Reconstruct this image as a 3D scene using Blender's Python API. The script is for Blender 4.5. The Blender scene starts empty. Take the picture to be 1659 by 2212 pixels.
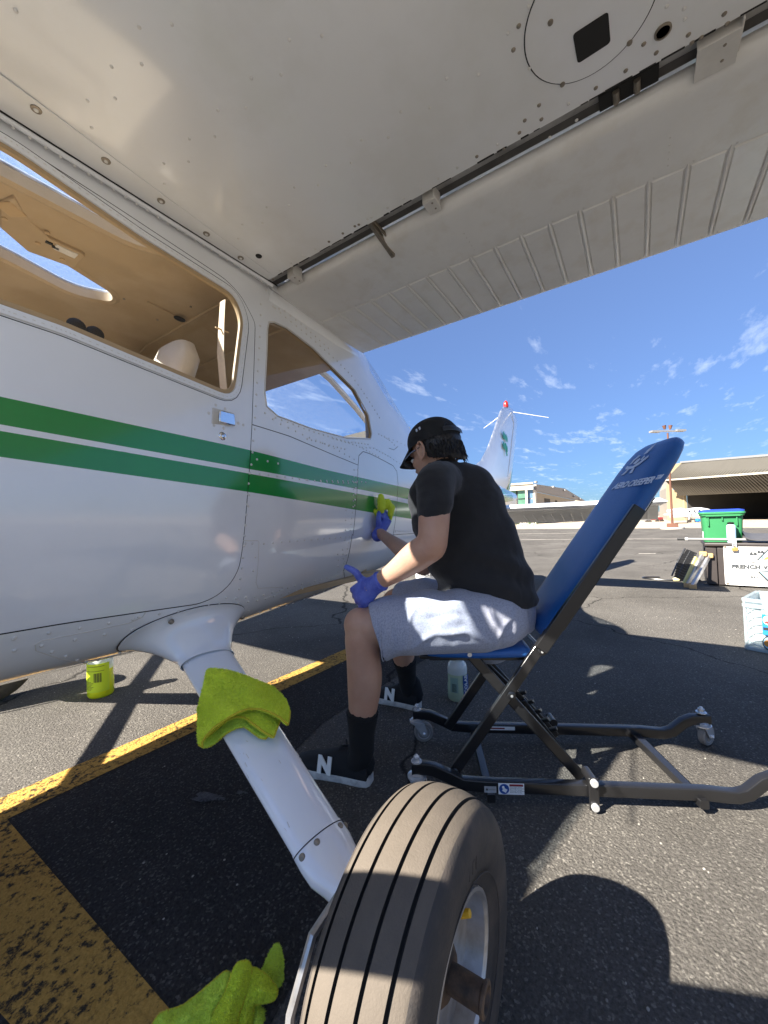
import bpy, bmesh, math, random
import numpy as np
from mathutils import Vector, Matrix, noise
from mathutils.geometry import delaunay_2d_cdt
random.seed(7)
scene = bpy.context.scene
col = scene.collection
R = math.radians
# ------------------------------------------------------------------ camera
A_, P_, R_ = R(33.5), R(1.6), R(1.8)
d0 = Vector((-math.cos(A_), -math.sin(A_), 0)); r0 = Vector((-math.sin(A_), math.cos(A_), 0)); u0 = Vector((0, 0, 1))
cd = d0 * math.cos(P_) + u0 * math.sin(P_); cu0 = u0 * math.cos(P_) - d0 * math.sin(P_)
cr = r0 * math.cos(R_) - cu0 * math.sin(R_); cu = cu0 * math.cos(R_) + r0 * math.sin(R_)
CP = Vector((.47, 1.53, .85)); FP = 831.0
cam_d = bpy.data.cameras.new('camera'); cam = bpy.data.objects.new('camera', cam_d); col.objects.link(cam)
cam_d.sensor_width = 36; cam_d.sensor_fit = 'HORIZONTAL'; cam_d.lens = FP / 1659 * 36
cam_d.clip_start = .02; cam_d.clip_end = 4000
Mx = Matrix((cr, cu, -cd)).transposed().to_4x4(); Mx.translation = CP; cam.matrix_world = Mx
scene.camera = cam
# ------------------------------------------------------------------ sun, sky, exposure
SX, SY = -1.08, .57                        # shadow offset per metre of height
sun_d = bpy.data.lights.new('sun', 'SUN'); sun_d.energy = 5.0; sun_d.angle = R(.5); sun_d.color = (1, .93, .82)
sun = bpy.data.objects.new('sun', sun_d); col.objects.link(sun)
sv = Vector((SX, SY, -1)).normalized(); sun.rotation_euler = sv.to_track_quat('-Z', 'Y').to_euler()
sun_el = math.atan2(1, math.hypot(SX, SY)); sun_az = math.atan2(-SX, -SY)   # azimuth from +Y towards +X
world = bpy.data.worlds.new('World'); scene.world = world; world.use_nodes = True
nt = world.node_tree; nt.nodes.clear()
N = nt.nodes.new; Lk = nt.links.new
sky = N('ShaderNodeTexSky'); sky.sky_type = 'NISHITA'; sky.sun_disc = False
sky.sun_elevation = sun_el; sky.sun_rotation = sun_az; sky.air_density = 1.0; sky.dust_density = .25; sky.ozone_density = 3.0; sky.altitude = 400
tc = N('ShaderNodeTexCoord'); sep = N('ShaderNodeSeparateXYZ'); Lk(tc.outputs['Generated'], sep.inputs[0])
dz = N('ShaderNodeMath'); dz.operation = 'MAXIMUM'; dz.inputs[1].default_value = .04; Lk(sep.outputs[2], dz.inputs[0])
dv = N('ShaderNodeVectorMath'); dv.operation = 'DIVIDE'; cmb = N('ShaderNodeCombineXYZ')
for i in range(3): Lk(dz.outputs[0], cmb.inputs[i])
Lk(tc.outputs['Generated'], dv.inputs[0]); Lk(cmb.outputs[0], dv.inputs[1])
mp = N('ShaderNodeMapping'); mp.inputs['Scale'].default_value = (1.5, 4.6, 0); mp.inputs['Rotation'].default_value = (0, 0, .5); Lk(dv.outputs[0], mp.inputs[0])
nz = N('ShaderNodeTexNoise'); nz.inputs['Scale'].default_value = 1.6; nz.inputs['Detail'].default_value = 9; nz.inputs['Roughness'].default_value = .62; Lk(mp.outputs[0], nz.inputs[0])
nz2 = N('ShaderNodeTexNoise'); nz2.inputs['Scale'].default_value = .45; nz2.inputs['Detail'].default_value = 2; Lk(mp.outputs[0], nz2.inputs[0])
ad = N('ShaderNodeMath'); ad.operation = 'MULTIPLY_ADD'; ad.inputs[1].default_value = .9; Lk(nz2.outputs[0], ad.inputs[0]); Lk(nz.outputs[0], ad.inputs[2])
cr_ = N('ShaderNodeMapRange'); cr_.inputs[1].default_value = 1.03; cr_.inputs[2].default_value = 1.40; cr_.inputs[3].default_value = 0; cr_.inputs[4].default_value = .50; Lk(ad.outputs[0], cr_.inputs[0])
hz_ = N('ShaderNodeMapRange'); hz_.inputs[1].default_value = 0; hz_.inputs[2].default_value = .55; Lk(sep.outputs[2], hz_.inputs[0])
tn = N('ShaderNodeMixRGB'); tn.inputs[1].default_value = (.14, .235, .37, 1); tn.inputs[2].default_value = (.76, .74, .84, 1); Lk(hz_.outputs[0], tn.inputs[0])
mt = N('ShaderNodeMixRGB'); mt.blend_type = 'MULTIPLY'; mt.inputs[0].default_value = 1; Lk(sky.outputs[0], mt.inputs[1]); Lk(tn.outputs[0], mt.inputs[2])
mixc = N('ShaderNodeMixRGB'); Lk(cr_.outputs[0], mixc.inputs[0]); Lk(mt.outputs[0], mixc.inputs[1]); mixc.inputs[2].default_value = (5.2, 5.6, 6.2, 1)
bg = N('ShaderNodeBackground'); bg.inputs[1].default_value = .071; Lk(mixc.outputs[0], bg.inputs[0])
wo = N('ShaderNodeOutputWorld'); Lk(bg.outputs[0], wo.inputs[0])
vs = scene.view_settings; vs.view_transform = 'Standard'; vs.look = 'None'; vs.gamma = 1; vs.use_curve_mapping = False; vs.exposure = 2.0
scene.cycles.max_bounces = 10; scene.cycles.transparent_max_bounces = 16; scene.cycles.diffuse_bounces = 4; scene.cycles.glossy_bounces = 4
# ------------------------------------------------------------------ measuring helpers: photograph pixel (1659 x 2212) to a point on a known plane
def ray(x, y): return cd + cr * ((x - 829.5) / FP) + cu * ((1106 - y) / FP)
def on(x, y, ax, val):
    v = ray(x, y); return CP + v * ((val - CP[ax]) / v[ax])
def G(x, y, z=0.): return on(x, y, 2, z)
def AT(x, y, D): return CP + ray(x, y) * D
def onplane(x, y, o, n):
    v = ray(x, y); return CP + v * ((Vector(o) - CP).dot(n) / v.dot(n))
# ------------------------------------------------------------------ materials
def nodes(m):
    m.use_nodes = True; return m.node_tree.nodes, m.node_tree.links, m.node_tree.nodes['Principled BSDF']
def mat(name, c, rough=.5, metal=0., var=.06, vscale=6., bump=0., bscale=60., coat=0., spec=.5, rvar=.0, c2=None, mix=(.45, .6), mscale=4., sheen=0., obj=True, detail=5):
    m = bpy.data.materials.new(name); n, l, b = nodes(m)
    b.inputs['Roughness'].default_value = rough; b.inputs['Metallic'].default_value = metal
    b.inputs['Coat Weight'].default_value = coat; b.inputs['Coat Roughness'].default_value = .08; b.inputs['Specular IOR Level'].default_value = spec
    if sheen: b.inputs['Sheen Weight'].default_value = sheen
    t = n.new('ShaderNodeTexCoord'); co = t.outputs['Object']
    nx = n.new('ShaderNodeTexNoise'); nx.inputs['Scale'].default_value = vscale; nx.inputs['Detail'].default_value = detail; nx.inputs['Roughness'].default_value = .65; l.new(co, nx.inputs[0])
    mr = n.new('ShaderNodeMapRange'); mr.inputs[1].default_value = .25; mr.inputs[2].default_value = .75; mr.inputs[3].default_value = 1 - var; mr.inputs[4].default_value = 1 + var; l.new(nx.outputs[0], mr.inputs[0])
    vm = n.new('ShaderNodeVectorMath'); vm.operation = 'SCALE'; l.new(mr.outputs[0], vm.inputs['Scale'])
    if c2 is not None:
        n2 = n.new('ShaderNodeTexNoise'); n2.inputs['Scale'].default_value = mscale; n2.inputs['Detail'].default_value = 6; n2.inputs['Roughness'].default_value = .6; l.new(co, n2.inputs[0])
        m2 = n.new('ShaderNodeMapRange'); m2.inputs[1].default_value = mix[0]; m2.inputs[2].default_value = mix[1]; l.new(n2.outputs[0], m2.inputs[0])
        mx = n.new('ShaderNodeMixRGB'); mx.inputs[1].default_value = (*c, 1); mx.inputs[2].default_value = (*c2, 1); l.new(m2.outputs[0], mx.inputs[0]); l.new(mx.outputs[0], vm.inputs[0])
    else: vm.inputs[0].default_value = c
    l.new(vm.outputs[0], b.inputs['Base Color'])
    if rvar:
        r2 = n.new('ShaderNodeMapRange'); r2.inputs[1].default_value = .3; r2.inputs[2].default_value = .7; r2.inputs[3].default_value = max(rough - rvar, .02); r2.inputs[4].default_value = rough + rvar; l.new(nx.outputs[0], r2.inputs[0]); l.new(r2.outputs[0], b.inputs['Roughness'])
    if bump:
        nb = n.new('ShaderNodeTexNoise'); nb.inputs['Scale'].default_value = bscale; nb.inputs['Detail'].default_value = 4; l.new(co, nb.inputs[0])
        bp = n.new('ShaderNodeBump'); bp.inputs['Strength'].default_value = 1; bp.inputs['Distance'].default_value = bump; l.new(nb.outputs[0], bp.inputs['Height']); l.new(bp.outputs[0], b.inputs['Normal'])
    return m
def glassmat(name, tint=(.93, .97, 1), refl=.09, haze=0., hz=(.8, .85, .9), hscale=120, rough=.01):
    m = bpy.data.materials.new(name); n, l, b = nodes(m); n.remove(b); out = n['Material Output']
    tr = n.new('ShaderNodeBsdfTransparent'); tr.inputs[0].default_value = (*tint, 1)
    gl = n.new('ShaderNodeBsdfGlossy'); gl.inputs['Roughness'].default_value = rough
    fr = n.new('ShaderNodeFresnel'); ge = n.new('ShaderNodeNewGeometry'); io_ = n.new('ShaderNodeMapRange'); io_.inputs[3].default_value = 1.45; io_.inputs[4].default_value = 1 / 1.45; l.new(ge.outputs['Backfacing'], io_.inputs[0]); l.new(io_.outputs[0], fr.inputs[0])
    mx = n.new('ShaderNodeMixShader'); l.new(fr.outputs[0], mx.inputs[0]); l.new(tr.outputs[0], mx.inputs[1]); l.new(gl.outputs[0], mx.inputs[2]); last = mx
    if haze:
        t = n.new('ShaderNodeTexCoord'); nx = n.new('ShaderNodeTexNoise'); nx.inputs['Scale'].default_value = hscale; nx.inputs['Detail'].default_value = 6; l.new(t.outputs['Object'], nx.inputs[0])
        mr = n.new('ShaderNodeMapRange'); mr.inputs[1].default_value = .4; mr.inputs[2].default_value = .7; mr.inputs[3].default_value = haze * .3; mr.inputs[4].default_value = haze; l.new(nx.outputs[0], mr.inputs[0])
        df = n.new('ShaderNodeBsdfTranslucent'); df.inputs[0].default_value = (*hz, 1)
        m2 = n.new('ShaderNodeMixShader'); l.new(mr.outputs[0], m2.inputs[0]); l.new(mx.outputs[0], m2.inputs[1]); l.new(df.outputs[0], m2.inputs[2]); last = m2
    l.new(last.outputs[0], out.inputs[0]); return m
# ------------------------------------------------------------------ objects
def root_off(p):
    v = Vector((0, 0, 0))
    while p is not None: v += p.location; p = p.parent
    return v
def tag(o, label=None, cat=None, group=None, kind=None):
    if label: o['label'] = label
    if cat: o['category'] = cat
    if group: o['group'] = group
    if kind: o['kind'] = kind
    return o
def thing(name, loc, label, cat, group=None):
    o = bpy.data.objects.new(name, None); o.empty_display_size = .1; o.location = loc; col.objects.link(o); return tag(o, label, cat, group)
class MB:
    def __init__(s): s.v = []; s.f = []; s.mi = []
    def add(s, v, f, mi=0):
        n = len(s.v); s.v += [Vector(p) for p in v]; s.f += [tuple(i + n for i in q) for q in f]; s.mi += [mi] * len(f); return s
    def box(s, c, e, M=None, mi=0):
        c = Vector(c); h = [k / 2 for k in e]; vs = []
        for x in (-1, 1):
            for y in (-1, 1):
                for z in (-1, 1):
                    p = Vector((x * h[0], y * h[1], z * h[2])); vs.append(c + (M @ p if M is not None else p))
        return s.add(vs, [(0, 1, 3, 2), (4, 6, 7, 5), (0, 4, 5, 1), (2, 3, 7, 6), (0, 2, 6, 4), (1, 5, 7, 3)], mi)
    def bar(s, a, b, w, h, up=(0, 0, 1), mi=0):
        a = Vector(a); b = Vector(b); d = (b - a).normalized(); y = Vector(up).cross(d).normalized(); z = d.cross(y)
        return s.box((a + b) / 2, ((b - a).length, w, h), Matrix((d, y, z)).transposed(), mi)
    def loft(s, rings, cap=True, closed=True, mi=0):
        n = len(rings[0]); vs = [p for r_ in rings for p in r_]; fs = []
        for i in range(len(rings) - 1):
            for j in range(n if closed else n - 1):
                k = (j + 1) % n; fs.append((i * n + j, i * n + k, (i + 1) * n + k, (i + 1) * n + j))
        if cap and closed: fs.append(tuple(range(n - 1, -1, -1))); fs.append(tuple((len(rings) - 1) * n + j for j in range(n)))
        return s.add(vs, fs, mi)
    def tube(s, path, rad, n=10, up=(0, 0, 1), cap=True, mi=0, power=2.):
        path = [Vector(p) for p in path]; rings = []; prev = None
        for i, p in enumerate(path):
            t = (path[min(i + 1, len(path) - 1)] - path[max(i - 1, 0)]).normalized()
            if prev is None:
                a = Vector(up).cross(t)
                if a.length < 1e-3: a = Vector((1, 0, 0)).cross(t)
            else: a = prev - t * prev.dot(t)
            a.normalize(); b = t.cross(a); prev = a
            rr = rad[i] if isinstance(rad, (list, tuple)) and len(rad) == len(path) and not (len(rad) == 2 and len(path) != 2 and not isinstance(rad[0], (list, tuple))) else rad
            ra, rb = rr if isinstance(rr, (tuple, list)) else (rr, rr)
            ring = []
            for k in range(n):
                th = 2 * math.pi * k / n; c, q = math.cos(th), math.sin(th)
                if power != 2.: c = math.copysign(abs(c) ** (2 / power), c); q = math.copysign(abs(q) ** (2 / power), q)
                ring.append(p + a * ra * c + b * rb * q)
            rings.append(ring)
        return s.loft(rings, cap, mi=mi)
    def cyl(s, a, b, r1, r2=None, n=16, cap=True, mi=0): return s.tube([a, b], [r1, r1 if r2 is None else r2], n, cap=cap, mi=mi)
    def lathe(s, prof, o, ax=(0, 0, 1), n=32, mi=0):
        o = Vector(o); ax = Vector(ax).normalized(); a = ax.orthogonal().normalized(); b = ax.cross(a)
        return s.loft([[o + ax * h + (a * math.cos(2 * math.pi * k / n) + b * math.sin(2 * math.pi * k / n)) * r for k in range(n)] for r, h in prof], True, mi=mi)
    def prism(s, poly, o, ex, ey, h, mi=0):
        o = Vector(o); ex = Vector(ex); ey = Vector(ey); ez = ex.cross(ey).normalized()
        a = [o + ex * p[0] + ey * p[1] for p in poly]; b = [p + ez * h for p in a]
        return s.loft([a, b], mi=mi)
    def ball(s, c, r, M=None, n=14, m=8, mi=0):
        c = Vector(c); r = (r, r, r) if not isinstance(r, (tuple, list)) else r; vs = []; fs = []
        for i in range(1, m):
            th = math.pi * i / m
            for k in range(n):
                ph = 2 * math.pi * k / n; p = Vector((r[0] * math.sin(th) * math.cos(ph), r[1] * math.sin(th) * math.sin(ph), r[2] * math.cos(th))); vs.append(c + (M @ p if M is not None else p))
        t = Vector((0, 0, r[2])); vs += [c + (M @ t if M is not None else t), c - (M @ t if M is not None else t)]
        for i in range(m - 2):
            for k in range(n): fs.append((i * n + k, (i + 1) * n + k, (i + 1) * n + (k + 1) % n, i * n + (k + 1) % n))
        T = (m - 1) * n
        for k in range(n): fs.append((T, k, (k + 1) % n)); fs.append((T + 1, (m - 2) * n + (k + 1) % n, (m - 2) * n + k))
        return s.add(vs, fs, mi)
    def dome(s, c, nrm, r, h=None, mi=0, n=8):
        c = Vector(c); nrm = Vector(nrm).normalized(); a = nrm.orthogonal().normalized(); b = nrm.cross(a); h = r * .55 if h is None else h
        rg = [[c + nrm * hh * h + (a * math.cos(2 * math.pi * k / n) + b * math.sin(2 * math.pi * k / n)) * r * q for k in range(n)] for q, hh in ((1, -.3), (.82, .6), (.4, 1))]
        return s.loft(rg, True, mi=mi)
    def build(s, name, m, parent=None, smooth=35, bevel=0, seg=2, label=None, kind=None, mods=None, loc=None, apply=False):
        off = root_off(parent)
        if parent is None and loc is not None: off = Vector(loc)
        me = bpy.data.meshes.new(name); me.from_pydata([tuple(p - off) for p in s.v], [], s.f); me.validate()
        ms = m if isinstance(m, (list, tuple)) else [m]
        for k in ms: me.materials.append(k)
        if len(me.polygons) == len(s.mi): me.polygons.foreach_set('material_index', s.mi)
        bm = bmesh.new(); bm.from_mesh(me); bmesh.ops.recalc_face_normals(bm, faces=bm.faces); bm.to_mesh(me); bm.free()
        if smooth: me.shade_smooth(); me.set_sharp_from_angle(angle=R(smooth))
        o = bpy.data.objects.new(name, me); col.objects.link(o)
        if parent is None and loc is not None: o.location = loc
        o.parent = parent
        if bevel: b = o.modifiers.new('bevel', 'BEVEL'); b.width = bevel; b.segments = seg; b.limit_method = 'ANGLE'; b.angle_limit = R(40); b.harden_normals = False
        if mods:
            mods(o)
        if apply: bake(o)
        return tag(o, label, None, None, kind)
def bake(o):
    dg = bpy.context.evaluated_depsgraph_get(); dg.update(); me = bpy.data.meshes.new_from_object(o.evaluated_get(dg)); o.modifiers.clear(); o.data = me; return o
def remesh(vox, it=6, fac=.6, disp=None):
    def f(o):
        a = o.modifiers.new('remesh', 'REMESH'); a.mode = 'VOXEL'; a.voxel_size = vox; a.use_smooth_shade = True
        b = o.modifiers.new('smooth', 'SMOOTH'); b.factor = fac; b.iterations = it
        if disp:
            for sc_, st in disp:
                t = bpy.data.textures.new('clouds', 'CLOUDS'); t.noise_scale = sc_; t.noise_depth = 2
                dm = o.modifiers.new('disp', 'DISPLACE'); dm.texture = t; dm.strength = st; dm.mid_level = .5
    return f
def text(s, size, o, ex, ey, m, parent, name='lettering', ext=.0006, align='LEFT', shear=0, offset=0., space=1., label=None):
    cv = bpy.data.curves.new(name, 'FONT'); cv.body = s; cv.size = size; cv.extrude = ext; cv.align_x = align; cv.shear = shear; cv.offset = offset; cv.space_character = space; cv.resolution_u = 3
    t = bpy.data.objects.new('tmp_text', cv); col.objects.link(t)
    dg = bpy.context.evaluated_depsgraph_get(); dg.update(); me = bpy.data.meshes.new_from_object(t.evaluated_get(dg)); bpy.data.objects.remove(t)
    ex = Vector(ex).normalized(); ey = Vector(ey).normalized(); ez = ex.cross(ey); o = Vector(o) - root_off(parent)
    for v in me.vertices: p = v.co.copy(); v.co = o + ex * p.x + ey * p.y + ez * p.z
    me.materials.clear(); me.materials.append(m); ob = bpy.data.objects.new(name, me); col.objects.link(ob); ob.parent = parent
    return tag(ob, label)
# ------------------------------------------------------------------ constrained triangulated sheets
def inside(p, poly):
    x, y = p; r_ = False; j = len(poly) - 1
    for i in range(len(poly)):
        xi, yi = poly[i]; xj, yj = poly[j]
        if (yi > y) != (yj > y) and x < (xj - xi) * (y - yi) / (yj - yi) + xi: r_ = not r_
        j = i
    return r_
def rnd(poly, r_, n=5):
    out = []; L = len(poly)
    for i in range(L):
        p = Vector(poly[i][:2]); a = Vector(poly[i - 1][:2]); b = Vector(poly[(i + 1) % L][:2]); rr = poly[i][2] if len(poly[i]) > 2 else r_
        da = a - p; db = b - p; q = min(rr, da.length * .48, db.length * .48); s_ = p + da.normalized() * q; e = p + db.normalized() * q
        for k in range(n + 1): t = k / n; out.append(tuple((1 - t) ** 2 * s_ + 2 * t * (1 - t) * p + t * t * e))
    return out
def dens(poly, step, closed=True):
    out = []; L = len(poly)
    for i in range(L if closed else L - 1):
        a = Vector(poly[i]); b = Vector(poly[(i + 1) % L]); k = max(1, int(math.ceil((b - a).length / step)))
        for t in range(k): out.append(tuple(a.lerp(b, t / k)))
    if not closed: out.append(tuple(poly[-1]))
    return out
def sheet(outer, holes, grid, step, lift, lines=(), cls=None, wall=0., off=0.):
    """outer/holes polygons in 2D, grid = interior points, lift(p, off) -> 3D; cls(p) -> material index; wall = depth of the edge walls"""
    pts = []; edges = []
    def addp(poly, closed=True):
        n = len(pts); pts.extend(poly); k = len(poly)
        edges.extend([(n + i, n + (i + 1) % k) for i in range(k if closed else k - 1)])
    outer = dens(outer, step); holes = [dens(h, step) for h in holes]
    addp(outer)
    for h in holes: addp(h)
    for ln in lines: addp(dens([q for q in ln], step, False), False)
    pts.extend([g for g in grid if inside(g, outer) and not any(inside(g, h) for h in holes)])
    r_ = delaunay_2d_cdt([Vector(p) for p in pts], edges, [], 0, 1e-6)
    V, F = r_[0], r_[2]; mb = MB(); vs = [lift(tuple(p), off) for p in V]; fs = []; mi = []
    for f in F:
        c = sum((V[i] for i in f), Vector((0, 0))) / len(f); c = (c.x, c.y)
        if inside(c, outer) and not any(inside(c, h) for h in holes): fs.append(tuple(f)); mi.append(cls(c) if cls else 0)
    mb.v = vs; mb.f = fs; mb.mi = mi
    used = set(i for f in fs for i in f); remap = {i: k for k, i in enumerate(sorted(used))}
    mb.v = [vs[i] for i in sorted(used)]; mb.f = [tuple(remap[i] for i in f) for f in fs]
    if wall:
        for lp in [outer] + holes:
            mb.loft([[lift(p, off) for p in lp], [lift(p, off - wall) for p in lp]], cap=False)
    return mb
# ------------------------------------------------------------------ ground
def gmat(name, base, c2, line=False):
    m = bpy.data.materials.new(name); n, l, b = nodes(m)
    t = n.new('ShaderNodeTexCoord'); co = t.outputs['Object']
    a = n.new('ShaderNodeTexNoise'); a.inputs['Scale'].default_value = 130; a.inputs['Detail'].default_value = 5; a.inputs['Roughness'].default_value = .75; l.new(co, a.inputs[0])
    vo = n.new('ShaderNodeTexVoronoi'); vo.inputs['Scale'].default_value = 130; l.new(co, vo.inputs[0])
    big = n.new('ShaderNodeTexNoise'); big.inputs['Scale'].default_value = .9; big.inputs['Detail'].default_value = 7; big.inputs['Roughness'].default_value = .6; l.new(co, big.inputs[0])
    rmp = n.new('ShaderNodeMapRange'); rmp.inputs[1].default_value = .33; rmp.inputs[2].default_value = .68; rmp.inputs[3].default_value = .62; rmp.inputs[4].default_value = 1.38; l.new(a.outputs[0], rmp.inputs[0])
    rb = n.new('ShaderNodeMapRange'); rb.inputs[1].default_value = .3; rb.inputs[2].default_value = .7; rb.inputs[3].default_value = .70; rb.inputs[4].default_value = 1.24; l.new(big.outputs[0], rb.inputs[0])
    mu = n.new('ShaderNodeMath'); mu.operation = 'MULTIPLY'; l.new(rmp.outputs[0], mu.inputs[0]); l.new(rb.outputs[0], mu.inputs[1])
    mx = n.new('ShaderNodeMixRGB'); mx.inputs[1].default_value = (*base, 1); mx.inputs[2].default_value = (*c2, 1)
    vm = n.new('ShaderNodeVectorMath'); vm.operation = 'SCALE'
    if line:   # worn paint: the asphalt shows through in pits
        w = n.new('ShaderNodeTexNoise'); w.inputs['Scale'].default_value = 60; w.inputs['Detail'].default_value = 6; w.inputs['Roughness'].default_value = .7; l.new(co, w.inputs[0])
        w2 = n.new('ShaderNodeTexNoise'); w2.inputs['Scale'].default_value = 5; w2.inputs['Detail'].default_value = 3; l.new(co, w2.inputs[0])
        s_ = n.new('ShaderNodeMath'); s_.operation = 'MULTIPLY_ADD'; s_.inputs[1].default_value = .35; l.new(w2.outputs[0], s_.inputs[0]); l.new(w.outputs[0], s_.inputs[2])
        q = n.new('ShaderNodeMapRange'); q.inputs[1].default_value = .67; q.inputs[2].default_value = .78; l.new(s_.outputs[0], q.inputs[0]); l.new(q.outputs[0], mx.inputs[0])
        rmp.inputs[3].default_value = .8; rmp.inputs[4].default_value = 1.2
    else:
        st = n.new('ShaderNodeTexVoronoi'); st.inputs['Scale'].default_value = 210; l.new(co, st.inputs[0])
        q = n.new('ShaderNodeMapRange'); q.inputs[1].default_value = .82; q.inputs[2].default_value = 1.05; sx_ = n.new('ShaderNodeSeparateColor'); l.new(st.outputs['Color'], sx_.inputs[0]); l.new(sx_.outputs[0], q.inputs[0]); l.new(q.outputs[0], mx.inputs[0])
        # thin cracks
        wv = n.new('ShaderNodeTexVoronoi'); wv.feature = 'DISTANCE_TO_EDGE'; wv.inputs['Scale'].default_value = .45
        dn = n.new('ShaderNodeTexNoise'); dn.inputs['Scale'].default_value = 2.5; dn.inputs['Detail'].default_value = 6; l.new(co, dn.inputs[0])
        ds = n.new('ShaderNodeVectorMath'); ds.operation = 'MULTIPLY_ADD'; ds.inputs[1].default_value = (.5, .5, 0); l.new(dn.outputs['Color'], ds.inputs[0]); l.new(co, ds.inputs[2]); l.new(ds.outputs[0], wv.inputs[0])
        cm = n.new('ShaderNodeMapRange'); cm.inputs[1].default_value = .0015; cm.inputs[2].default_value = .005; cm.inputs[3].default_value = .35; l.new(wv.outputs[0], cm.inputs[0])
        mu2 = n.new('ShaderNodeMath'); mu2.operation = 'MULTIPLY'; l.new(mu.outputs[0], mu2.inputs[0]); l.new(cm.outputs[0], mu2.inputs[1]); mu = mu2
    l.new(mx.outputs[0], vm.inputs[0]); l.new(mu.outputs[0], vm.inputs['Scale']); l.new(vm.outputs[0], b.inputs['Base Color'])
    hv = n.new('ShaderNodeMath'); hv.operation = 'MULTIPLY_ADD'; hv.inputs[1].default_value = -.6; l.new(vo.outputs[0], hv.inputs[0]); l.new(a.outputs[0], hv.inputs[2])
    bp = n.new('ShaderNodeBump'); bp.inputs['Distance'].default_value = .005; bp.inputs['Strength'].default_value = 1; l.new(hv.outputs[0], bp.inputs['Height']); l.new(bp.outputs[0], b.inputs['Normal'])
    b.inputs['Roughness'].default_value = .95; b.inputs['Specular IOR Level'].default_value = .08
    return m
m_asph = gmat('asphalt', (.100, .093, .084), (.23, .215, .19)); m_line = gmat('yellow_paint', (.52, .30, .075), (.055, .043, .03), True)
m_conc = gmat('concrete', (.42, .35, .27), (.5, .43, .33)); m_white_line = gmat('white_paint', (.5, .46, .4), (.09, .08, .07), True)
def gsheet(name, pts, z, m, label=None):
    mb = MB(); mb.add([(p[0], p[1], z) for p in pts], [tuple(range(len(pts)))]); return mb.build(name, m, smooth=0, kind='structure')
gsheet('ground', [(-900, -900), (900, -900), (900, 900), (-900, 900)], 0, m_asph)
a0, a1 = G(1100, 1143), G(1659, 1140)
dd = (a1 - a0).normalized(); a0 = a0 - dd * 200; a1 = a1 + dd * 200
far = Vector((-1, -.4, 0)).normalized() * 300
gsheet('apron', [a0, a1, a1 + far, a0 + far], .004, m_conc)
def strip(name, p, q, w, z, m):
    p = Vector(p); q = Vector(q); d = (q - p).normalized(); s_ = Vector((-d.y, d.x, 0)) * w / 2
    return gsheet(name, [(p - s_).xy, (q - s_).xy, (q + s_).xy, (p + s_).xy], z, m)
t0, t1 = G(1100, 1166), G(1650, 1163); td = (t1 - t0).normalized()
strip('taxiway_line', t0 - td * 30, t1 + td * 40, .16, .004, m_white_line)
strip('taxiway_line', G(1160, 1153) - td * 5, G(1300, 1151), .3, .004, m_white_line)
strip('taxiway_line', G(1380, 1196), G(1416, 1196), .12, .004, m_white_line)
m_seal = gmat('sealed_asphalt', (.045, .041, .038), (.13, .12, .11))
gsheet('sealed_asphalt_patch', [G(-400, 1950).xy, G(742, 1432).xy + Vector((-.9, .02)), G(900, 1440).xy + Vector((-.9, .02)), G(700, 1560).xy, G(560, 1700).xy, G(760, 1900).xy, Vector((.2, 1.0)), Vector((1.2, 1.2)), Vector((1.6, -.2))], .002, m_seal)
m_scuff = gmat('chalk_scuff', (.11, .11, .115), (.05, .045, .04), True)
for c_, w_ in (((452, 1727), 34), ((522, 1716), 12)):
    gsheet('chalk_scuff', [G(c_[0] + w_ * math.cos(t) * (1 + .3 * math.sin(5 * t)), c_[1] + w_ * .28 * math.sin(t) * (1 + .4 * math.sin(3 * t + 1))).xy for t in np.linspace(0, 2 * math.pi, 26, endpoint=False)], .006, m_scuff)
# yellow L-shaped line beside the gear
c_in = Vector((.13, -.08)); c_a = Vector((-1.26, -.08 + .0))
ya0 = G(770, 1410).xy; 
gsheet('yellow_line', [G(15, 1772).xy, G(742, 1432).xy + Vector((-.9, .02)), G(742, 1405).xy + Vector((-.9, .02)), G(742, 1405).xy, G(0, 1727).xy, Vector((.16 + .22, -.225)), G(150, 2360).xy, G(516, 2360).xy], .004, m_line)
# ------------------------------------------------------------------ aircraft paint
m_white = mat('white_paint_gloss', (.88, .89, .90), .16, var=.03, vscale=3, coat=1., bump=.0022, bscale=4, rvar=.05, detail=8, c2=(.80, .80, .80), mix=(.5, .8), mscale=2.2)
m_green = mat('green_paint', (.018, .27, .05), .2, var=.05, vscale=3, coat=.7)
m_wing = mat('wing_paint', (.87, .87, .86), .2, var=.03, vscale=2.5, coat=.5, bump=.0018, bscale=3.2, rvar=.05, c2=(.82, .815, .79), mscale=3, detail=8)
m_flap = mat('flap_paint', (.80, .79, .76), .34, var=.04, vscale=9, coat=.15, c2=(.73, .70, .64), mix=(.5, .75), mscale=14, bump=.001, bscale=8)
m_dark = mat('dark_rubber', (.012, .012, .013), .7, var=.2)
m_seam = mat('dark_gap', (.015, .014, .013), .8)
m_rivet = mat('rivet_paint', (.72, .70, .66), .3, var=.1, coat=.3)
m_screw = mat('screw_metal', (.28, .24, .19), .45, metal=.6, var=.3, vscale=60)
m_chrome = mat('chrome', (.75, .76, .78), .12, metal=1)
m_tan = mat('headliner', (.42, .31, .185), .75, var=.08, vscale=4, c2=(.48, .365, .235), mscale=3)
m_tan2 = mat('trim_plastic', (.46, .32, .17), .5, var=.08, vscale=10)
m_leather = mat('seat_leather', (.62, .52, .40), .45, var=.05, vscale=30, bump=.0008, bscale=200)
m_belt = mat('belt_webbing', (.62, .47, .32), .8, var=.1, vscale=80)
m_glass = glassmat('window_glass'); m_glass2 = glassmat('rear_window_glass', (.9, .95, 1), haze=.10)
m_sky = glassmat('crazed_skylight', (.86, .92, 1), haze=.22, hz=(.55, .7, 1), hscale=260)
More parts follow.
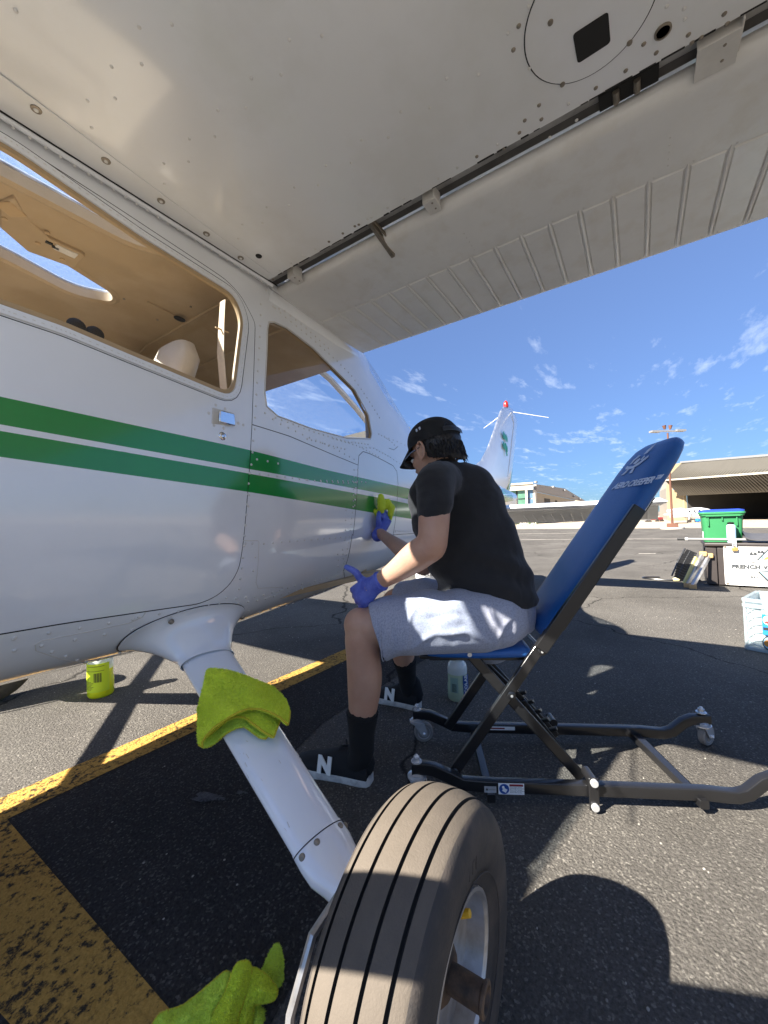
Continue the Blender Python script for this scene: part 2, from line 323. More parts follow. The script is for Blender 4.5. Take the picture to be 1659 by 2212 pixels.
m_red = mat('red_lens', (.5, .02, .01), .25)
m_brkt = mat('bracket_paint', (.66, .63, .58), .35, var=.1, vscale=20)
# ------------------------------------------------------------------ fuselage shape
def lerp_t(x, T):
    if x >= T[0][0]: return T[0][1]
    for i in range(len(T) - 1):
        if x >= T[i + 1][0]:
            t = (x - T[i + 1][0]) / (T[i][0] - T[i + 1][0]); return T[i + 1][1] + t * (T[i][1] - T[i + 1][1])
    return T[-1][1]
def sm(x, T, k=.12): return sum(lerp_t(x + d * k, T) for d in (-1, -.5, 0, .5, 1)) / 5
TW = [(1.4, .50), (1.0, .525), (.7, .53), (-.30, .53), (-5.35, .045)]
TB = [(1.3, .62), (1.0, .52), (-.25, .49), (-.85, .52), (-2.0, .63), (-5.35, 1.0)]
TT = [(1.3, 1.46), (1.1, 1.55), (.75, 1.77), (.52, 1.85), (-.95, 1.85), (-1.30, 1.74), (-1.78, 1.50), (-2.1, 1.42), (-4.0, 1.33), (-5.35, 1.22)]
TN = [(1.0, 4.), (.4, 7), (-.8, 7), (-1.5, 3.6), (-2.2, 2.6), (-5.3, 2.2)]
def fw(x): return sm(x, TW)
def fz(x): return sm(x, TB), lerp_t(x, [(1.3, 1.0), (-.5, 1.05), (-5.35, 1.12)]), sm(x, TT)
def vz(x, z):
    b, c, t = fz(x); return (z - c) / (t - c) if z > c else (z - c) / (c - b)
def fy(x, v):
    v = max(-1, min(1, v)); n_ = sm(x, TN, .2) if v > 0 else 4.5
    y = fw(x) * max(0, 1 - abs(v) ** n_) ** (1 / n_)
    return y
def fP(x, v):
    b, c, t = fz(x); return Vector((x, fy(x, v), c + v * ((t - c) if v > 0 else (c - b))))
def lift_side(sign=1):
    def f(p, off):
        x, v = p; P = fP(x, v)
        if off:
            e = .004; v0 = max(-1, min(1 - e, v - e)); dvv = fP(x, v0 + 2 * e if v0 + 2 * e <= 1 else 1) - fP(x, v0); dx = fP(x + .01, v) - fP(x - .01, v); n_ = dx.cross(dvv)
            if n_.length < 1e-9: n_ = Vector((0, 1, 0))
            n_.normalize()
            if n_.y < 0 or (abs(n_.y) < .05 and n_.z * v < 0): n_ = -n_
            P = P + n_ * off
        if sign < 0: P = Vector((P.x, -P.y, P.z))
        return P
    return f
LS = lift_side(1); LSm = lift_side(-1)
def FS(px, py):
    """pixel on the port side of the fuselage -> (x, z)"""
    y = .52
    for _ in range(14):
        p = on(px, py, 1, y); y2 = fy(p.x, vz(p.x, p.z)); y = .5 * y + .5 * y2
    return (p.x, p.z)
def xv(poly): return [(x, vz(x, z)) for x, z in [q[:2] for q in poly]]
def FV(*px): return xv([FS(*q) for q in px])
VG = sorted(set([math.copysign(1 - (1 - abs(t) / 14) ** 2.6, t) if t < 0 else 1 - (1 - t / 14) ** 2.0 for t in range(-14, 15)]))
def sgrid(x0, x1, dx): 
    g = []; x = x0; k = 0
    while x < x1:
        for j, v in enumerate(VG): g.append((x + (.25 * dx if j % 2 else 0), v * .998))
        x += dx
    return g
# stripes: polylines (x, z) measured on the port side
st_px = [[(0, 857), (537, 972), (700, 1014), (887, 1056)], [(0, 917), (537, 1013), (829, 1067), (887, 1080)], [(0, 931), (537, 1023), (829, 1077), (887, 1089)], [(0, 987), (532, 1062), (820, 1110), (895, 1122)]]
ST = []
for ln in st_px:
    q = [FS(*p) for p in ln]; a, b = q[0], q[-1]; c = q[-2]
    k0 = (q[1][1] - q[0][1]) / (q[1][0] - q[0][0])
    q = [(a[0] + 1.0, a[1] + k0 * 1.0)] + q
    ST.append(q)
endx = -5.0
ends = [1.27, 1.20, 1.19, 1.10]
for s_, e in zip(ST, ends): s_.append((endx, e))
def stz(i, x):
    return lerp_t(x, ST[i])
def cls_stripe(p):
    x, v = p; b, c, t = fz(x); z = c + v * ((t - c) if v > 0 else (c - b))
    if x < -5.0: return 0
    return 1 if (stz(1, x) < z < stz(0, x)) or (stz(3, x) < z < stz(2, x)) else 0
def stripe_lines(x0, x1):
    out = []
    for s_ in ST:
        xs = sorted([q[0] for q in s_ if x0 < q[0] < x1] + list(np.linspace(x0, x1, int((x1 - x0) / .03) + 2))); out.append([(x, vz(x, lerp_t(x, s_))) for x in xs])
    return out
# ------------------------------------------------------------------ the aeroplane
plane = thing('airplane', (0, 0, 0), 'white high wing airplane with two green stripes, parked over a yellow painted line', 'airplane')
# door outline (x, z), clockwise from the lower front
D_px = [(537, 672), (550, 697), (543, 917), (537, 1022), (531, 1097), (524, 1172)]
door = [(.93, FS(0, 1368)[1] + .01), FS(0, 1368), FS(150, 1343), FS(310, 1320), FS(430, 1303), FS(465, 1288), FS(495, 1263), FS(515, 1228)] + [FS(*p) for p in D_px[::-1]] + [FS(520, 640), FS(490, 607), FS(450, 580), FS(250, 448), FS(0, 288), (.62, FS(0, 288)[1]), (.93, 1.25)]
win = [(.66, 1.30), FS(0, 655), FS(136, 703), FS(289, 768), (*FS(503, 858), .05), (*FS(524, 690), .07), (*FS(505, 640), .04), FS(306, 516), FS(34, 329), (.54, 1.612)]
win = rnd(win, .02)
rwin = [FS(*p) for p in [(582, 697), (592, 697), (620, 710), (675, 752), (720, 797), (765, 842), (795, 897), (802, 937), (800, 947), (750, 945), (675, 925), (600, 897), (577, 877), (573, 847), (577, 772), (579, 712)]]
def grow(poly, d):
    c = Vector((0, 0)); n_ = len(poly); out = []
    area = sum(poly[i][0] * poly[(i + 1) % n_][1] - poly[(i + 1) % n_][0] * poly[i][1] for i in range(n_)); sg = 1 if area > 0 else -1
    for i in range(n_):
        a = Vector(poly[i - 1][:2]); b = Vector(poly[(i + 1) % n_][:2]); t = (b - a)
        if t.length < 1e-9: t = Vector((1, 0))
        t.normalize(); q = Vector(poly[i][:2]) + Vector((t.y, -t.x)) * d * sg; out.append((q.x, q.y))
    return out
doorv = rnd(door, .03, 3)
gapo = grow(doorv, .0035)
VT = .90
def vcap(x): return VT if x > -1.05 else max(.0, VT)
# rear glass outline in (x, v): from the cabin roof down to the tail cone
rg = [(-1.08, .999), (-1.10, .74), (-1.30, .64), (-1.62, .70), (-1.76, .999)]
wsx = [(.52, .999), (.56, .90), (.72, .45), (1.06, .35), (1.1, .999)]
outer = [(x, -.9995) for x in np.arange(1.3, -5.36, -.2)] + [(-5.34, -.9995), (-5.34, .999)] + [(x, .999) for x in np.arange(-5.2, 1.31, .2)]
cabin_hole_roof = [(.36, .93), (.36, 1.2), (-.85, 1.2), (-.85, .93)]
outer2 = [(1.3, -.9995), (-5.34, -.9995), (-5.34, .999), (-1.76, .999)] + rg[::-1][1:-1] + [(-1.08, .999), (-.85, .999), (-.85, .93), (.36, .93), (.36, .999), (.52, .999)] + wsx[1:-1] + [(1.1, .999), (1.3, .999)]
grid = sgrid(-5.3, -1.4, .12) + sgrid(-1.4, 1.28, .05)
sk = sheet(outer2, [xv(gapo), xv(rwin)], grid, .06, LS, stripe_lines(-5.0, 1.29), cls_stripe, wall=.0)
skin = sk.build('fuselage_skin', [m_white, m_green], plane, 40)
sk = sheet(outer2, [xv(win), xv(rwin)], grid, .09, LSm, stripe_lines(-5.0, 1.29), cls_stripe)
skin2 = sk.build('fuselage_skin', [m_white, m_green], plane, 40, label='far side of the fuselage')
# door
dr = sheet(xv(doorv), [xv(grow(win, .004))], sgrid(-.35, .95, .04), .03, LS, stripe_lines(-.4, .93), cls_stripe, wall=.02, off=.0015)
door_o = dr.build('door', [m_white, m_green], plane, 40)
# dark liner behind the door gap
lo = xv(grow(doorv, .02)); li = xv(grow(doorv, -.02))
gl = MB(); n_ = len(lo); gl.loft([[LS(p, -.012) for p in lo], [LS(p, -.012) for p in li]], cap=False); gl.build('door_seal', m_seam, plane)
# window frame ring (raised white ring) and rubber seal
def ring(name, poly, d0_, d1_, h, m, par, off0=.002, sgn=LS):
    a, b, c, d = xv(grow(poly, d0_)), xv(grow(poly, d0_ + .002)), xv(grow(poly, d1_ - .002)), xv(grow(poly, d1_))
    mb = MB(); mb.loft([[sgn(p, -.002) for p in a], [sgn(p, h) for p in b], [sgn(p, h) for p in c], [sgn(p, -.001) for p in d]], cap=False); return mb.build(name, m, par, 50)
wfr = ring('window_frame', win, .002, .022, .006, m_white, door_o)
ring('window_seal', win, -.010, .0035, .003, m_tan2, door_o)
ring('window_gasket', win, .022, .026, .0035, m_dark, door_o)
gz = sheet(xv(grow(win, .003)), [], sgrid(-.35, .7, .08), .05, LS, off=-.006); gz.build('window_pane', m_glass, door_o)
mb = MB()   # stitched line of tiny staples round the window frame
wp = grow(win, .013); per = dens(wp, .0075)
for i in range(0, len(per), 2):
    if per[i][0] < .33:
        p = LS(xv([per[i]])[0], .0063); q = LS(xv([per[(i + 1) % len(per)]])[0], .0063); d = (q - p) * .35
        mb.bar(p - d, p + d, .0012, .0008, (0, 1, 0))
mb.build('frame_staples', m_brkt, door_o, 0, kind='stuff')
# rear side window, rear glass, windshield
ring('rear_side_window_frame', rwin, .0, .006, .003, m_brkt, plane)
sheet(xv(grow(rwin, .002)), [], sgrid(-1.1, -.3, .08), .05, LS, off=-.006).build('rear_side_window', m_glass, plane)
sheet(xv(grow(win, .002)), [], sgrid(-.35, .7, .1), .05, LSm, off=-.006).build('door_window', m_glass, plane, label='door window on the far side')
sheet(xv(grow(rwin, .002)), [], sgrid(-1.1, -.3, .1), .05, LSm, off=-.006).build('rear_side_window', m_glass, plane, label='rear side window on the far side')
for nm, poly, mm in (('rear_window', rg, m_glass2), ('windshield', wsx, m_glass)):
    mb = MB(); x0, x1 = min(p[0] for p in poly), max(p[0] for p in poly)
    s1 = sheet(poly, [], [(x0 + (x1 - x0) * i / 9, v) for i in range(1, 9) for v in (.4, .55, .7, .78, .85, .92, .96)], .06, LS, off=-.003); s2 = sheet(poly, [], [(x0 + (x1 - x0) * i / 9, v) for i in range(1, 9) for v in (.4, .55, .7, .78, .85, .92, .96)], .06, LSm, off=-.003)
    mb.add(s1.v, s1.f); mb.add(s2.v, s2.f); mb.build(nm, mm, plane)
# centre strut and frame hoop of the rear window, seen through the rear side window
mb = MB(); mb.tube([(-1.06, 0, 1.80), (-1.30, 0, 1.73), (-1.55, 0, 1.61), (-1.80, 0, 1.47)], (.022, .014), 8); mb.build('rear_window_strut', m_brkt, plane)
mb = MB(); hoop = [LS((-1.09, v), -.03) for v in (.2, .5, .7, .85, .95, .995)]; hoop = hoop + [Vector((p.x, -p.y, p.z)) for p in hoop[::-1]]; mb.tube(hoop, (.03, .012), 8); mb.build('rear_frame', m_tan2, plane)
# ------------------------------------------------------------------ roof with two skylights
def roofz(x, y):
    b, c, t = fz(x); n_ = sm(x, TN, .2); return c + (t - c) * max(0, 1 - (abs(y) / fw(x)) ** n_) ** (1 / n_)
def yv(x, v): return fy(x, v)
sl_port = rnd([(.62, .13), (.62, .36), (.0, .36, .06), (-.16, .345, .06), (-.205, .29, .05), (-.10, .245, .1), (.0, .262), (.30, .262)], .03, 5)
sl_port = rnd([(.34, .255), (.34, .455), (-.12, .455, .1), (-.20, .34, .09), (-.10, .262, .1)], .03, 6)
sl_star = rnd([(.34, .05), (.12, .035, .05), (-.16, -.07, .03), (-.185, -.13, .05), (-.08, -.19, .06), (.10, -.135), (.34, -.09)], .03, 6)
yr = yv(-.2, .93)
ro = [(.36, -yr), (.36, yr), (-.85, yr), (-.85, -yr)]
g2 = [(x, y * yr) for x in np.arange(-.8, .36, .09) for y in np.linspace(-.98, .98, 15)]
RZ = lambda y: 1.776 + .018 * (min(1, abs(y) / .49)) ** 6
liftroof = lambda p, off: Vector((p[0], p[1], RZ(p[1]) + off))
sheet(ro, [sl_port, sl_star], g2, .04, liftroof, wall=.01).build('roof_panel', m_white, plane, 40)
for s_ in (sl_port, sl_star): sheet(grow(s_, .004), [], [], .05, liftroof, off=-.006).build('skylight', m_sky, plane)
# headliner
def ceil(x, y):
    e = .04 * max(0, (abs(y) - .38) / .10) ** 2.2
    z = 1.735 - e
    if x < -.25: z -= .10 * ((-.25 - x) / .8) ** 1.3
    return z - .018 * math.exp(-((y - .165 if x < 9 else 0) / .05) ** 2) * (1 if x > -.2 else math.exp(-((x + .2) / .1) ** 2))
co_ = [(.50, -.50), (.50, .50), (-.4, .50), (-1.02, .43), (-1.02, -.43), (-.4, -.50)]
g3 = [(x, y) for x in np.arange(-1.0, .5, .035) for y in np.arange(-.49, .50, .035)]
liftc = lambda p, off: Vector((p[0], p[1], ceil(p[0], p[1]) + off))
hs = sheet(co_, [grow(sl_port, .0), grow(sl_star, .0)], g3, .03, liftc, wall=-.0)
hs.build('headliner', m_tan, plane, 60)
mb = MB()
for s_ in (sl_port, sl_star):
    p_ = s_; rg3 = []
    for d, z in ((.024, 0), (.012, -.006), (0, 0)): rg3.append([Vector((q[0], q[1], ceil(*q) + z - .001)) for q in grow(p_, d)])
    top = [Vector((q.x, q.y, RZ(q.y) - .004)) for q in rg3[-1]]; mb.loft(rg3 + [top], cap=False)
mb.build('skylight_trim', m_tan, plane, 50)
# seams and rows on the rear headliner
mb = MB()
for xs in ((-.42), (-.66)): mb.tube([(xs, y, ceil(xs, y) - .002) for y in np.arange(-.44, .45, .08)], .006, 6)
mb.tube([(x, -.02, ceil(x, -.02) - .002) for x in np.arange(-.42, -.25, .04)] , .004, 6)
mb.build('headliner_rib', m_tan, plane)
# interior side walls, bulkhead, floor
for sg in (1, -1):
    li_ = lambda p, off, sg=sg: (lambda q: Vector((q.x, q.y * sg, q.z)))(LS(p, -.016))
    wo_ = xv([(.95, .6), (-1.0, .6), (-1.0, 1.60), (-.6, 1.66), (.4, 1.68), (.95, 1.4)])
    sheet(wo_, [xv(win), xv(rwin)], sgrid(-1.0, .95, .08), .05, li_).build('side_lining', m_tan, plane, 40)
    f2 = LS if sg > 0 else LSm
    mb = MB()
    for wpoly in (win, rwin):
        q = xv(grow(wpoly, -.001)); mb.loft([[f2(p, -.004) for p in q], [f2(p, -.016) for p in q]], cap=False)
    mb.build('window_reveal', m_tan2, plane, 50)
mb = MB(); mb.box((-.1, 0, .60), (2.1, .9, .02)); mb.build('cabin_floor', m_tan2, plane)
mb = MB(); mb.box((-1.5, 0, 1.12), (.85, .74, .03)); mb.build('parcel_shelf', m_tan, plane)
mb = MB(); mb.box((-1.05, 0, .86), (.03, .8, .5)); mb.build('bulkhead', m_tan2, plane); mb = MB(); mb.box((.93, 0, .95), (.04, .9, .7)); mb.build('instrument_panel', m_dark, plane)
# overhead console
con = MB(); con.add([], [])
cc = lambda px, py: G(px, py, 1.722)
k1 = [cc(*p) for p in ((0, 430), (30, 425), (60, 470), (110, 515), (176, 545), (184, 552), (160, 575), (148, 572), (60, 540), (0, 488))]
con.prism([(p.x, p.y) for p in k1], (0, 0, 1.716), (1, 0, 0), (0, 1, 0), .03); con.build('overhead_console', m_tan, plane, bevel=.004)
con_o = bpy.data.objects['overhead_console']
def onc(px, py, dz=0): return G(px, py, 1.7155 + dz)
for (px, py, r_) in ((102, 502, .007), (82, 525, .007), (135, 560, .007), (30, 447, .008), (10, 472, .007)):
    mb = MB(); c_ = onc(px, py); mb.cyl(c_, c_ - Vector((0, 0, .003)), r_, r_ * .9, 14); mb.build('console_knob', m_tan2, con_o)
for (px, py) in ((106, 524), (120, 534)):
    mb = MB(); c_ = onc(px, py); mb.box(c_, (.016, .01, .006)); mb.build('console_switch', m_dark, con_o)
mb = MB(); mb.box(onc(142, 543), (.055, .03, .006)); mb.build('console_lamp', m_brkt, con_o, bevel=.003)
mb = MB(); mb.box(onc(22, 452), (.05, .045, .005), Matrix.Rotation(.6, 3, 'Z')); mb.build('console_bezel', m_tan2, con_o, bevel=.003)
c_ = G(388, 689, ceil(-.55, .1)); mb = MB(); mb.ball(c_, (.024, .014, .008)); mb.build('coat_hook', m_dark, plane)
for px, py in ((412, 663), (340, 691), (268, 646)):
    c_ = G(px, py, 1.70); mb = MB(); mb.ball(c_, (.005, .005, .003), n=8, m=5); mb.build('trim_screw', m_screw, plane)
# front seats with headrests
def seat(yc, xb):
    mb = MB(); mb.box((xb + .25, yc, .80), (.46, .42, .14)); mb.tube([(xb + .03, yc, .82), (xb, yc, 1.05), (xb - .06, yc, 1.27), (xb - .075, yc, 1.31)], [(.06, .21), (.065, .22), (.055, .19), (.03, .15)], 20, up=(0, 1, 0), power=3.5)
    o = mb.build('seat', m_leather, plane, 60, bevel=.02)
    h = MB(); h.tube([(xb - .06, yc, 1.33), (xb - .07, yc, 1.36), (xb - .085, yc, 1.43), (xb - .09, yc, 1.485), (xb - .088, yc, 1.505)], [(.02, .07), (.042, .105), (.046, .115), (.034, .085), (.008, .03)], 24, up=(0, 1, 0), power=3.)
    h.build('headrest', m_leather, o, 60)
    st = MB()
    for dy in (.035, -.035): st.tube([(xb - .045, yc + dy, 1.36), (xb - .128, yc + dy, 1.40), (xb - .135, yc + dy, 1.45), (xb - .124, yc + dy, 1.49)], .0022, 6)
    st.build('stitching', m_tan2, o)
seat(.20, -.16); seat(-.24, -.16)
# shoulder belt by the rear edge of the door window
mb = MB(); bl = [on(px, py, 1, .455) for px, py in ((481, 650), (478, 700), (476, 760), (482, 830), (486, 870))]; mb.tube(bl, [(.0015, .014), (.0015, .015), (.0015, .018), (.0015, .018), (.0015, .016)], 8, up=(0, 1, 0)); mb.build('shoulder_belt', m_belt, plane)
mb = MB(); mb.box(bl[1] + Vector((0, .003, -.02)), (.045, .004, .004)); mb.build('belt_stitching', m_tan2, plane)
for px, py in ((165, 705), (205, 722)):
    mb = MB(); c_ = on(px, py, 1, -.1); mb.ball(c_, (.03, .02, .028)); mb.build('instrument_pod', m_dark, plane)
# ------------------------------------------------------------------ panels, seams and rivets on the port side
def seam(pxs, w=.0016, h=.0010, nm='panel_edge', m=None):
    q = FV(*pxs); q = dens(q, .03, False); mb = MB(); mb.tube([LS(p, 0.0002) for p in q], (w, h), 6, up=(0, 1, 0)); mb.build(nm, m or m_seam, plane)
c1 = lambda x, y: (663.6 + x * .36, 829.5 + y * .36)
r3 = lambda x, y: (x * .5, 597.2 + y * .5)
r4 = lambda x, y: (x * .5, 1128 + y * .5)
seam([r3(1090, 640), r3(1250, 690), r3(1450, 775), r3(1547, 815), r3(1541, 950), r3(1525, 1120), c1(270, 900), c1(240, 1060), c1(218, 1120), c1(222, 1175), c1(240, 1195)], .0013, .0006)
seam([c1(305, 490), c1(310, 430), c1(335, 405), c1(380, 420), c1(450, 455), c1(515, 490), c1(538, 525), c1(545, 600), c1(540, 700), c1(525, 850), c1(515, 905), c1(650, 895)], .0015, .0006)
seam([r4(1048, 80), r4(1115, 80), r4(1118, 90), r4(1106, 260), r4(1115, 285), r4(1220, 280), r4(1225, 290), r4(1150, 330)], .0011, .0006, m=m_brkt)
seam([r4(630, 388), r4(615, 410), r4(560, 435), r4(400, 470), r4(180, 512), r4(152, 530), r4(155, 555), r4(260, 590), r4(380, 612)], .0011, .0007, m=m_brkt)
seam([c1(490, 385), c1(520, 395), c1(545, 375)], .0011, .0006)
riv = MB()
def rivrow(pxs, step, r_=.0042, jit=0):
    q = FV(*pxs); P = [LS(p, 0) for p in dens(q, .01, False)]; acc = 0; last = P[0]; out = [q[0]]
    dd_ = dens(q, .01, False)
    for i in range(1, len(P)):
        acc += (P[i] - last).length; last = P[i]
        if acc >= step: out.append(dd_[i]); acc = 0
    for p in out:
        a = LS(p, 0); n2 = LS(p, .01) - a; riv.dome(a, n2, r_)
rows = [([r3(1127, 120), r3(1120, 300), r3(1108, 500), r3(1100, 640)], .033), ([r3(1145, 590), r3(1195, 630), r3(1300, 680), r3(1450, 745), r3(1530, 790)], .03), ([r3(1190, 610), r3(1350, 670), r3(1500, 715), r3(1590, 725)], .022),
        ([r3(1440, 700), r3(1540, 730), r3(1640, 780)], .02), ([r3(1100, 660), r3(1095, 700), r3(1090, 770), r3(1080, 850)], .035), ([r3(1110, 790), r3(1165, 800), r3(1210, 810)], .04), ([r3(1080, 850), r3(1160, 858), r3(1240, 868), r3(1330, 880)], .03),
        ([r3(1075, 850), r3(1072, 940), r3(1062, 1060), r3(1055, 1150), r3(1048, 1230), r4(1036, 260), r4(1025, 330)], .031), ([r3(1330, 880), r3(1400, 887), r3(1510, 893)], .03), ([r3(1530, 835), r3(1528, 900), r3(1525, 1000), r3(1518, 1060), r3(1505, 1150), r3(1490, 1230)], .026), ([r3(1545, 835), r3(1540, 910), r3(1530, 1010)], .026),
        ([r3(1075, 945), r3(1072, 1000)], .03), ([r3(1140, 1155), r3(1300, 1140), r3(1500, 1125)], .035), ([r4(1060, 92), r4(1090, 92), r4(1108, 93)], .02), ([r4(1103, 150), r4(1095, 210), r4(1090, 260)], .04),
        ([r4(1020, 330), r4(1120, 320), r4(1290, 270), r4(1480, 225)], .03), ([r4(1030, 350), r4(1130, 335), r4(1300, 290), r4(1480, 245)], .034), ([r4(900, 360), r4(970, 345), r4(980, 320)], .03), ([r4(600, 410), r4(770, 385), r4(930, 370), r4(1000, 360), r4(1080, 385)], .04),
        ([r4(60, 505), r4(165, 487), r4(345, 458), r4(510, 430), r4(575, 420)], .048), ([r4(180, 535), r4(390, 497), r4(570, 466), r4(640, 445)], .05), ([r4(225, 562), r4(335, 595), r4(380, 605), r4(470, 590), r4(540, 550)], .036), ([r4(62, 555), r4(62, 500)], .03),
        ([r3(1480, 1180), r3(1480, 1290)], .022), ([r3(1460, 1200), r3(1458, 1290)], .024), ([r3(1495, 1010), r3(1490, 1150)], .04), ([c1(290, 590), c1(285, 700)], .022), ([c1(350, 590), c1(300, 585), c1(80, 580)], .03), ([c1(530, 880), c1(600, 885), c1(670, 880)], .02),
        ([c1(430, 300), c1(500, 340), c1(545, 390)], .02), ([c1(330, 380), c1(400, 385), c1(500, 440), c1(560, 480), c1(620, 515)], .03), ([c1(0, 330), c1(60, 345), c1(150, 372), c1(240, 395)], .025), ([r3(1150, 60), r3(1180, 130), r3(1250, 190), r3(1350, 270), r3(1440, 350), r3(1520, 430), r3(1590, 530), r3(1640, 610)], .026),
        ([r3(1180, 130), r3(1230, 150), r3(1330, 230), r3(1430, 320)], .028), ([r4(1300, 280), r4(1420, 250)], .05), ([r4(1400, 300), r4(1270, 350), r4(1080, 400)], .05)]
for pxs, st_ in rows: rivrow(pxs, st_)
for x0, x1, zz in ((-1.2, -5., 1.30), (-1.3, -4.8, .80)):
    for x in np.arange(x0, x1, -.05):
        v = vz(x, lerp_t(x, [(x0, zz), (x1, zz * .7 + .33)])); a = LS((x, v), 0); riv.dome(a, LS((x, v), .01) - a, .004, n=6)
riv.build('rivets', m_rivet, plane, 50, kind='stuff')
# door handle and lock
hp = lambda x, y, o_=0: LS(FV(r3(x, y))[0], o_)
mb = MB(); q = [hp(*p, .0035) for p in ((918, 568), (1000, 590), (1005, 640), (915, 633))]; q0 = [hp(*p, .0) for p in ((914, 564), (1005, 588), (1010, 650), (910, 640))]
mb.loft([q0, q]); mb.build('handle_recess', m_brkt, door_o, bevel=.002)
mb = MB(); q = [hp(*p, .014) for p in ((938, 580), (1002, 596), (1006, 650), (936, 632))]; q0 = [hp(*p, .004) for p in ((938, 580), (1002, 596), (1006, 650), (936, 632))]
mb.loft([q0, q]); mb.build('door_handle', m_chrome, door_o, bevel=.003)
mb = MB(); a = hp(960, 690); nn = (hp(960, 690, .01) - a).normalized(); mb.lathe([(.012, 0), (.012, .002), (.009, .005), (.004, .006), (.0035, .004)], a, nn, 18); mb.build('door_lock', m_chrome, door_o)
for p in ((931, 556), (971, 572), (901, 591), (923, 643), (965, 656), (1028, 634), (1050, 642)):
    mb = MB(); a = hp(*p); mb.dome(a, nn, .0055, n=10); mb.build('screw', m_rivet, door_o)
# ------------------------------------------------------------------ landing gear
def gear(sg):
    mr = lambda p: Vector((p[0], p[1] * sg, p[2]))
    lab = None if sg > 0 else 'far side landing gear'
    g = bpy.data.objects.new('landing_gear', None); col.objects.link(g); g.parent = plane; tag(g, lab)
    # leg: flattened teardrop tube
    path = [(-.166, .41, .545), (-.15, .50, .505), (-.12, .67, .426), (-.09, .84, .348), (-.06, 1.01, .27)]
    mb = MB(); mb.tube([mr(p) for p in path], [(.068, .026), (.067, .026), (.063, .025), (.058, .024), (.053, .023)], 28, up=(0, 0, 1)); mb.build('gear_leg_fairing', m_white, g, 60)
    mb = MB(); mb.tube([mr(p) for p in ((-.061, 1.008, .271), (-.056, 1.035, .259), (-.050, 1.060, .247), (-.044, 1.082, .238), (-.036, 1.105, .228), (-.03, 1.125, .222))], [(.0545, .0245), (.0545, .026), (.050, .027), (.038, .026), (.026, .023), (.022, .02)], 24, up=(0, 0, 1)); mb.build('lower_fairing', m_white, g, 60)
    mb = MB(); mb.tube([mr(p) for p in ((-.034, 1.11, .226), (-.03, 1.14, .218), (-.03, 1.175, .215))], [.024, .026, .03], 14); mb.build('axle_stub', m_brkt, g)
    # fairing where the leg leaves the fuselage
    return g, mr
gL, mrL = gear(1); gR, mrR = gear(-1)
# cuff fairing on the fuselage: outline on the skin lofted down to the collar round the leg
cuff_px = [r4(*p) for p in ((566, 560), (585, 515), (625, 475), (680, 437), (735, 412), (795, 393), (860, 384), (930, 379), (1000, 380), (1050, 388), (1090, 398))]
low_px = [r4(*p) for p in ((1075, 420), (1040, 440), (1000, 470), (980, 490), (960, 520), (900, 545), (830, 575), (760, 590), (700, 590), (640, 585), (580, 578))]
cu_top = [LS(p, .003) for p in FV(*cuff_px)]
und = []
for i, p in enumerate(low_px):
    q = on(*p, 1, .44); und.append(Vector((q.x, .43, max(.50, min(q.z, .56)))))
for sg in (1, -1):
    cc_ = Vector((-.147, .515 * sg, .498)); ax = Vector((.09, .51 * sg, -.235)).normalized(); e1 = (Vector((1, 0, 0)) - ax * ax.x).normalized(); e2 = ax.cross(e1)
    if e2.z < 0: e2 = -e2
    fs_ = LS if sg > 0 else LSm; n_ = 48; base = []; coll = []
    vt = vz(-.14, .565); vu = vz(-.14, .632)
    for k in range(n_):
        th = 2 * math.pi * k / n_; c_, q_ = math.cos(th), math.sin(th); rx = .185 if c_ > 0 else .172
        x = -.145 + rx * math.copysign(abs(c_) ** 1.15, c_); v = vt + (vu - vt) * abs(q_) ** .8 if q_ > 0 else vt + (-.945 - vt) * abs(q_) ** .9
        base.append(fs_((x, v), .005)); coll.append(cc_ + e1 * .0735 * c_ + e2 * .0315 * q_)
    rings = []
    for t in (0, .06, .15, .3, .45, .6, .75, .88, 1): rings.append([p.lerp(q, t) + (p.lerp(q, t) - cc_).normalized() * (.006 * math.sin(math.pi * min(1, t * 1.6))) - ax * (.024 * math.sin(math.pi * t)) for p, q in zip(base, coll)])
    ed_ = MB(); ed_.tube([p - (p - cc_).normalized() * -.0015 + Vector((0, -.004 * sg, 0)) for p in base + base[:1]], .0016, 5); ed_.build('cuff_edge', m_seam, gL if sg > 0 else gR)
    mb = MB(); mb.loft([[p + Vector((0, -.008 * sg, .002)) for p in base]] + rings + [[q + ax * .022 for q in coll], [q + ax * .022 - (q - cc_) * .03 for q in coll]], cap=False); mb.build('gear_cuff', m_white, gL if sg > 0 else gR, 60)
for p in (r4(735, 423), r4(926, 393), r4(1043, 404)):
    a = LS(FV(p)[0], .007); nn = (LS(FV(p)[0], .02) - a).normalized(); mb = MB(); mb.dome(a, nn, .0075, h=.006, n=12); mb.build('screw', m_screw, gL)
ax = Vector((.09, .51, -.235)).normalized(); a_ = Vector((0, 0, 1)).cross(ax).normalized(); b_ = ax.cross(a_)
if b_.z < 0: b_ = -b_
sc_ = Vector((-.0585, 1.022, .264))
for th in (15, 48, 110, 150):
    th = R(th); e = -a_ if a_.x > 0 else a_
    c_ = sc_ + e * .0555 * math.cos(th) + b_ * .0262 * math.sin(th); mb = MB(); mb.dome(c_, (e * math.cos(th) * .5 + b_ * math.sin(th)), .006, n=12); mb.build('screw', m_screw, gL)
ring_ = [Vector((-.0595, 1.0135, .2685)) + e * .0551 * math.cos(t) + b_ * .0253 * math.sin(t) for t in np.linspace(0.05, math.pi - .05, 30)]
mb = MB(); mb.tube(ring_, .0009, 5); mb.build('fairing_seam', m_seam, gL)
rr_ = random.Random(21); mb = MB()
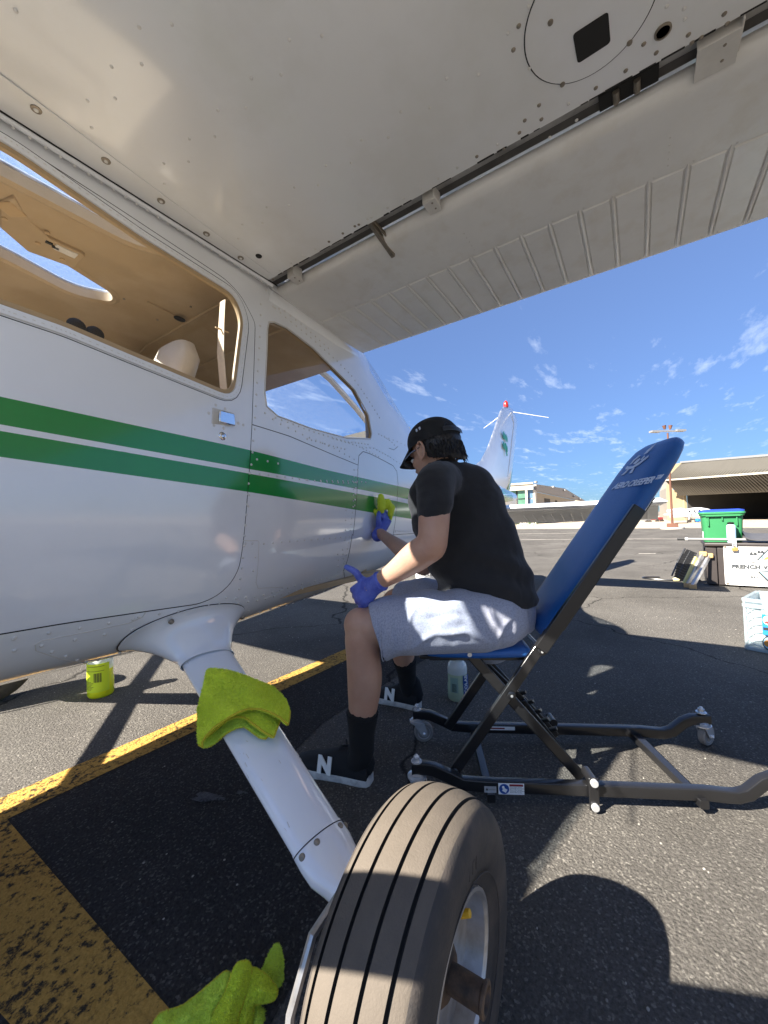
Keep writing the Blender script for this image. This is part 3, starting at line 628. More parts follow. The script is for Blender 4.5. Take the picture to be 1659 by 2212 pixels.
for k in range(46):
    t = rr_.random(); c0 = Vector((-.15, .50, .505)).lerp(Vector((-.06, 1.01, .27)), t); hw = .066 + (.053 - .066) * t; hh = .0258 + (.023 - .0258) * t
    th = rr_.choice([rr_.uniform(.15, .5), rr_.uniform(2.4, 3.0), rr_.uniform(.3, 2.8)]); p = c0 + e * hw * math.cos(th) + b_ * hh * math.sin(th); q = c0 + ax * rr_.uniform(.002, .014) + e * hw * math.cos(th + rr_.uniform(-.05, .05)) + b_ * hh * math.sin(th); mb.bar(p, q, rr_.uniform(.0006, .0016), .0006, up=b_)
mb.build('scratches', m_brkt, gL, 0, kind='stuff')
# wheels
m_tyre = mat('tyre_rubber', (.045, .040, .037), .75, var=.15, vscale=20, bump=.0006, bscale=300, c2=(.075, .06, .05), mscale=12)
m_tread = mat('dusty_tread', (.105, .087, .069), .85, var=.10, vscale=30, bump=.0006, bscale=350, c2=(.10, .082, .064), mscale=9)
m_groove = mat('groove_rubber', (.012, .012, .012), .9)
m_alu = mat('wheel_alloy', (.50, .50, .51), .35, metal=.75, var=.15, vscale=14, bump=.0008, bscale=40, c2=(.25, .22, .19), mix=(.5, .75), mscale=12)
m_rust = mat('dirty_axle', (.16, .10, .06), .6, metal=.3, var=.4, vscale=30, c2=(.06, .045, .035), mscale=20)
m_yel = mat('yellow_cap', (.75, .42, .02), .4)
def wheel(sg):
    c_ = Vector((-.03, 1.245 * sg, .215)); ax = Vector((-.03, sg, 0)).normalized(); R0, W = .215, .073
    w = bpy.data.objects.new('main_wheel', None); col.objects.link(w); w.parent = plane; tag(w, None if sg > 0 else 'wheel on the far side')
    w.location = c_
    prof = []; gr = [-.052, -.022, .012, .042]
    def crown(h): return R0 - .010 * (abs(h) / .055) ** 2.6 if abs(h) < .056 else None
    hs_ = []
    for h in np.arange(-.060, .0601, .004):
        if not any(abs(h - g_) < .0045 for g_ in gr): hs_.append((h, 0))
    for g_ in gr: hs_ += [(g_ - .0026, 0), (g_ - .0018, .006), (g_ + .0018, .006), (g_ + .0026, 0)]
    hs_.sort()
    P = [(R0 - .011 * (abs(h) / .056) ** 2.4 - d, h) for h, d in hs_]
    side = [(R0 - .020, .0665), (R0 - .035, .0715), (R0 - .055, .0735), (R0 - .075, .0725), (R0 - .095, .066), (R0 - .108, .060), (R0 - .113, .054)]
    full = [(r_, -h) for r_, h in side[::-1]] + P + side
    mb = MB(); n = 96; a = ax.orthogonal().normalized(); b = ax.cross(a); rings = []
    for r_, h in full: rings.append([c_ + ax * h + (a * math.cos(2 * math.pi * k / n) + b * math.sin(2 * math.pi * k / n)) * r_ for k in range(n)])
    for i in range(len(full) - 1):
        h = (full[i][1] + full[i + 1][1]) / 2; r1, r2 = full[i][0], full[i + 1][0]
        deep = any(abs(h - g_) < .0024 for g_ in gr)
        mi = 2 if deep else (1 if abs(h) < .0605 else 0)
        mb.loft([rings[i], rings[i + 1]], cap=False, mi=mi)
    o = mb.build('tyre', [m_tyre, m_tread, m_groove], w, 30)
    bm = bmesh.new(); bm.from_mesh(o.data); bmesh.ops.remove_doubles(bm, verts=bm.verts, dist=1e-5); bm.to_mesh(o.data); bm.free(); o.data.shade_smooth(); o.data.set_sharp_from_angle(angle=R(40))
    mb = MB(); mb.lathe([(.101, .030), (.106, .056), (.1045, .062), (.100, .0625), (.096, .058), (.094, .040), (.090, .020), (.060, .010), (.040, .012), (.036, .030), (.0, .030)], c_, ax, 64); mb.build('rim', m_alu, w, 35)
    mb = MB(); mb.lathe([(.0, -.06), (.09, -.055), (.098, -.03), (.098, .02), (.0, .02)], c_, ax, 32); mb.build('brake_disc', m_rust, w)
    hub = MB(); hub.lathe([(.034, .012), (.033, .034), (.026, .040), (.0, .040)], c_, ax, 24); hub.build('hub', m_rust, w)
    if sg > 0:
        mb = MB(); mb.cyl(c_ + ax * .03, c_ + ax * .085, .0165, .0165, 20); mb.lathe([(.0165, .085), (.019, .086), (.019, .091), (.014, .092), (.012, .086), (0, .086)], c_, ax, 20); mb.build('axle', m_rust, w, 40, bevel=.001)
        th = R(112); e = Vector((math.cos(th), 0, math.sin(th))); e2 = ax.cross(e)
        mb = MB(); mb.tube([c_ + e * .06 + ax * .02, c_ + e * .066 + ax * .034, c_ + e * .072 + ax * .046], .004, 8); mb.build('valve_stem', m_dark, w)
        mb = MB(); mb.cyl(c_ + e * .071 + ax * .044, c_ + e * .078 + ax * .060, .0062, .0055, 8); mb.build('valve_cap', m_yel, w, bevel=.001)
        for k in range(6):
            th = 2 * math.pi * k / 6 + .3; q = c_ + (Vector((1, 0, 0)) * math.cos(th) + Vector((0, 0, 1)) * math.sin(th)) * .052 + ax * .012
            mb = MB(); mb.cyl(q, q + ax * .012, .0065, .0065, 6); mb.build('wheel_bolt', m_rust, w)
        # paper labels inside the rim
        for th, cl, s_ in ((75, (.45, .16, .09), 'JG'), (20, (.55, .53, .48), None), (-40, (.55, .53, .48), 'WING')):
            th = R(th); e = Vector((math.cos(th), 0, math.sin(th))); tdir = Vector((-math.sin(th), 0, math.cos(th)))
            mm = mat('wheel_label', cl, .6, var=.2, vscale=40); mb = MB(); base = c_ + e * .082 + ax * .021; mb.bar(base - tdir * .016, base + tdir * .016, .014, .0008, ax); mb.build('wheel_label', mm, w)
        # tyre sidewall scuffs and raised lettering
        mb = MB()
        for k in range(9):
            th = R(60 + k * 5.0); e = Vector((math.cos(th), 0, math.sin(th))); q = c_ + e * (R0 - .062) + ax * .0730; tdir = Vector((-math.sin(th), 0, math.cos(th)))
            mb.bar(q - e * .008, q + e * .008, .0016, .001, ax)
            if k % 2: mb.bar(q + e * .007 - tdir * .001, q + e * .007 + tdir * .008, .0014, .001, ax)
        mb.build('sidewall_lettering', m_tyre, w)
        mb = MB(); mb.tube([c_ + (Vector((math.cos(R(t)), 0, math.sin(R(t)))) * (R0 - .09)) + ax * .0695 for t in range(0, 361, 6)], .0012, 6); mb.build('sidewall_ring', m_tyre, w)
    # caliper plate and bent brake line inboard of the tyre
    mb = MB(); pl = [(.09 * math.cos(R(t)), .09 * math.sin(R(t))) for t in range(60, 240, 12)]; 
    mb.box(c_ - ax * .094 + Vector((.055, 0, .02)), (.05, .03, .09)); mb.build('brake_caliper', m_alu, w, bevel=.006)
    mb = MB(); mb.tube([c_ - ax * .10 + Vector(q) for q in ((-.01, 0, .05), (.06, 0, .10), (.12, -.0, .09), (.16, 0, .03), (.175, 0, -.06))], .006, 8); mb.build('brake_line', m_alu, w)
    return w
wheel(1); wheel(-1)
# nose gear and nose (outside the frame, they only throw shadows)
mb = MB(); xs = [1.28, 1.5, 1.9, 2.2, 2.32]; 
mb.loft([[Vector((x, a * w_ * math.copysign(abs(math.cos(t)) ** .7, math.cos(t)), 1.03 + h_ * math.copysign(abs(math.sin(t)) ** .7, math.sin(t)))) for t in np.linspace(0, 2 * math.pi, 24, endpoint=False) for a in (1,)] for x, w_, h_ in zip(xs, (.52, .52, .48, .40, .30), (.44, .44, .38, .28, .2))]); mb.build('cowling', m_white, plane, 50)
mb = MB(); mb.lathe([(.17, 0), (.15, .1), (.08, .22), (0, .27)], (2.33, 0, 1.02), (1, 0, 0)); mb.build('spinner', m_white, plane)
for sgn in (1, -1):
    mb = MB(); mb.tube([(2.42, 0, 1.02), (2.42, .3 * sgn, 1.02 + .1 * sgn), (2.42, .9 * sgn, 1.02 + .3 * sgn)], [(.03, .02), (.075, .015), (.05, .006)], 12); mb.build('propeller_blade', m_dark, plane)
mb = MB(); mb.cyl((1.63, 0, .2), (1.63, 0, .8), .03); mb.build('nose_strut', m_white, plane)
mb = MB(); mb.lathe([(.08, -.06), (.16, -.05), (.19, -.02), (.19, .02), (.16, .05), (.08, .06)], (1.63, 0, .19), (0, 1, 0)); mb.build('nose_wheel', m_tyre, plane)
# ------------------------------------------------------------------ wings
WZ = 1.67
def wing(sg):
    root = bpy.data.objects.new('wing', None); col.objects.link(root); root.parent = plane; tag(root, None if sg > 0 else 'wing on the far side')
    Y0, Y1 = .47, 5.2
    prof = [(.56, 1.745), (.55, 1.71), (.49, 1.686), (.36, 1.673), (.18, WZ), (-.10, WZ), (-.382, WZ), (-.3825, WZ + .004), (-.3825, 1.690), (-.41, 1.697), (-.45, 1.710), (-.50, 1.755), (-.56, 1.78), (-.64, 1.79), (-.70, 1.785), (-.70, 1.79), (-.45, 1.83), (-.1, 1.868), (.15, 1.880), (.38, 1.86), (.51, 1.81)]
    mb = MB(); mb.loft([[Vector((x, y * sg, z)) for x, z in prof] for y in (Y0, .9, 1.5, 2.5, 4, Y1)]); mb.build('wing_skin', m_wing, root, 22)
    # flap
    fp = [(-.451, 1.696), (-.4495, 1.687), (-.453, 1.677), (-.461, 1.669), (-.474, 1.6645), (-.49, 1.663), (-.665, 1.662), (-.99, 1.657), (-.995, 1.661), (-.80, 1.71), (-.62, 1.745), (-.55, 1.745), (-.49, 1.722), (-.463, 1.705)]
    f0, f1 = (.47, 2.9) if sg > 0 else (.56, 2.9)
    mb = MB(); mb.loft([[Vector((x, y * sg, z)) for x, z in fp] for y in (f0, f1)]); fo = mb.build('flap', m_flap, root, 50)
    mb = MB(); mb.loft([[Vector((x, y * sg, z)) for x, z in fp] for y in (2.92, Y1)]); mb.build('aileron', m_flap, root, 50)
    return root, fo
wL, flapL = wing(1); wR, flapR = wing(-1)
# beaded skins of the flap: one panel per bay, raised bead between them
ys = [.50, .60] + [.675 + i * .0757 for i in range(19)]; xb = -.668
def fz_(x): return 1.662 + (x + .665) * (.005 / .325)
for i in range(len(ys) - 1):
    ya, yb = ys[i] + .006, ys[i + 1] - .006
    mb = MB(); pts = [(xb, ya), (xb, yb), (-.983, yb), (-.983, ya)]
    top = [Vector((x, y, fz_(x) - .0002)) for x, y in pts]; bot = [Vector((x + (.004 if x < -.9 else -.003), y + (.002 if k in (0, 3) else -.002), fz_(x) - .0032)) for k, (x, y) in enumerate(pts)]
    mb.loft([top, bot]); mb.build('flap_panel', m_flap, flapL)
    if i:
        y = ys[i]; mb = MB(); mb.tube([(xb + .006, y, fz_(xb) - .001), (xb - .012, y, fz_(xb) - .002), (-.97, y, fz_(-.97) - .0022), (-.988, y, fz_(-.98))], [(.0012, .001), (.0040, .0036), (.0040, .0036), (.001, .001)], 8); mb.build('flap_bead', m_flap, flapL)
fr = MB()
for i, y in enumerate(ys):
    for dy in (-.018, .018): fr.dome((-.975, y + dy, fz_(-.975) - .003), (0, 0, -1), .0028, n=6); 
    fr.dome((-.66, y + .01, 1.6612), (0, 0, -1), .0022, n=6)
for x in (-.56,):
    for y in (.8, 1.15, 1.62): 
        for k in range(5): fr.dome((x - k * .02, y, 1.662), (0, 0, -1), .002, n=6)
fr.build('flap_rivets', m_rivet, flapL, 50, kind='stuff')
# root strip with big washered screws
a_, b_ = G(0, 158, WZ), G(597, 600, WZ)
k_ = (b_.y - a_.y) / (b_.x - a_.x); ye = lambda x: a_.y + (x - a_.x) * k_
mb = MB(); pts = [(.44, .537), (-.378, .537), (-.378, ye(-.378)), (.44, ye(.44))]; mb.prism([(x, y) for x, y in pts], (0, 0, WZ - .0022), (1, 0, 0), (0, 1, 0), .002); mb.build('root_strip', m_wing, wL, bevel=.001)
for px, py in ((78, 236), (229, 347), (348, 434), (446, 505), (520, 557)):
    c_ = G(px, py, WZ - .0025); mb = MB(); mb.lathe([(.009, 0), (.0085, .0015), (.006, .002)], c_, (0, 0, -1), 20); w_ = mb.build('washer', m_screw, wL); mb = MB(); mb.dome(c_ + Vector((0, 0, -.0018)), (0, 0, -1), .0045, n=10); mb.build('screw', m_rivet, wL)
# dark filler line where the wing meets the cabin
mb = MB(); mb.tube([(x, .534 + .0012 * math.sin(x * 60), WZ - .001) for x in np.arange(.44, -.43, -.02)], (.0022, .0022), 6); mb.build('wing_root_seal', m_seam, wL)
mb = MB()
for k in range(34): mb.dome((.42 - k * .025, .5295, 1.655), (0, 1, -.2), .0032, n=6)
mb.build('cabin_top_rivets', m_rivet, plane, 50, kind='stuff')
# rounded cover along the top of the cabin side
mb = MB(); mb.tube([(x, .531, 1.662) for x in (1.0, -.40)] , (.004, .006), 8); mb.build('cabin_gutter', m_white, plane)
# round inspection plate with the square opening
c_ = (G(1155, 100, WZ) + G(1412, 60, WZ)) / 2; c_ = Vector((-.235, 1.495, WZ))
pr = .098; mb = MB(); mb.lathe([(pr, 0), (pr - .001, .0022), (0, .0022)], c_ + Vector((0, 0, .0002)), (0, 0, -1), 64); pl_o = mb.build('inspection_plate', m_wing, wL)
mb = MB(); mb.lathe([(pr + .0015, 0), (pr + .0015, .0006), (pr - .001, .0006)], c_, (0, 0, -1), 64); mb.build('plate_seam', m_seam, wL)
sq = [G(*p, WZ - .003) for p in ((1237, 75), (1314, 25), (1319, 92), (1248, 138))]; mb = MB(); mb.prism(rnd([(p.x, p.y) for p in sq], .006), (0, 0, WZ - .0032), (1, 0, 0), (0, 1, 0), .001); mb.build('plate_opening', m_seam, pl_o)
for px, py in ((1189, 48), (1360, 92), (1215, 182)):
    q = G(px, py, WZ - .002); mb = MB(); mb.lathe([(.0045, 0), (.004, .002), (.002, .0026)], q, (0, 0, -1), 16); mb.build('screw', m_screw, wL)
q = G(1432, 67, WZ - .0005); mb = MB(); mb.lathe([(.0125, .0), (.0125, .002), (.010, .003), (.0095, 0)], q, (0, 0, -1), 24); mb.build('drain_hole', m_screw, wL); mb = MB(); mb.lathe([(.0092, .001), (0, .001)], q, (0, 0, -1), 20); mb.build('drain_hole_inside', m_seam, wL)
q = G(559, 553, WZ - .0005); mb = MB(); mb.lathe([(.0095, .0), (.0085, .002), (.004, .003)], q, (0, 0, -1), 24); mb.build('fuel_drain', m_seam, wL)
wr = MB(); wd = MB()
z1 = lambda x, y: (x * .5, y * .5); z2_ = lambda x, y: (829.5 + x * .5, y * .5)
for f_, L in ((z1, [(68, 48), (602, 118), (742, 105), (1250, 172), (1390, 155), (612, 277), (482, 288), (1086, 338), (1214, 323), (378, 435), (498, 425), (942, 477), (1062, 465), (396, 552), (818, 600), (928, 590), (1562, 606), (708, 706), (814, 698), (1408, 715), (1516, 704), (710, 794), (1272, 810), (1374, 800), (1152, 896), (1247, 887), (1046, 970), (1134, 964), (1030, 1032), (1588, 947), (1605, 940), (1362, 1076), (1310, 1107), (1258, 1137), (1208, 1168)]),
              (z2_, [(625, 28), (818, 30), (885, 52), (535, 143), (778, 130), (1018, 88), (1300, 82), (1222, 27), (1297, 37), (408, 323), (270, 340), (628, 295), (198, 467), (73, 483), (18, 594), (490, 624), (316, 725), (233, 773), (157, 817), (85, 858), (15, 898), (797, 448), (910, 270), (787, 236), (810, 324), (1015, 198), (717, 594), (832, 520)])):
    for p in L: wr.dome(G(*f_(*p), WZ), (0, 0, -1), .0034, n=8)
wr.build('wing_rivets', m_rivet, wL, 50, kind='stuff')
for f_, L in ((z2_, [(582, 112), (559, 215), (670, 454), (608, 520), (680, 515), (585, 573), (401, 676), (518, 643), (1044, 305), (1176, 228), (1122, 190), (1315, 150), (1470, 60), (1482, 103), (1370, 163), (1330, 185), (915, 380)]), (z1, [(1533, 977), (1550, 970), (1481, 1008), (1421, 1044), (1180, 1208)])):
    for p in L: wd.dome(G(*f_(*p), WZ), (0, 0, -1), .0042, n=8)
wd.build('wing_screws', m_screw, wL, 50, kind='stuff')
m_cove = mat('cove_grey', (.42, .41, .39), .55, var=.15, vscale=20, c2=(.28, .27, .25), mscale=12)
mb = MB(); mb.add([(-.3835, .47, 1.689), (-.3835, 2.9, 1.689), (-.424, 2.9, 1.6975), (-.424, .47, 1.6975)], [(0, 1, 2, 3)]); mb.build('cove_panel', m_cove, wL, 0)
mb = MB(); mb.add([(-.424, .47, 1.6972), (-.424, 2.9, 1.6972), (-.447, 2.9, 1.7000), (-.447, .47, 1.7000)], [(0, 1, 2, 3)]); mb.build('cove_shade_strip', mat('cove_shade_paint', (.09, .085, .08), .7, var=.3, vscale=20), wL, 0)  # dark strip ahead of the flap nose: the gap's shade is painted into its colour
# worn dark edge of the wing skin at the cove
mb = MB(); rr_ = random.Random(3); y = .58
while y < 1.9:
    L_ = rr_.uniform(.01, .05); 
    if rr_.random() < .75: mb.box((-.3815, y + L_ / 2, WZ - .0004), (rr_.uniform(.0015, .004), L_, .001))
    y += L_ + rr_.uniform(.0, .012)
mb.build('chipped_edge', m_seam, wL, kind='stuff')
# flap hinges, actuator arm and cove fittings
def brk(px, w, hgt, lab):
    q = G(*px, WZ - .004); mb = MB()
    mb.box((q.x, q.y, WZ - .004), (hgt, w, .003)); mb.box((q.x + hgt * .25, q.y + w / 2, WZ + .012), (hgt * .9, .003, .034)); mb.box((q.x + hgt * .48, q.y, WZ + .016), (.003, w, .04)); mb.build('flap_bracket', m_brkt, wL, bevel=.001, label=lab)
    for dx in (-.2, .25):
        mb = MB(); mb.dome((q.x + dx * hgt, q.y + w * .15, WZ - .0055), (0, 0, -1), .003); mb.build('screw', m_screw, wL)
brk((640, 604), .035, .045, None); brk((934, 446), .035, .045, None); brk((1548, 122), .060, .062, 'largest bracket')
mb = MB(); p0_, p1_ = G(795, 488, WZ), G(850, 552, WZ - .01); mb.bar(p0_ + Vector((0, 0, .02)), p1_, .012, .016); mb.bar(p0_ + Vector((0, .006, .025)), p1_ + Vector((.01, .02, .01)), .004, .01); mb.build('flap_pushrod', m_screw, wL, bevel=.001)
mb = MB(); q = G(1357, 210, WZ + .01); mb.box((-.425, q.y, 1.697), (.035, .10, .012)); mb.build('cove_opening', m_seam, wL)
for dy in (-.02, .015):
    mb = MB(); mb.cyl((-.412, q.y + dy, 1.688), (-.438, q.y + dy, 1.688), .006, n=8); mb.build('cove_roller', m_screw, wL)
for px in ((1075, 358), (715, 560)):
    q = G(*px, WZ + .02); mb = MB(); mb.tube([(-.410 + .020 * math.sin(t), q.y + .06 * math.cos(t), 1.6955 + .006 * math.sin(-t)) for t in np.linspace(0, 2 * math.pi, 25)], .0012, 5); mb.build('cove_cover', m_brkt, wL)
# wing root fillet behind the flap
mb = MB(); fl_ = [(-.40, .50, 1.640), (-.60, .475, 1.640), (-.80, .45, 1.645), (-.98, .425, 1.655), (-1.06, .40, 1.665)]
mb.tube(fl_, [(.02, .03), (.025, .035), (.03, .04), (.028, .035), (.004, .006)], 12); mb.build('root_fillet', m_white, plane)
# wing struts
for sg in (1, -1):
    mb = MB(); mb.tube([(.67, .50 * sg, .68), (.585, 1.4 * sg, 1.05), (.44, 2.85 * sg, 1.69)], [(.055, .016)] * 3, 20, up=(0, 0, 1)); mb.build('wing_strut', m_white, plane, 60, label=None if sg > 0 else 'strut of the far wing')
# ------------------------------------------------------------------ tail
m_teal = mat('clover_green', (.02, .36, .22), .4)
fin_px = [(1000, 1014), (1022, 1008), (1038, 995), (1052, 968), (1064, 935), (1073, 908), (1080, 888), (1086, 879), (1094, 875)]
fin = [on(px, py, 1, 0) for px, py in fin_px]; te = [on(px, py, 1, 0) for px, py in ((1108, 884), (1117, 908), (1117, 918), (1104, 1040), (1097, 1088))]
te[-1].z = 1.1; fin[0].z -= .05
poly = [(p.x, p.z) for p in fin + te] + [(-4.9, 1.05), (-3.5, 1.25)]
def fin_lift(s_): return lambda p, off: Vector((p[0], s_ * (.045 * max(0, min(1, (poly_d(p)) / .22)) ** .5 + off), p[1]))
def poly_d(p):
    d = 9; P2 = Vector(p)
    for i in range(len(poly) - 3):
        a = Vector(poly[i]); b = Vector(poly[i + 1]); t = max(0, min(1, (P2 - a).dot(b - a) / (b - a).length_squared)); d = min(d, (P2 - a.lerp(b, t)).length)
    return d
gf = [(x, z) for x in np.arange(-5.8, -3.4, .07) for z in np.arange(1.0, 2.6, .07)]
swoosh = [on(px, py, 1, 0) for px, py in ((1111, 960), (1104, 1010), (1094, 1040), (1082, 1068), (1070, 1085))]
def cls_fin(p):
    q = [(s_.x, s_.z) for s_ in swoosh] + [(-3.9, 1.0), (-5.9, 1.0), (-5.9, 1.9)]; return 1 if inside(p, q) else 0
mb = MB()
for s_ in (1, -1):
    sh = sheet(poly, [], gf, .08, fin_lift(s_), [[(q.x, q.z) for q in swoosh]], cls_fin); n0 = len(mb.v); mb.v += sh.v; mb.f += [tuple(i + n0 for i in f) for f in sh.f]; mb.mi += sh.mi
fin_o = mb.build('fin', [m_white, m_green], plane, 50)
hin = [on(px, py, 1, .047) for px, py in ((1105, 890), (1110, 915), (1097, 1030))]; mb = MB(); mb.tube(hin, .004, 5); mb.build('rudder_hinge_line', m_brkt, fin_o)
mb = MB()
cen = on(1092, 957, 1, .062)
for k in range(4):
    th = R(45 + 90 * k + 8); c2_ = cen + Vector((math.cos(th) * .075, 0, math.sin(th) * .10))
    mb.ball(c2_ + Vector((.016, 0, .02)), (.040, .003, .052), n=10, m=6); mb.ball(c2_ - Vector((.02, 0, -.005)), (.036, .003, .045), n=10, m=6)
mb.tube([cen, cen + Vector((-.03, 0, -.10)), cen + Vector((-.05, 0, -.17))], .007, 6); mb.build('clover_emblem', m_teal, fin_o)
mb = MB(); q = on(1093, 878, 1, 0); mb.lathe([(.035, 0), (.035, .03), (.028, .07), (.012, .09), (0, .093)], q - Vector((0, 0, .01)), (0, 0, 1), 16); mb.build('beacon', m_red, fin_o)
for a, b in (((1108, 890), (1185, 902)), ((1088, 893), (1045, 925))):
    p = on(*a, 1, .04 if a[0] > 1100 else -.04); v_ = AT(*b, (p - CP).dot(cd) + (-.15 if a[0] > 1100 else .3)); mb = MB(); mb.tube([p, v_], [.007, .004], 5); mb.build('antenna', m_brkt, fin_o)
def stab(sg):
    root = bpy.data.objects.new('stabilizer', None); col.objects.link(root); root.parent = plane; tag(root, None if sg > 0 else 'stabilizer on the far side')
    zr = lambda y: .965 - .0 * y
    def prof(y):
        t = y / 1.74; le = -3.82 - .10 * t; hg = -4.30; z = zr(y); return [(le, z), (le - .02, z + .022), (le - .12, z + .045), (hg, z + .035), (hg, z - .035), (le - .12, z - .03), (le - .02, z - .018)]
    mb = MB(); mb.loft([[Vector((x, y * sg, z)) for x, z in prof(y)] for y in (.10, .6, 1.2, 1.70)] + [[Vector((x * .97 - .12, 1.755 * sg, .965 + (z - .965) * .3)) for x, z in prof(1.74)]]); mb.build('stabilizer_skin', m_white, root, 50)
    el = lambda y: [(-4.31, .965 + .03), (-4.34, .965 + .032), (-4.72 + .03 * y, .80), (-4.72 + .03 * y, .793), (-4.33, .965 - .038)]
    mb = MB(); mb.loft([[Vector((x, y * sg, z)) for x, z in el(y)] for y in (.16, 1.70)]); e_ = mb.build('elevator', m_flap, root, 40)
    if sg > 0:
        for k in range(13):
            y = .35 + k * .105; p = Vector((-4.40, y, .885)); q = Vector((-4.66, y + .0, .80 - .004)); mb = MB(); n2 = Vector((-.42, 0, -.9)); mb.tube([p, p.lerp(q, .06) + n2 * .002, p.lerp(q, .9) + n2 * .002, q], [.001, .008, .008, .001], 6); mb.build('elevator_bead', m_flap, e_)
    return root
stab(1); stab(-1)
# ------------------------------------------------------------------ creeper seat (local frame: s back, t towards the near side)
P0 = Vector((-.85, .78, 0)); U = Vector((-.47773, .878506, 0)); V = Vector((.878506, .47773, 0)); Zv = Vector((0, 0, 1))
def PL(s_, t, z): return P0 + U * s_ + V * t + Zv * z
def PT(px, py, t): return onplane(px, py, P0 + V * t, V)
def DV(s_, t, z): return U * s_ + V * t + Zv * z
m_blk = mat('black_powder_coat', (.012, .012, .013), .28, var=.15, vscale=12, coat=.35, bump=.0003, bscale=120)
m_blue = mat('blue_vinyl', (.013, .105, .35), .38, var=.05, vscale=5, bump=.0008, bscale=260, coat=.15)
m_zinc = mat('zinc_plate', (.66, .67, .68), .25, metal=.55, var=.1, vscale=30)
m_rubg = mat('grey_rubber', (.24, .225, .21), .7, var=.1)
m_lbl = mat('label_white', (.78, .78, .76), .4); m_lblb = mat('label_blue', (.015, .07, .28), .4); m_lblr = mat('label_maroon', (.22, .02, .03), .4); m_ink = mat('black_ink', (.02, .02, .02), .5)
m_print = mat('pale_print', (.66, .74, .88), .5)
crp = thing('creeper_seat', PL(.5, .16, 0), 'blue padded reclining creeper seat on a black frame with casters', 'creeper seat')
def rail(t, pts, nm, extra=None):
    path = [PL(s_, t, z) for s_, z in pts]; mb = MB(); mb.tube(path, (.0132, .0168), 24, up=(0, 0, 1), power=9); return mb.build(nm, m_blk, crp, 40, bevel=0)
near = [(-.015, .104), (.028, .104), (.05, .101), (.10, .080), (.135, .062), (.20, .058), (.50, .056), (.82, .052), (.875, .047), (.90, .046), (.93, .054), (.97, .086), (1.0, .098), (1.06, .1)]
rl = rail(.325, near, 'side_rail'); rf = rail(.0, [(s_ - .0 + (.0 if i < 3 else 0), z) for i, (s_, z) in enumerate(near)], 'side_rail')
for s_ in (.215, .80):
    mb = MB(); mb.tube([PL(s_, -.02, .034), PL(s_ + (.0 if s_ < .5 else -.0), .35, .034)], (.0145, .012), 12, power=7); mb.build('cross_bar', m_blk, crp, 40)
def caster(s_, t, rot):
    c = PL(s_, t, -.004); a = thing_part('caster')
    mb = MB(); mb.lathe([(.017, .0), (.017, .003)], c + Zv * .1255, Zv, 20); mb.cyl(c + Zv * .128, c + Zv * .140, .0105, .0105, 6); mb.ball(c + Zv * .141, .007, n=10, m=6); mb.build('caster_nut', m_zinc, a, 40)
    mb = MB(); mb.lathe([(.022, .078), (.029, .080), (.029, .085), (.019, .088), (.022, .091), (.016, .094), (.012, .096)], c, Zv, 24); 
    d = Vector((math.cos(rot), math.sin(rot), 0)); q = Vector((-d.y, d.x, 0)); ax = c + d * .024 + Zv * .041
    for k in (-1, 1):
        pl = [(-.018, .082), (.026, .082), (.036, .042), (.032, .031), (.018, .030), (.004, .048)]; mb.prism(pl, c + q * (.016 * k - .001), d, Zv, .0022)
    mb.build('caster_fork', m_zinc, a, 35)
    mb = MB(); mb.cyl(ax - q * .020, ax + q * .020, .005, .005, 8); mb.ball(ax + q * .02, .0065, n=8, m=5); mb.ball(ax - q * .02, .0065, n=8, m=5); mb.build('caster_axle', m_zinc, a)
    mb = MB(); mb.lathe([(.024, -.010), (.032, -.012), (.0362, -.008), (.0368, 0), (.0362, .008), (.032, .012), (.024, .010)], ax, q, 32); mb.build('caster_wheel', m_rubg, a); mb = MB(); mb.lathe([(.0, -.009), (.016, -.009), (.025, -.0105), (.0255, 0), (.025, .0105), (.016, .009), (0, .009)], ax, q, 24); mb.build('caster_hub', m_alu, a)
def thing_part(nm):
    o = bpy.data.objects.new(nm, None); col.objects.link(o); o.parent = crp; return o
caster(0, 0, 2.2); caster(1.035, 0, 2.6); caster(.0, .325, 1.2); caster(1.04, .325, 1.0)
# end links with bright pins
for t in (-.0, .325):
    mb = MB(); o_ = .022 if t > .1 else -.022
    mb.box(PL(.505, t + o_, .054), (.028, .006, .092), Matrix((U, V, Zv)).transposed()); mb.build('link_plate', m_blk, crp, bevel=.006)
    for z in (.020, .088):
        mb = MB(); mb.cyl(PL(.505, t + o_ - .006, z), PL(.505, t + o_ + (.011 if t > .1 else .011), z), .011, .011, 18); mb.build('pin', m_zinc, crp, bevel=.002)
    mb = MB(); mb.cyl(PL(.505, t - .03, .088), PL(.505, t + .024, .088), .0135, .014, 16); mb.build('pivot_bushing', m_blk, crp)
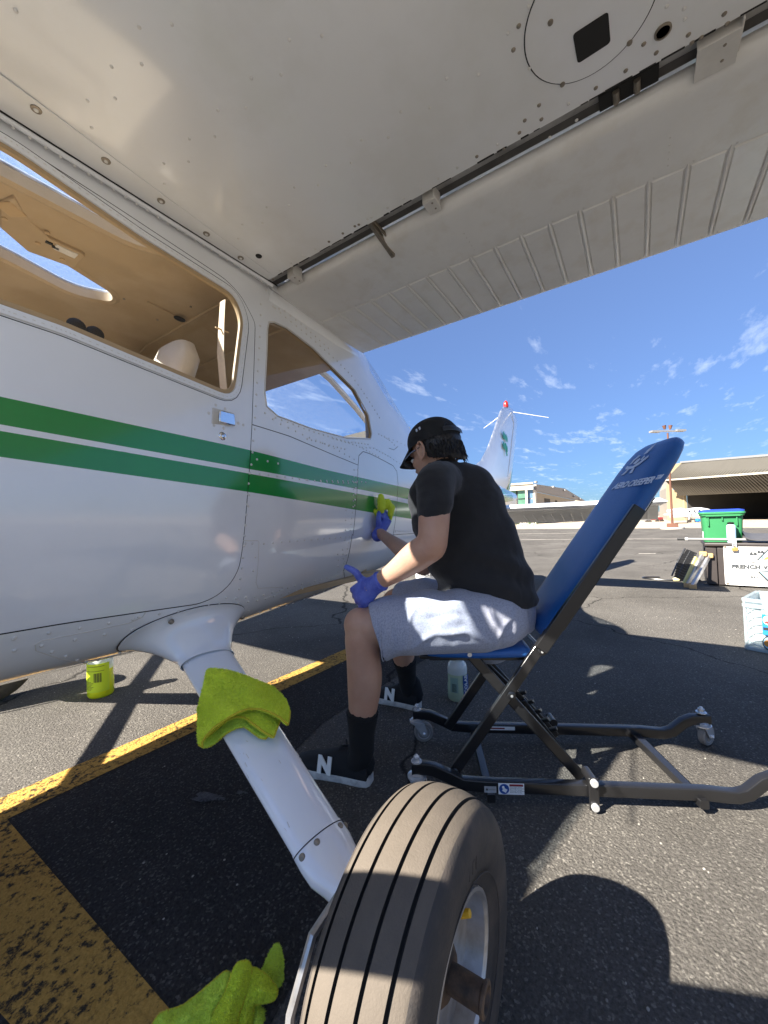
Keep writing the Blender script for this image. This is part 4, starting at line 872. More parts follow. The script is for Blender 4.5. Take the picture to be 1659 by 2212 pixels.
# scissor arms
def arm(p, q, w=.030, h=.016, nm='scissor_arm'):
    mb = MB(); mb.bar(p, q, h, w, up=V.cross(q - p).cross(q - p)); return mb.build(nm, m_blk, crp, 30, bevel=.003)
def arm(p, q, w=.032, h=.016, nm='scissor_arm'):
    d = (q - p).normalized(); n2 = V; z = d.cross(n2).normalized(); mb = MB(); mb.box((p + q) / 2, ((q - p).length, h, w), Matrix((d, n2, z)).transposed()); return mb.build(nm, m_blk, crp, 30, bevel=.003)
for t, sg in ((.292, 1), (.035, -1)):
    arm(PL(.115, t, .075), PL(.42, t, .50)); arm(PL(.175, t - .018 * sg, .432), PL(.50, t - .018 * sg, .055))
    for s_, z in ((.295, .312), (.115, .078), (.39, .445)):
        mb = MB(); mb.lathe([(.0125, 0), (.0125, .004), (.009, .006), (0, .006)], PL(s_, t + .010 * sg, z), V * sg, 18); mb.build('bolt', m_blk, crp)
        mb = MB(); mb.lathe([(.004, .0), (.004, .0064), (0, .0064)], PL(s_, t + .010 * sg, z), V * sg, 12); mb.build('bolt_socket', m_zinc, crp)
    # backrest side rail
    arm(PL(.385, t + (.014 if sg > 0 else .03), .45), PL(.690, t + (.014 if sg > 0 else .03), .872), .040, .016, 'backrest_rail')
    # seat rail
    arm(PL(.02, t - .03 * sg, .415), PL(.36, t - .03 * sg, .413), .012, .012, 'seat_rail')
for s_, z in ((.175, .432), (.40, .44)):
    mb = MB(); mb.cyl(PL(s_, .03, z), PL(s_, .295, z), .007); mb.build('cross_rod', m_zinc, crp)
arm(PL(.20, .165, .40), PL(.36, .165, .24), .02, .012, 'adjuster_bar'); arm(PL(.36, .165, .24), PL(.48, .165, .075), .016, .02, 'adjuster_bar')
for k in range(5):
    mb = MB(); q = PL(.36 + k * .024, .165, .26 - k * .03); mb.box(q, (.012, .03, .012), Matrix.Rotation(.6, 3, V)); mb.build('ratchet_tooth', m_blk, crp, bevel=.002)
# seat pad
def pad(rings, nm, n=28):
    mb = MB(); rr = []
    for c, ex, ez, hw, hh in rings:
        r_ = []
        for k in range(n):
            th = 2 * math.pi * k / n; a = math.copysign(abs(math.cos(th)) ** .45, math.cos(th)); b = math.copysign(abs(math.sin(th)) ** .75, math.sin(th)); r_.append(c + ex * hw * a + ez * hh * b)
        rr.append(r_)
    mb.loft(rr); return mb.build(nm, m_blue, crp, 60)
tc_ = .163
sr = [(.035, .428, .10, .006), (.05, .428, .115, .014), (.09, .430, .125, .019), (.2, .430, .130, .021), (.30, .432, .13, .022), (.345, .434, .13, .021), (.362, .435, .122, .014), (.368, .435, .11, .005)]
sp = pad([(PL(s_, tc_, z), V, Zv, hw, hh) for s_, z, hw, hh in sr], 'seat_pad')
mb = MB(); mb.box(PL(.20, tc_, .409), (.30, .21, .008), Matrix((U, V, Zv)).transposed()); mb.build('seat_board', m_blk, crp, bevel=.002)
# backrest pad
bd = (DV(.845 - .405, 0, 1.075 - .46)).normalized(); bn = V.cross(bd).normalized()
if bn.dot(U) > 0: bn = -bn
def bc(t_, dn=0): return PL(.432, tc_, .46) + bd * t_ + bn * (.0 + dn)
Lb = .86
br = []
for t_, hw, hh, dn in ((.0, .11, .006, .03), (.008, .128, .018, .028), (.03, .136, .027, .026), (.10, .140, .030, .024), (.3, .140, .031, .024), (.5, .138, .031, .024), (.62, .134, .031, .024), (.68, .127, .030, .024), (.72, .113, .028, .022), (.745, .095, .023, .018), (.762, .068, .016, .012), (.770, .03, .006, .010)):
    br.append((bc(t_, dn), V, bn, hw, hh))
bp_ = pad(br, 'backrest_pad')
mb = MB(); M3 = Matrix((bd, V, bn)).transposed(); mb.box(bc(.30, -.008), (.50, .20, .010), M3); mb.build('backrest_board', m_blk, crp, bevel=.002)
# printed emblem and name on the pad
fr_ = bn * .0
exx = V; eyy = bd
def onpad(px, py, h=.056): return onplane(px, py, bc(0, h), bn)
pa, pb = onpad(1322, 1057), onpad(1385, 1040); pe = (pb - pa); 
text('AERO', .034, pa, V, bd, m_print, bp_, 'pad_lettering', ext=.0006, shear=.25, offset=.0016)
text('CREEPER\u2122', .034, pa + V * .093, V, bd, m_print, bp_, 'pad_lettering', ext=.0006, shear=.25, offset=.0006)
emb = MB(); eo = onpad(1365, 1012, .056)
def ep(x, y): return eo + V * x + bd * y
def eprism(pts): emb.prism([(x, y) for x, y in pts], eo, V, bd, .0012)
eprism([(-.044, -.022), (-.026, -.022), (-.014, .0), (-.026, .0)]); eprism([(.006, -.022), (.024, -.022), (.018, .0), (.006, .0)])
eprism([(-.05, .010), (-.04, .002), (.0, -.002), (.03, .008), (.06, .032), (.056, .042), (.03, .024), (.0, .010), (-.03, .012), (-.044, .018)])
eprism([(-.035, .02), (-.03, .04), (-.012, .055), (.0, .052), (-.006, .044), (-.018, .038), (-.024, .022)]); eprism([(-.012, .02), (-.004, .036), (.010, .040), (.016, .028), (.004, .016)])
eprism([(.018, .052), (.034, .056), (.052, .09), (.022, .068)]); eprism([(.02, .03), (.03, .046), (.036, .040), (.03, .028)])
emb.build('emblem', m_print, bp_, 0)
# labels on the near rail
def sticker(s0, s1, z0, z1, m, nm, t=.3412): mb = MB(); mb.box((PL((s0 + s1) / 2, t, (z0 + z1) / 2)), (s1 - s0, .0008, z1 - z0), Matrix((U, V, Zv)).transposed()); return mb.build(nm, m, rl)
st = sticker(.238, .312, .042, .074, m_lbl, 'safety_label'); sticker(.270, .309, .066, .072, m_lblr, 'safety_label_band', .3417)
mb = MB(); mb.lathe([(.0145, 0), (.0145, .0008), (0, .0008)], PL(.2545, .3417, .058), V, 24); mb.build('safety_symbol', m_lblb, rl)
mb = MB(); mb.ball(PL(.252, .3425, .063), (.004, .004, .004), n=8, m=5); mb.box(PL(.256, .3427, .055), (.012, .0006, .010), Matrix((U, V, Zv)).transposed() @ Matrix.Rotation(.5, 3, 'Y')); mb.build('safety_figure', m_lbl, rl)
for k in range(5): text('General safety rules and warning' if k % 2 else 'Failure to follow operating', .0031, PL(.2715, .3418, .0625 - k * .0038), U, Zv, m_ink, rl, 'label_text', ext=.0001)
sticker(.197, .232, .046, .064, m_zinc, 'maker_label'); text('\u2605', .012, PL(.199, .3418, .051), U, Zv, m_ink, rl, 'label_text', ext=.0001); text('aerocreeper', .0038, PL(.211, .3418, .054), U, Zv, m_ink, rl, 'label_text', ext=.0001)
mb = MB(); mb.box(PL(.30, .0162, .0625), (.13, .0008, .013), Matrix((U, V, Zv)).transposed()); mb.build('warning_strip', m_lbl, rf)
mb = MB(); mb.box(PL(.285, .0168, .0625), (.085, .0006, .005), Matrix((U, V, Zv)).transposed()); mb.build('warning_strip_band', m_lblr, rf)
# ------------------------------------------------------------------ the person
m_skin = mat('skin', (.54, .32, .22), .48, var=.09, vscale=11, c2=(.50, .26, .17), mix=(.4, .7), mscale=7, bump=.0006, bscale=160)
for nn_ in [m_skin.node_tree.nodes['Principled BSDF']]:
    nn_.inputs['Subsurface Weight'].default_value = .12; nn_.inputs['Subsurface Radius'].default_value = (.012, .005, .003)
m_shirt = mat('black_jersey', (.014, .014, .016), .85, var=.15, vscale=30, bump=.0012, bscale=450, sheen=.15)
m_short = mat('heather_grey', (.38, .40, .49), .9, var=.22, vscale=420, bump=.0012, bscale=420, c2=(.30, .32, .40), mscale=200, sheen=.2)
m_glove = mat('blue_nitrile', (.13, .18, .62), .42, var=.08, vscale=12, bump=.0016, bscale=110, c2=(.08, .11, .5), mscale=20)
m_hair = mat('black_hair', (.010, .008, .007), .45, var=.4, vscale=60, bump=.004, bscale=90)
m_cap = mat('black_cap', (.010, .010, .011), .8, var=.15, vscale=40, bump=.0008, bscale=400)
m_sock = mat('black_sock', (.008, .008, .009), .9, bump=.001, bscale=300); m_suede = mat('black_suede', (.012, .012, .014), .85, bump=.001, bscale=300, var=.2)
m_sole = mat('scuffed_white_sole', (.62, .61, .58), .6, var=.12, vscale=20, c2=(.40, .39, .38), mix=(.5, .7), mscale=30, bump=.0006, bscale=100)
m_lens = mat('dark_lens', (.03, .035, .04), .08, coat=1)
per = thing('person', PL(.2, .16, 0), 'seated person in black cap, black t-shirt and grey shorts wiping the fuselage with blue gloves', 'person')
B = MB()
def limb(mb, pts, up=(0, 0, 1), n=20, power=2.1):
    P = [Vector(p[:3]) for p in pts]; rr = [p[3] if isinstance(p[3], tuple) else (p[3], p[3]) for p in pts]
    # resample with a smooth curve
    Q = []; RR = []
    for i in range(len(P) - 1):
        p0 = P[max(i - 1, 0)]; p1 = P[i]; p2 = P[i + 1]; p3 = P[min(i + 2, len(P) - 1)]; r0_ = rr[max(i - 1, 0)]; r1_ = rr[i]; r2_ = rr[i + 1]; r3_ = rr[min(i + 2, len(P) - 1)]
        for k in range(4):
            t = k / 4; cr3 = lambda a, b, c, d: .5 * ((2 * b) + (c - a) * t + (2 * a - 5 * b + 4 * c - d) * t * t + (3 * b - a - 3 * c + d) * t ** 3)
            Q.append(Vector([cr3(p0[j], p1[j], p2[j], p3[j]) for j in range(3)])); RR.append(tuple(cr3(r0_[j], r1_[j], r2_[j], r3_[j]) for j in range(2)))
    Q.append(P[-1]); RR.append(rr[-1])
    mb.tube(Q, RR, n, up=up, power=power)
    mb.ball(Q[0], min(RR[0]) * .96, n=12, m=8); mb.ball(Q[-1], min(RR[-1]) * .96, n=12, m=8)
def L4(s_, t, z, r_): return (*PL(s_, t, z), r_)
# legs
limb(B, [L4(.25, .225, .53, .070), L4(.10, .262, .53, .074), L4(-.06, .285, .530, .068), L4(-.150, .290, .520, .058)])
limb(B, [L4(-.150, .290, .530, .050), L4(-.160, .289, .49, .056), L4(-.160, .285, .42, .054), L4(-.158, .28, .36, .056), L4(-.165, .272, .28, .050), L4(-.178, .262, .19, .037), L4(-.182, .255, .13, .030), L4(-.183, .253, .11, .026)])
B.ball(PL(-.168, .292, .527), (.050, .052, .055), n=16, m=10)
limb(B, [L4(.25, .095, .53, .070), L4(.10, .02, .53, .074), L4(-.03, -.07, .525, .066), L4(-.085, -.12, .51, .056)])
limb(B, [L4(-.085, -.12, .515, .052), L4(-.09, -.13, .45, .054), L4(-.075, -.16, .36, .057), L4(-.055, -.20, .26, .048), L4(-.045, -.245, .17, .036), L4(-.045, -.27, .13, .030), L4(-.045, -.272, .11, .026)])
# torso under the shirt, neck
limb(B, [L4(.25, .16, .53, (.095, .13)), L4(.245, .16, .64, (.09, .125)), L4(.205, .155, .78, (.09, .125)), L4(.158, .155, .90, (.085, .13)), L4(.128, .155, .975, (.06, .10))], up=U)
limb(B, [L4(.128, .15, .975, (.050, .055)), L4(.115, .145, 1.05, .050), L4(.10, .140, 1.10, .052)])
# arms (near = left)
shL = PL(.083, .338, .968); elL = PL(.068, .405, .775); wrL = PT(812, 1262, .305)
limb(B, [(*PL(.11, .30, .975), .048), (*shL, .050), (*PL(.080, .378, .90), .046), (*PL(.074, .396, .84), .045), (*elL, .041)])
fdir = (wrL - elL)
limb(B, [(*elL, .041), (*(elL + fdir * .14 + Zv * .006), .045), (*(elL + fdir * .32 + Zv * .004), .044), (*(elL + fdir * .6), .035), (*(elL + fdir * .85), .0275), (*wrL, .0265), (*(wrL + fdir.normalized() * .03), .026)])
# far arm
hx, hz_r = FS(818, 1120); hy = fy(hx, vz(hx, hz_r)); handR = Vector((hx, hy + .045, hz_r))
wrR = AT(819, 1150, (handR - CP).dot(cd) - .035); elR = PT(915, 1222, .03); shR = PL(.115, -.015, .965)
limb(B, [(*PL(.12, .05, .98), .05), (*shR, .052), (*((shR + elR) / 2), .046), (*elR, .040)])
fR = wrR - elR
limb(B, [(*elR, .040), (*(elR + fR * .2), .042), (*(elR + fR * .5), .035), (*(elR + fR * .85), .026), (*wrR, .0255), (*(wrR + fR.normalized() * .02), .025)])
# head
hf = DV(-.62, -.72, -.34).normalized(); hs_ = hf.cross(Zv).normalized() * -1; hu = hf.cross(hs_) 
if hu.z < 0: hu = -hu
if hs_.dot(V) < 0: hs_ = -hs_        # hs_ points to the person's left (towards the camera)
HM = Matrix((hs_, hf, hu)).transposed(); hc = PL(.098, .14, 1.098)
def H(l, f, u_): return hc + hs_ * l + hf * f + hu * u_
B.ball(H(0, -.012, .022), (.074, .094, .088), HM, 24, 16); B.ball(H(0, .035, -.045), (.055, .062, .068), HM, 20, 12); B.ball(H(0, .075, -.078), (.032, .026, .024), HM, 14, 8)
B.ball(H(.036, .052, -.02), (.026, .03, .028), HM, 12, 8); B.ball(H(-.036, .052, -.02), (.026, .03, .028), HM, 12, 8)
B.tube([H(0, .082, .018), H(0, .098, -.008), H(0, .110, -.024), H(0, .088, -.034)], [.008, .010, .014, .010], 10); B.ball(H(0, .088, -.052), (.024, .012, .009), HM, 12, 8)
B.ball(H(0, .084, .028), (.048, .014, .012), HM, 12, 8)
B.tube([H(0, -.02, -.03), PL(.112, .142, 1.05), PL(.13, .15, .99)], [.054, .052, .058], 16)
body = B.build('body', m_skin, per, 0, mods=remesh(.0065, 5, .5), apply=True)
# ears
for sg in (1, -1):
    mb = MB(); pts = []
    for k in range(22):
        th = 2 * math.pi * k / 22; rr = .030 * (1 + .12 * math.sin(th)); pts.append(H(sg * (.077 + .006 * (1 - math.cos(th)) * .5), -.012 + .62 * rr * math.cos(th), -.012 + rr * math.sin(th)))
    mb.tube(pts + [pts[0]], .0046, 8); mb.ball(H(sg * .076, -.008, -.010), (.004, .014, .024), HM, 10, 7); mb.ball(H(sg * .078, -.002, -.038), (.0055, .008, .009), HM, 10, 7)
    mb.build('ear', m_skin, per, 0, mods=remesh(.0022, 3, .5), apply=True)
# hair: cap of hair at the back of the head, tufts at the nape, tied end
mb = MB(); mb.ball(H(0, -.022, .004), (.0765, .088, .088), HM, 24, 16); mb.ball(H(-.015, -.072, -.05), (.045, .030, .034), HM, 14, 10)
hair = mb.build('hair', m_hair, per, 0, mods=remesh(.005, 2, .4), apply=True)
bm = bmesh.new(); bm.from_mesh(hair.data); off_ = root_off(hair)
dele = [v for v in bm.verts if ((v.co + off_ - hc).dot(hf) > -.022 + .2 * max(0, (v.co + off_ - hc).dot(hu))) or (v.co + off_ - hc).dot(hu) < -.078 + .5 * max(0, (v.co + off_ - hc).dot(hf) + .09)]
bmesh.ops.delete(bm, geom=dele, context='VERTS'); bm.to_mesh(hair.data); bm.free()
rh = random.Random(5); mb = MB()
for k in range(260):
    a = rh.uniform(-1.25, 1.25); z = rh.uniform(-.075, -.02); p = H(.077 * math.sin(a), -.022 - .084 * math.cos(a), z + .02); q = p - hu * rh.uniform(.014, .024) + hs_ * rh.uniform(-.006, .006) + hf * rh.uniform(-.004, .004); mb.tube([p, (p + q) / 2 + hs_ * math.sin(a) * .003, q], [.0014, .0013, .0003], 4)
mb.build('hair_strands', m_hair, hair, 0, kind='stuff')
# cap
mb = MB(); rings = []
for i in range(13):
    th = math.pi / 2 * i / 12; 
    rings.append([H(.084 * math.cos(th) ** .8 * math.cos(a), -.006 + .104 * math.cos(th) ** .8 * math.sin(a), .032 + .088 * math.sin(th) ** .95 + (.012 * math.sin(a) * math.cos(th))) for a in np.linspace(0, 2 * math.pi, 40, endpoint=False)])
rings = [[p - hu * .012 for p in rings[0]]] + rings
mb.loft(rings, cap=False); mb.v.append(H(0, -.006, .121)); 
cap = mb.build('cap', m_cap, per, 60)
mb = MB(); mb.ball(H(0, -.006, .119), (.007, .007, .004), HM, 10, 6); mb.build('cap_button', m_cap, cap)
mb = MB()
brim = []
for k in range(15):
    t = -1 + 2 * k / 14; a0_ = t * 1.15; brim.append((H(.083 * math.sin(a0_), -.006 + .104 * math.cos(a0_), .034), H(.072 * t * (1 - .10 * t * t), .098 + .075 * (1 - t * t) ** .55 + .0, .022 - .018 * t * t)))
mb.loft([[a for a, b in brim] + [b for a, b in brim[::-1]], [a - hu * .004 for a, b in brim] + [b - hu * .004 for a, b in brim[::-1]]]); mb.build('cap_bill', m_cap, cap, 50, bevel=.001)
# rear opening and strap
mb = MB(); 
arc = [(.040 * math.cos(a), .040 * math.sin(a)) for a in np.linspace(0, math.pi, 12)]
hole = [H(x, -.006 - .1052 * math.sqrt(max(0, 1 - (x / .095) ** 2)) * (1 - .42 * (z / .09) ** 2), .018 + z) for x, z in arc]
mb.add(hole, [tuple(range(len(hole)))]); mb.build('cap_opening', m_hair, cap, 0)
mb = MB(); mb.tube([H(x, -.010 - .1048 * math.sqrt(1 - (x / .096) ** 2), .026) for x in np.linspace(-.045, .045, 8)], (.009, .0022), 8, up=hf); mb.build('cap_strap', mat('strap_plastic', (.02, .024, .034), .35), cap)
for x in (.6, .75):
    mb = MB(); a = x; mb.box(H(.0855 * math.sin(1.2 + a * .9), -.006 + .1045 * math.cos(1.2 + a * .9), .062), (.003, .006, .009), HM); mb.build('cap_mark', m_print, cap)
# glasses
mb = MB(); mb.tube([H(.079, -.01, .004), H(.079, .04, .008), H(.070, .086, .008)], .0022, 6); mb.tube([H(-.079, -.01, .004), H(-.079, .04, .008), H(-.070, .086, .008)], .0022, 6); g_o = mb.build('glasses_frame', m_lens, per)
for sg in (1, -1):
    mb = MB(); mb.ball(H(.036 * sg, .102, -.002), (.030, .004, .020), HM, 16, 8); mb.build('lens', m_lens, g_o)
    mb = MB(); mb.ball(H(.034 * sg, .080, .002), (.013, .010, .009), HM, 12, 8); mb.build('eye', m_lbl, per)
# shirt
S = MB()
limb(S, [L4(.256, .16, .560, (.142, .172)), L4(.250, .16, .62, (.140, .165)), L4(.225, .16, .71, (.133, .158)), L4(.196, .16, .80, (.125, .160)), L4(.160, .157, .90, (.115, .166)), L4(.132, .155, .985, (.088, .142)), L4(.120, .152, 1.030, (.066, .085))], up=U, n=28)
limb(S, [(*PL(.120, .25, .985), (.062, .062)), (*shL, .060), (*PL(.080, .368, .925), (.058, .056)), (*PL(.078, .384, .885), (.058, .056))], n=20)
limb(S, [(*PL(.13, .06, .985), .068), (*shR, .064), (*shR.lerp(elR, .3), .062), (*shR.lerp(elR, .52), .060)], n=20)
shirt = S.build('t_shirt', m_shirt, per, 0, mods=remesh(.007, 8, .5, [(.11, .012), (.035, .004)]), apply=True)
# drape: folds running from the shoulder to the hem
def folds(o, fn):
    off = root_off(o); me = o.data; nrm = [v.normal.copy() for v in me.vertices]
    for v in me.vertices:
        p = v.co + off; q = p - P0; d = fn(q.dot(U), q.dot(V), q.z, nrm[v.index]); v.co += nrm[v.index] * d
    me.update()
def fsh(s_, t, z, n_):
    a = .010 * math.sin(60 * z + 22 * s_ + 3 * math.sin(9 * t)) * max(0, 1 - abs(z - .66) / .14); b = .006 * math.sin(38 * s_ - 30 * z) * max(0, 1 - abs(z - .86) / .12); return a * (1 if s_ < .34 else .6) + b
folds(shirt, fsh)
# shorts
S = MB()
limb(S, [L4(.258, .16, .475, (.12, .15)), L4(.256, .16, .53, (.132, .160)), L4(.250, .16, .595, (.126, .152)), L4(.242, .16, .625, (.118, .145))], up=U, n=28)
def openlimb(mb, pts, up=(0, 0, 1)):
    P = [Vector(p[:3]) for p in pts]; rr = [p[3] for p in pts]; mb.tube(P, rr, 26, up=up, power=2.3)
openlimb(S, [L4(.36, .225, .53, (.05, .06)), L4(.30, .230, .53, (.088, .088)), L4(.22, .248, .53, (.100, .099)), L4(.12, .268, .533, (.102, .098)), L4(-.02, .283, .528, (.096, .094)), L4(-.085, .288, .516, (.095, .094)), L4(-.112, .290, .508, (.094, .094))])
openlimb(S, [L4(.26, .085, .53, (.10, .10)), L4(.10, .02, .533, (.10, .095)), L4(-.0, -.05, .525, (.094, .092)), L4(-.035, -.075, .52, (.09, .09))])
shorts = S.build('shorts', m_short, per, 0, mods=remesh(.006, 3, .5, [(.12, .006), (.03, .001)]), apply=True)
def fso(s_, t, z, n_):
    a = .005 * math.sin(70 * (s_ * .8 - z * .6)) * max(0, 1 - abs(s_ - .10) / .12) * max(0, n_.z + .3); b = .004 * math.sin(45 * s_ + 30 * z) * max(0, 1 - abs(s_ + .04) / .1); c = -.006 * math.exp(-((s_ - .02 - (z - .55) * .4) / .008) ** 2) * max(0, n_.dot(V)) * 0; 
    out = max(0, n_.dot(V)) + .3 * max(0, n_.z)
    for s0, z0, ds, dz_, am, w_ in ((.20, .50, -.9, .25, .008, .010), (.17, .56, -.8, .1, -.006, .009), (.02, .60, -.35, -.8, .007, .008), (-.04, .60, -.2, -.9, -.005, .008), (.24, .60, .25, -.9, .007, .010), (.10, .52, -.95, -.3, .006, .009), (.30, .55, -.5, -.7, .006, .008)):
        L_ = math.hypot(ds, dz_); ds, dz_ = ds / L_, dz_ / L_; al = (s_ - s0) * ds + (z - z0) * dz_; pe = -(s_ - s0) * dz_ + (z - z0) * ds + .010 * math.sin(40 * al); a += am * math.exp(-(pe / w_) ** 2) * math.exp(-((al - .06) / .07) ** 2) * out
    return a + b
folds(shorts, fso)
mb = MB(); sm_ = []
for k in range(24):
    t = k / 23; s_ = .25 - .33 * t; sm_.append((s_, .572 - .035 * t))

mb = MB(); he = [PL(-.092 + .0, .290, .513) + (V * math.cos(a) * .0968 + Vector((0, 0, 1)) * math.sin(a) * .0968) for a in np.linspace(0, 2 * math.pi, 40)]; mb.tube(he, .0018, 6); mb.build('hem_stitching', m_short, shorts)
# socks and shoes
def foot(heel, toe, ankle, flip, top):
    d = (toe - heel).normalized(); w = Vector((-d.y, d.x, 0)); L_ = (toe - heel).length
    if w.dot(V) < 0: w = -w
    sh = bpy.data.objects.new('shoe', None); col.objects.link(sh); sh.parent = per
    F = lambda a, b, z: heel + d * (a * L_) + w * b + Zv * z
    out = [(.0, .018), (.03, .030), (.12, .036), (.35, .036), (.55, .042), (.72, .049), (.86, .043), (.95, .030), (1.0, .010)]
    ol = [(a, b) for a, b in out] + [(a, -b * .86) for a, b in out[::-1]]
    mb = MB(); rg_ = [[F(a, b * k, z) for a, b in ol] for z, k in ((.0, .93), (.004, 1.0), (.022, 1.0), (.027, .97))]; mb.loft(rg_); mb.build('sole', m_sole, sh, 50)
    mb = MB(); ps = [(.02, .034, .055), (.12, .036, .075), (.26, .036, .083), (.38, .037, .074), (.52, .041, .056), (.68, .045, .040), (.84, .041, .028), (.95, .026, .018), (.985, .012, .008)]
    rr = []
    for a, b, h in ps: rr.append([F(a, b * math.copysign(abs(math.cos(t)) ** .7, math.cos(t)), .024 + h * max(0, math.sin(t)) ** .75 * (1 if math.sin(t) > 0 else 0)) for t in np.linspace(-.2, math.pi + .2, 18)])
    mb.loft(rr); mb.build('upper', m_suede, sh, 60)
    mb = MB(); limb(mb, [(*F(.17, 0, .075), (.031, .036)), (*F(.17, 0, .10), (.034, .036))], n=16); mb.build('collar', m_suede, sh, 0, mods=remesh(.004, 3, .5), apply=True)
    mb = MB()
    for k in range(6):
        a = .32 + k * .065; h = .075 - k * .0075 + .018; mb.tube([F(a, -.026, h - .012), F(a, 0, h + .006), F(a, .026, h - .012)], .0035, 6)
    mb.tube([F(.30, .0, .105), F(.33, .02, .115), F(.36, .03, .10)], .003, 6); mb.tube([F(.30, .0, .105), F(.34, -.02, .112), F(.36, -.03, .10)], .003, 6); mb.build('laces', m_suede, sh)
    # letter N on the outer side
    e = w if flip > 0 else -w
    c0 = F(.52, .047 * (1 if e.dot(w) > 0 else -1), .036)
    text('N', .066, c0 - (Zv * .004) + e * .001 + d * 0 , -d if e.dot(V) > 0 and (-d).cross(Zv).dot(e) > 0 else (d if d.cross(Zv).dot(e) > 0 else -d), (Zv - e * .28).normalized(), m_lbl, sh, 'shoe_letter', ext=.0016, offset=.0045, label='white letter N', align='CENTER')
    mb = MB(); limb(mb, [(*F(.2, 0, .06), (.036, .034)), (*(ankle + Vector((0, 0, -.02))), .038), (*ankle.lerp(top, .42), .042), (*ankle.lerp(top, .72), .0465), (*top, .0515)], n=24); limb(mb, [(*F(.07, 0, .05), (.030, .034)), (*F(.14, 0, .11), (.036, .036))], n=16); so = mb.build('sock', m_sock, per, 60)
    mb = MB(); q = ankle + Zv * .055 + V * .0395
    for a in (-1, 0, 1): mb.ball(q + U * a * .009 - (Zv * .001 if a else -Zv * .001), (.003, .001, .002), Matrix((U, V, Zv)).transposed(), 8, 5)
    mb.build('sock_mark', m_lbl, so)
foot(PL(-.150, .245, 0), PL(-.430, .165, 0), PL(-.180, .258, .12), 1, PL(-.171, .2675, .238))
foot(PL(.012, -.262, 0), PL(-.225, -.375, 0), PL(-.042, -.272, .12), 1, PL(-.050, -.212, .235))
# gloved hands
def chain(mb, pts, r0_, r1_):
    n = len(pts); limb(mb, [(*p, r0_ + (r1_ - r0_) * i / (n - 1)) for i, p in enumerate(pts)], n=12)
Hn = MB(); fd = fdir.normalized()
a0_ = wrL - fd * .012; kn = PT(764, 1262, .30); 
limb(Hn, [(*(wrL - fd * .022), (.031, .031)), (*(wrL + fd * .005), (.0285, .031)), (*(wrL + fd * .035), (.024, .038)), (*(wrL + fd * .065 - Zv * .006), (.023, .041)), (*(wrL + fd * .082 - Zv * .012), (.017, .036))], up=Zv, n=18)
kb = wrL + fd * .078
up_ = (Zv - fd * Zv.dot(fd)).normalized()
for k in range(4):
    b = kb + up_ * (.030 - k * .021) - Zv * .004; ln = (.026, .03, .028, .022)[k]
    chain(Hn, [b - fd * .02, b + fd * ln * .45 - V * .004, b + fd * ln * .7 - V * .026 - up_ * .004, b + fd * ln * .1 - V * .044 - up_ * .006, b - fd * .014 - V * .036 - up_ * .006], .0115, .0095)
tb = wrL + fd * .022 + up_ * .022
chain(Hn, [tb - fd * .004 - up_ * .01, tb + fd * .022 + up_ * .016, PT(768, 1236, .29), PT(749, 1225, .285)], .0155, .0098)
gl_ = Hn.build('glove', m_glove, per, 0, mods=remesh(.0032, 3, .5, [(.012, .0018)]), apply=True)
mb = MB(); mb.tube([wrL - fd * .024, wrL - fd * .020], .0330, 22); mb.build('glove_cuff', m_glove, gl_, bevel=.0015)
Hn = MB(); fd = (Vector((handR.x, handR.y, handR.z)) - wrR).normalized(); sd = fd.cross(Vector((0, 1, 0))).normalized()
limb(Hn, [(*(wrR - fd * .02), .030), (*(wrR + fd * .01), (.027, .029)), (*(wrR + fd * .045), (.022, .036)), (*(wrR + fd * .075), (.020, .038))], up=Vector((0, 1, 0)), n=18)
for k in range(4):
    b = wrR + fd * .072 + sd * (-.027 + k * .018); chain(Hn, [b, b + fd * .024 - Vector((0, .004, 0)), b + fd * .044 - Vector((0, .016, 0)), b + fd * .056 - Vector((0, .030, 0))], .0105, .0088)
tb = wrR + fd * .022 - sd * .022; chain(Hn, [tb, tb - sd * .02 + fd * .02, tb - sd * .028 + fd * .045 - Vector((0, .008, 0)), tb - sd * .024 + fd * .066 - Vector((0, .018, 0))], .0145, .0095)
gr_ = Hn.build('glove', m_glove, per, 0, mods=remesh(.0032, 3, .5, [(.012, .0018)]), apply=True)
mb = MB(); mb.tube([wrR - fd * .022, wrR - fd * .018], .0318, 22); mb.build('glove_cuff', m_glove, gr_, bevel=.0015)
# ------------------------------------------------------------------ cloths
def cloth_mat(name, c, c2):
    m = mat(name, c, .95, var=.14, vscale=220, bump=.0022, bscale=260, c2=c2, mix=(.56, .85), mscale=9, sheen=.15); return m
m_cloth = cloth_mat('microfibre_yellow', (.82, .92, .06), (.40, .55, .08)); m_cloth2 = cloth_mat('microfibre_green', (.72, .88, .09), (.50, .66, .11)); m_hem = mat('hem_thread', (.62, .50, .02), .8, var=.12, vscale=80)
def fuzz(mb, me, n_, length, seed=1):
    r_ = random.Random(seed); me.calc_loop_triangles(); tr = me.loop_triangles; A = [t.area for t in tr]; tot = sum(A); cum = np.cumsum(A)
    for _ in range(n_):
        t = tr[int(np.searchsorted(cum, r_.random() * tot))]; a, b = r_.random(), r_.random()
        if a + b > 1: a, b = 1 - a, 1 - b
        v = [me.vertices[i].co for i in t.vertices]; p = v[0] + (v[1] - v[0]) * a + (v[2] - v[0]) * b; nn = t.normal
        d = Vector((r_.uniform(-1, 1), r_.uniform(-1, 1), r_.uniform(-1, 1))) * .8; q = p + (nn + d).normalized() * length * r_.uniform(.5, 1); s_ = d.cross(nn).normalized() * length * .16
        mb.add([p - s_, p + s_, q], [(0, 1, 2)])
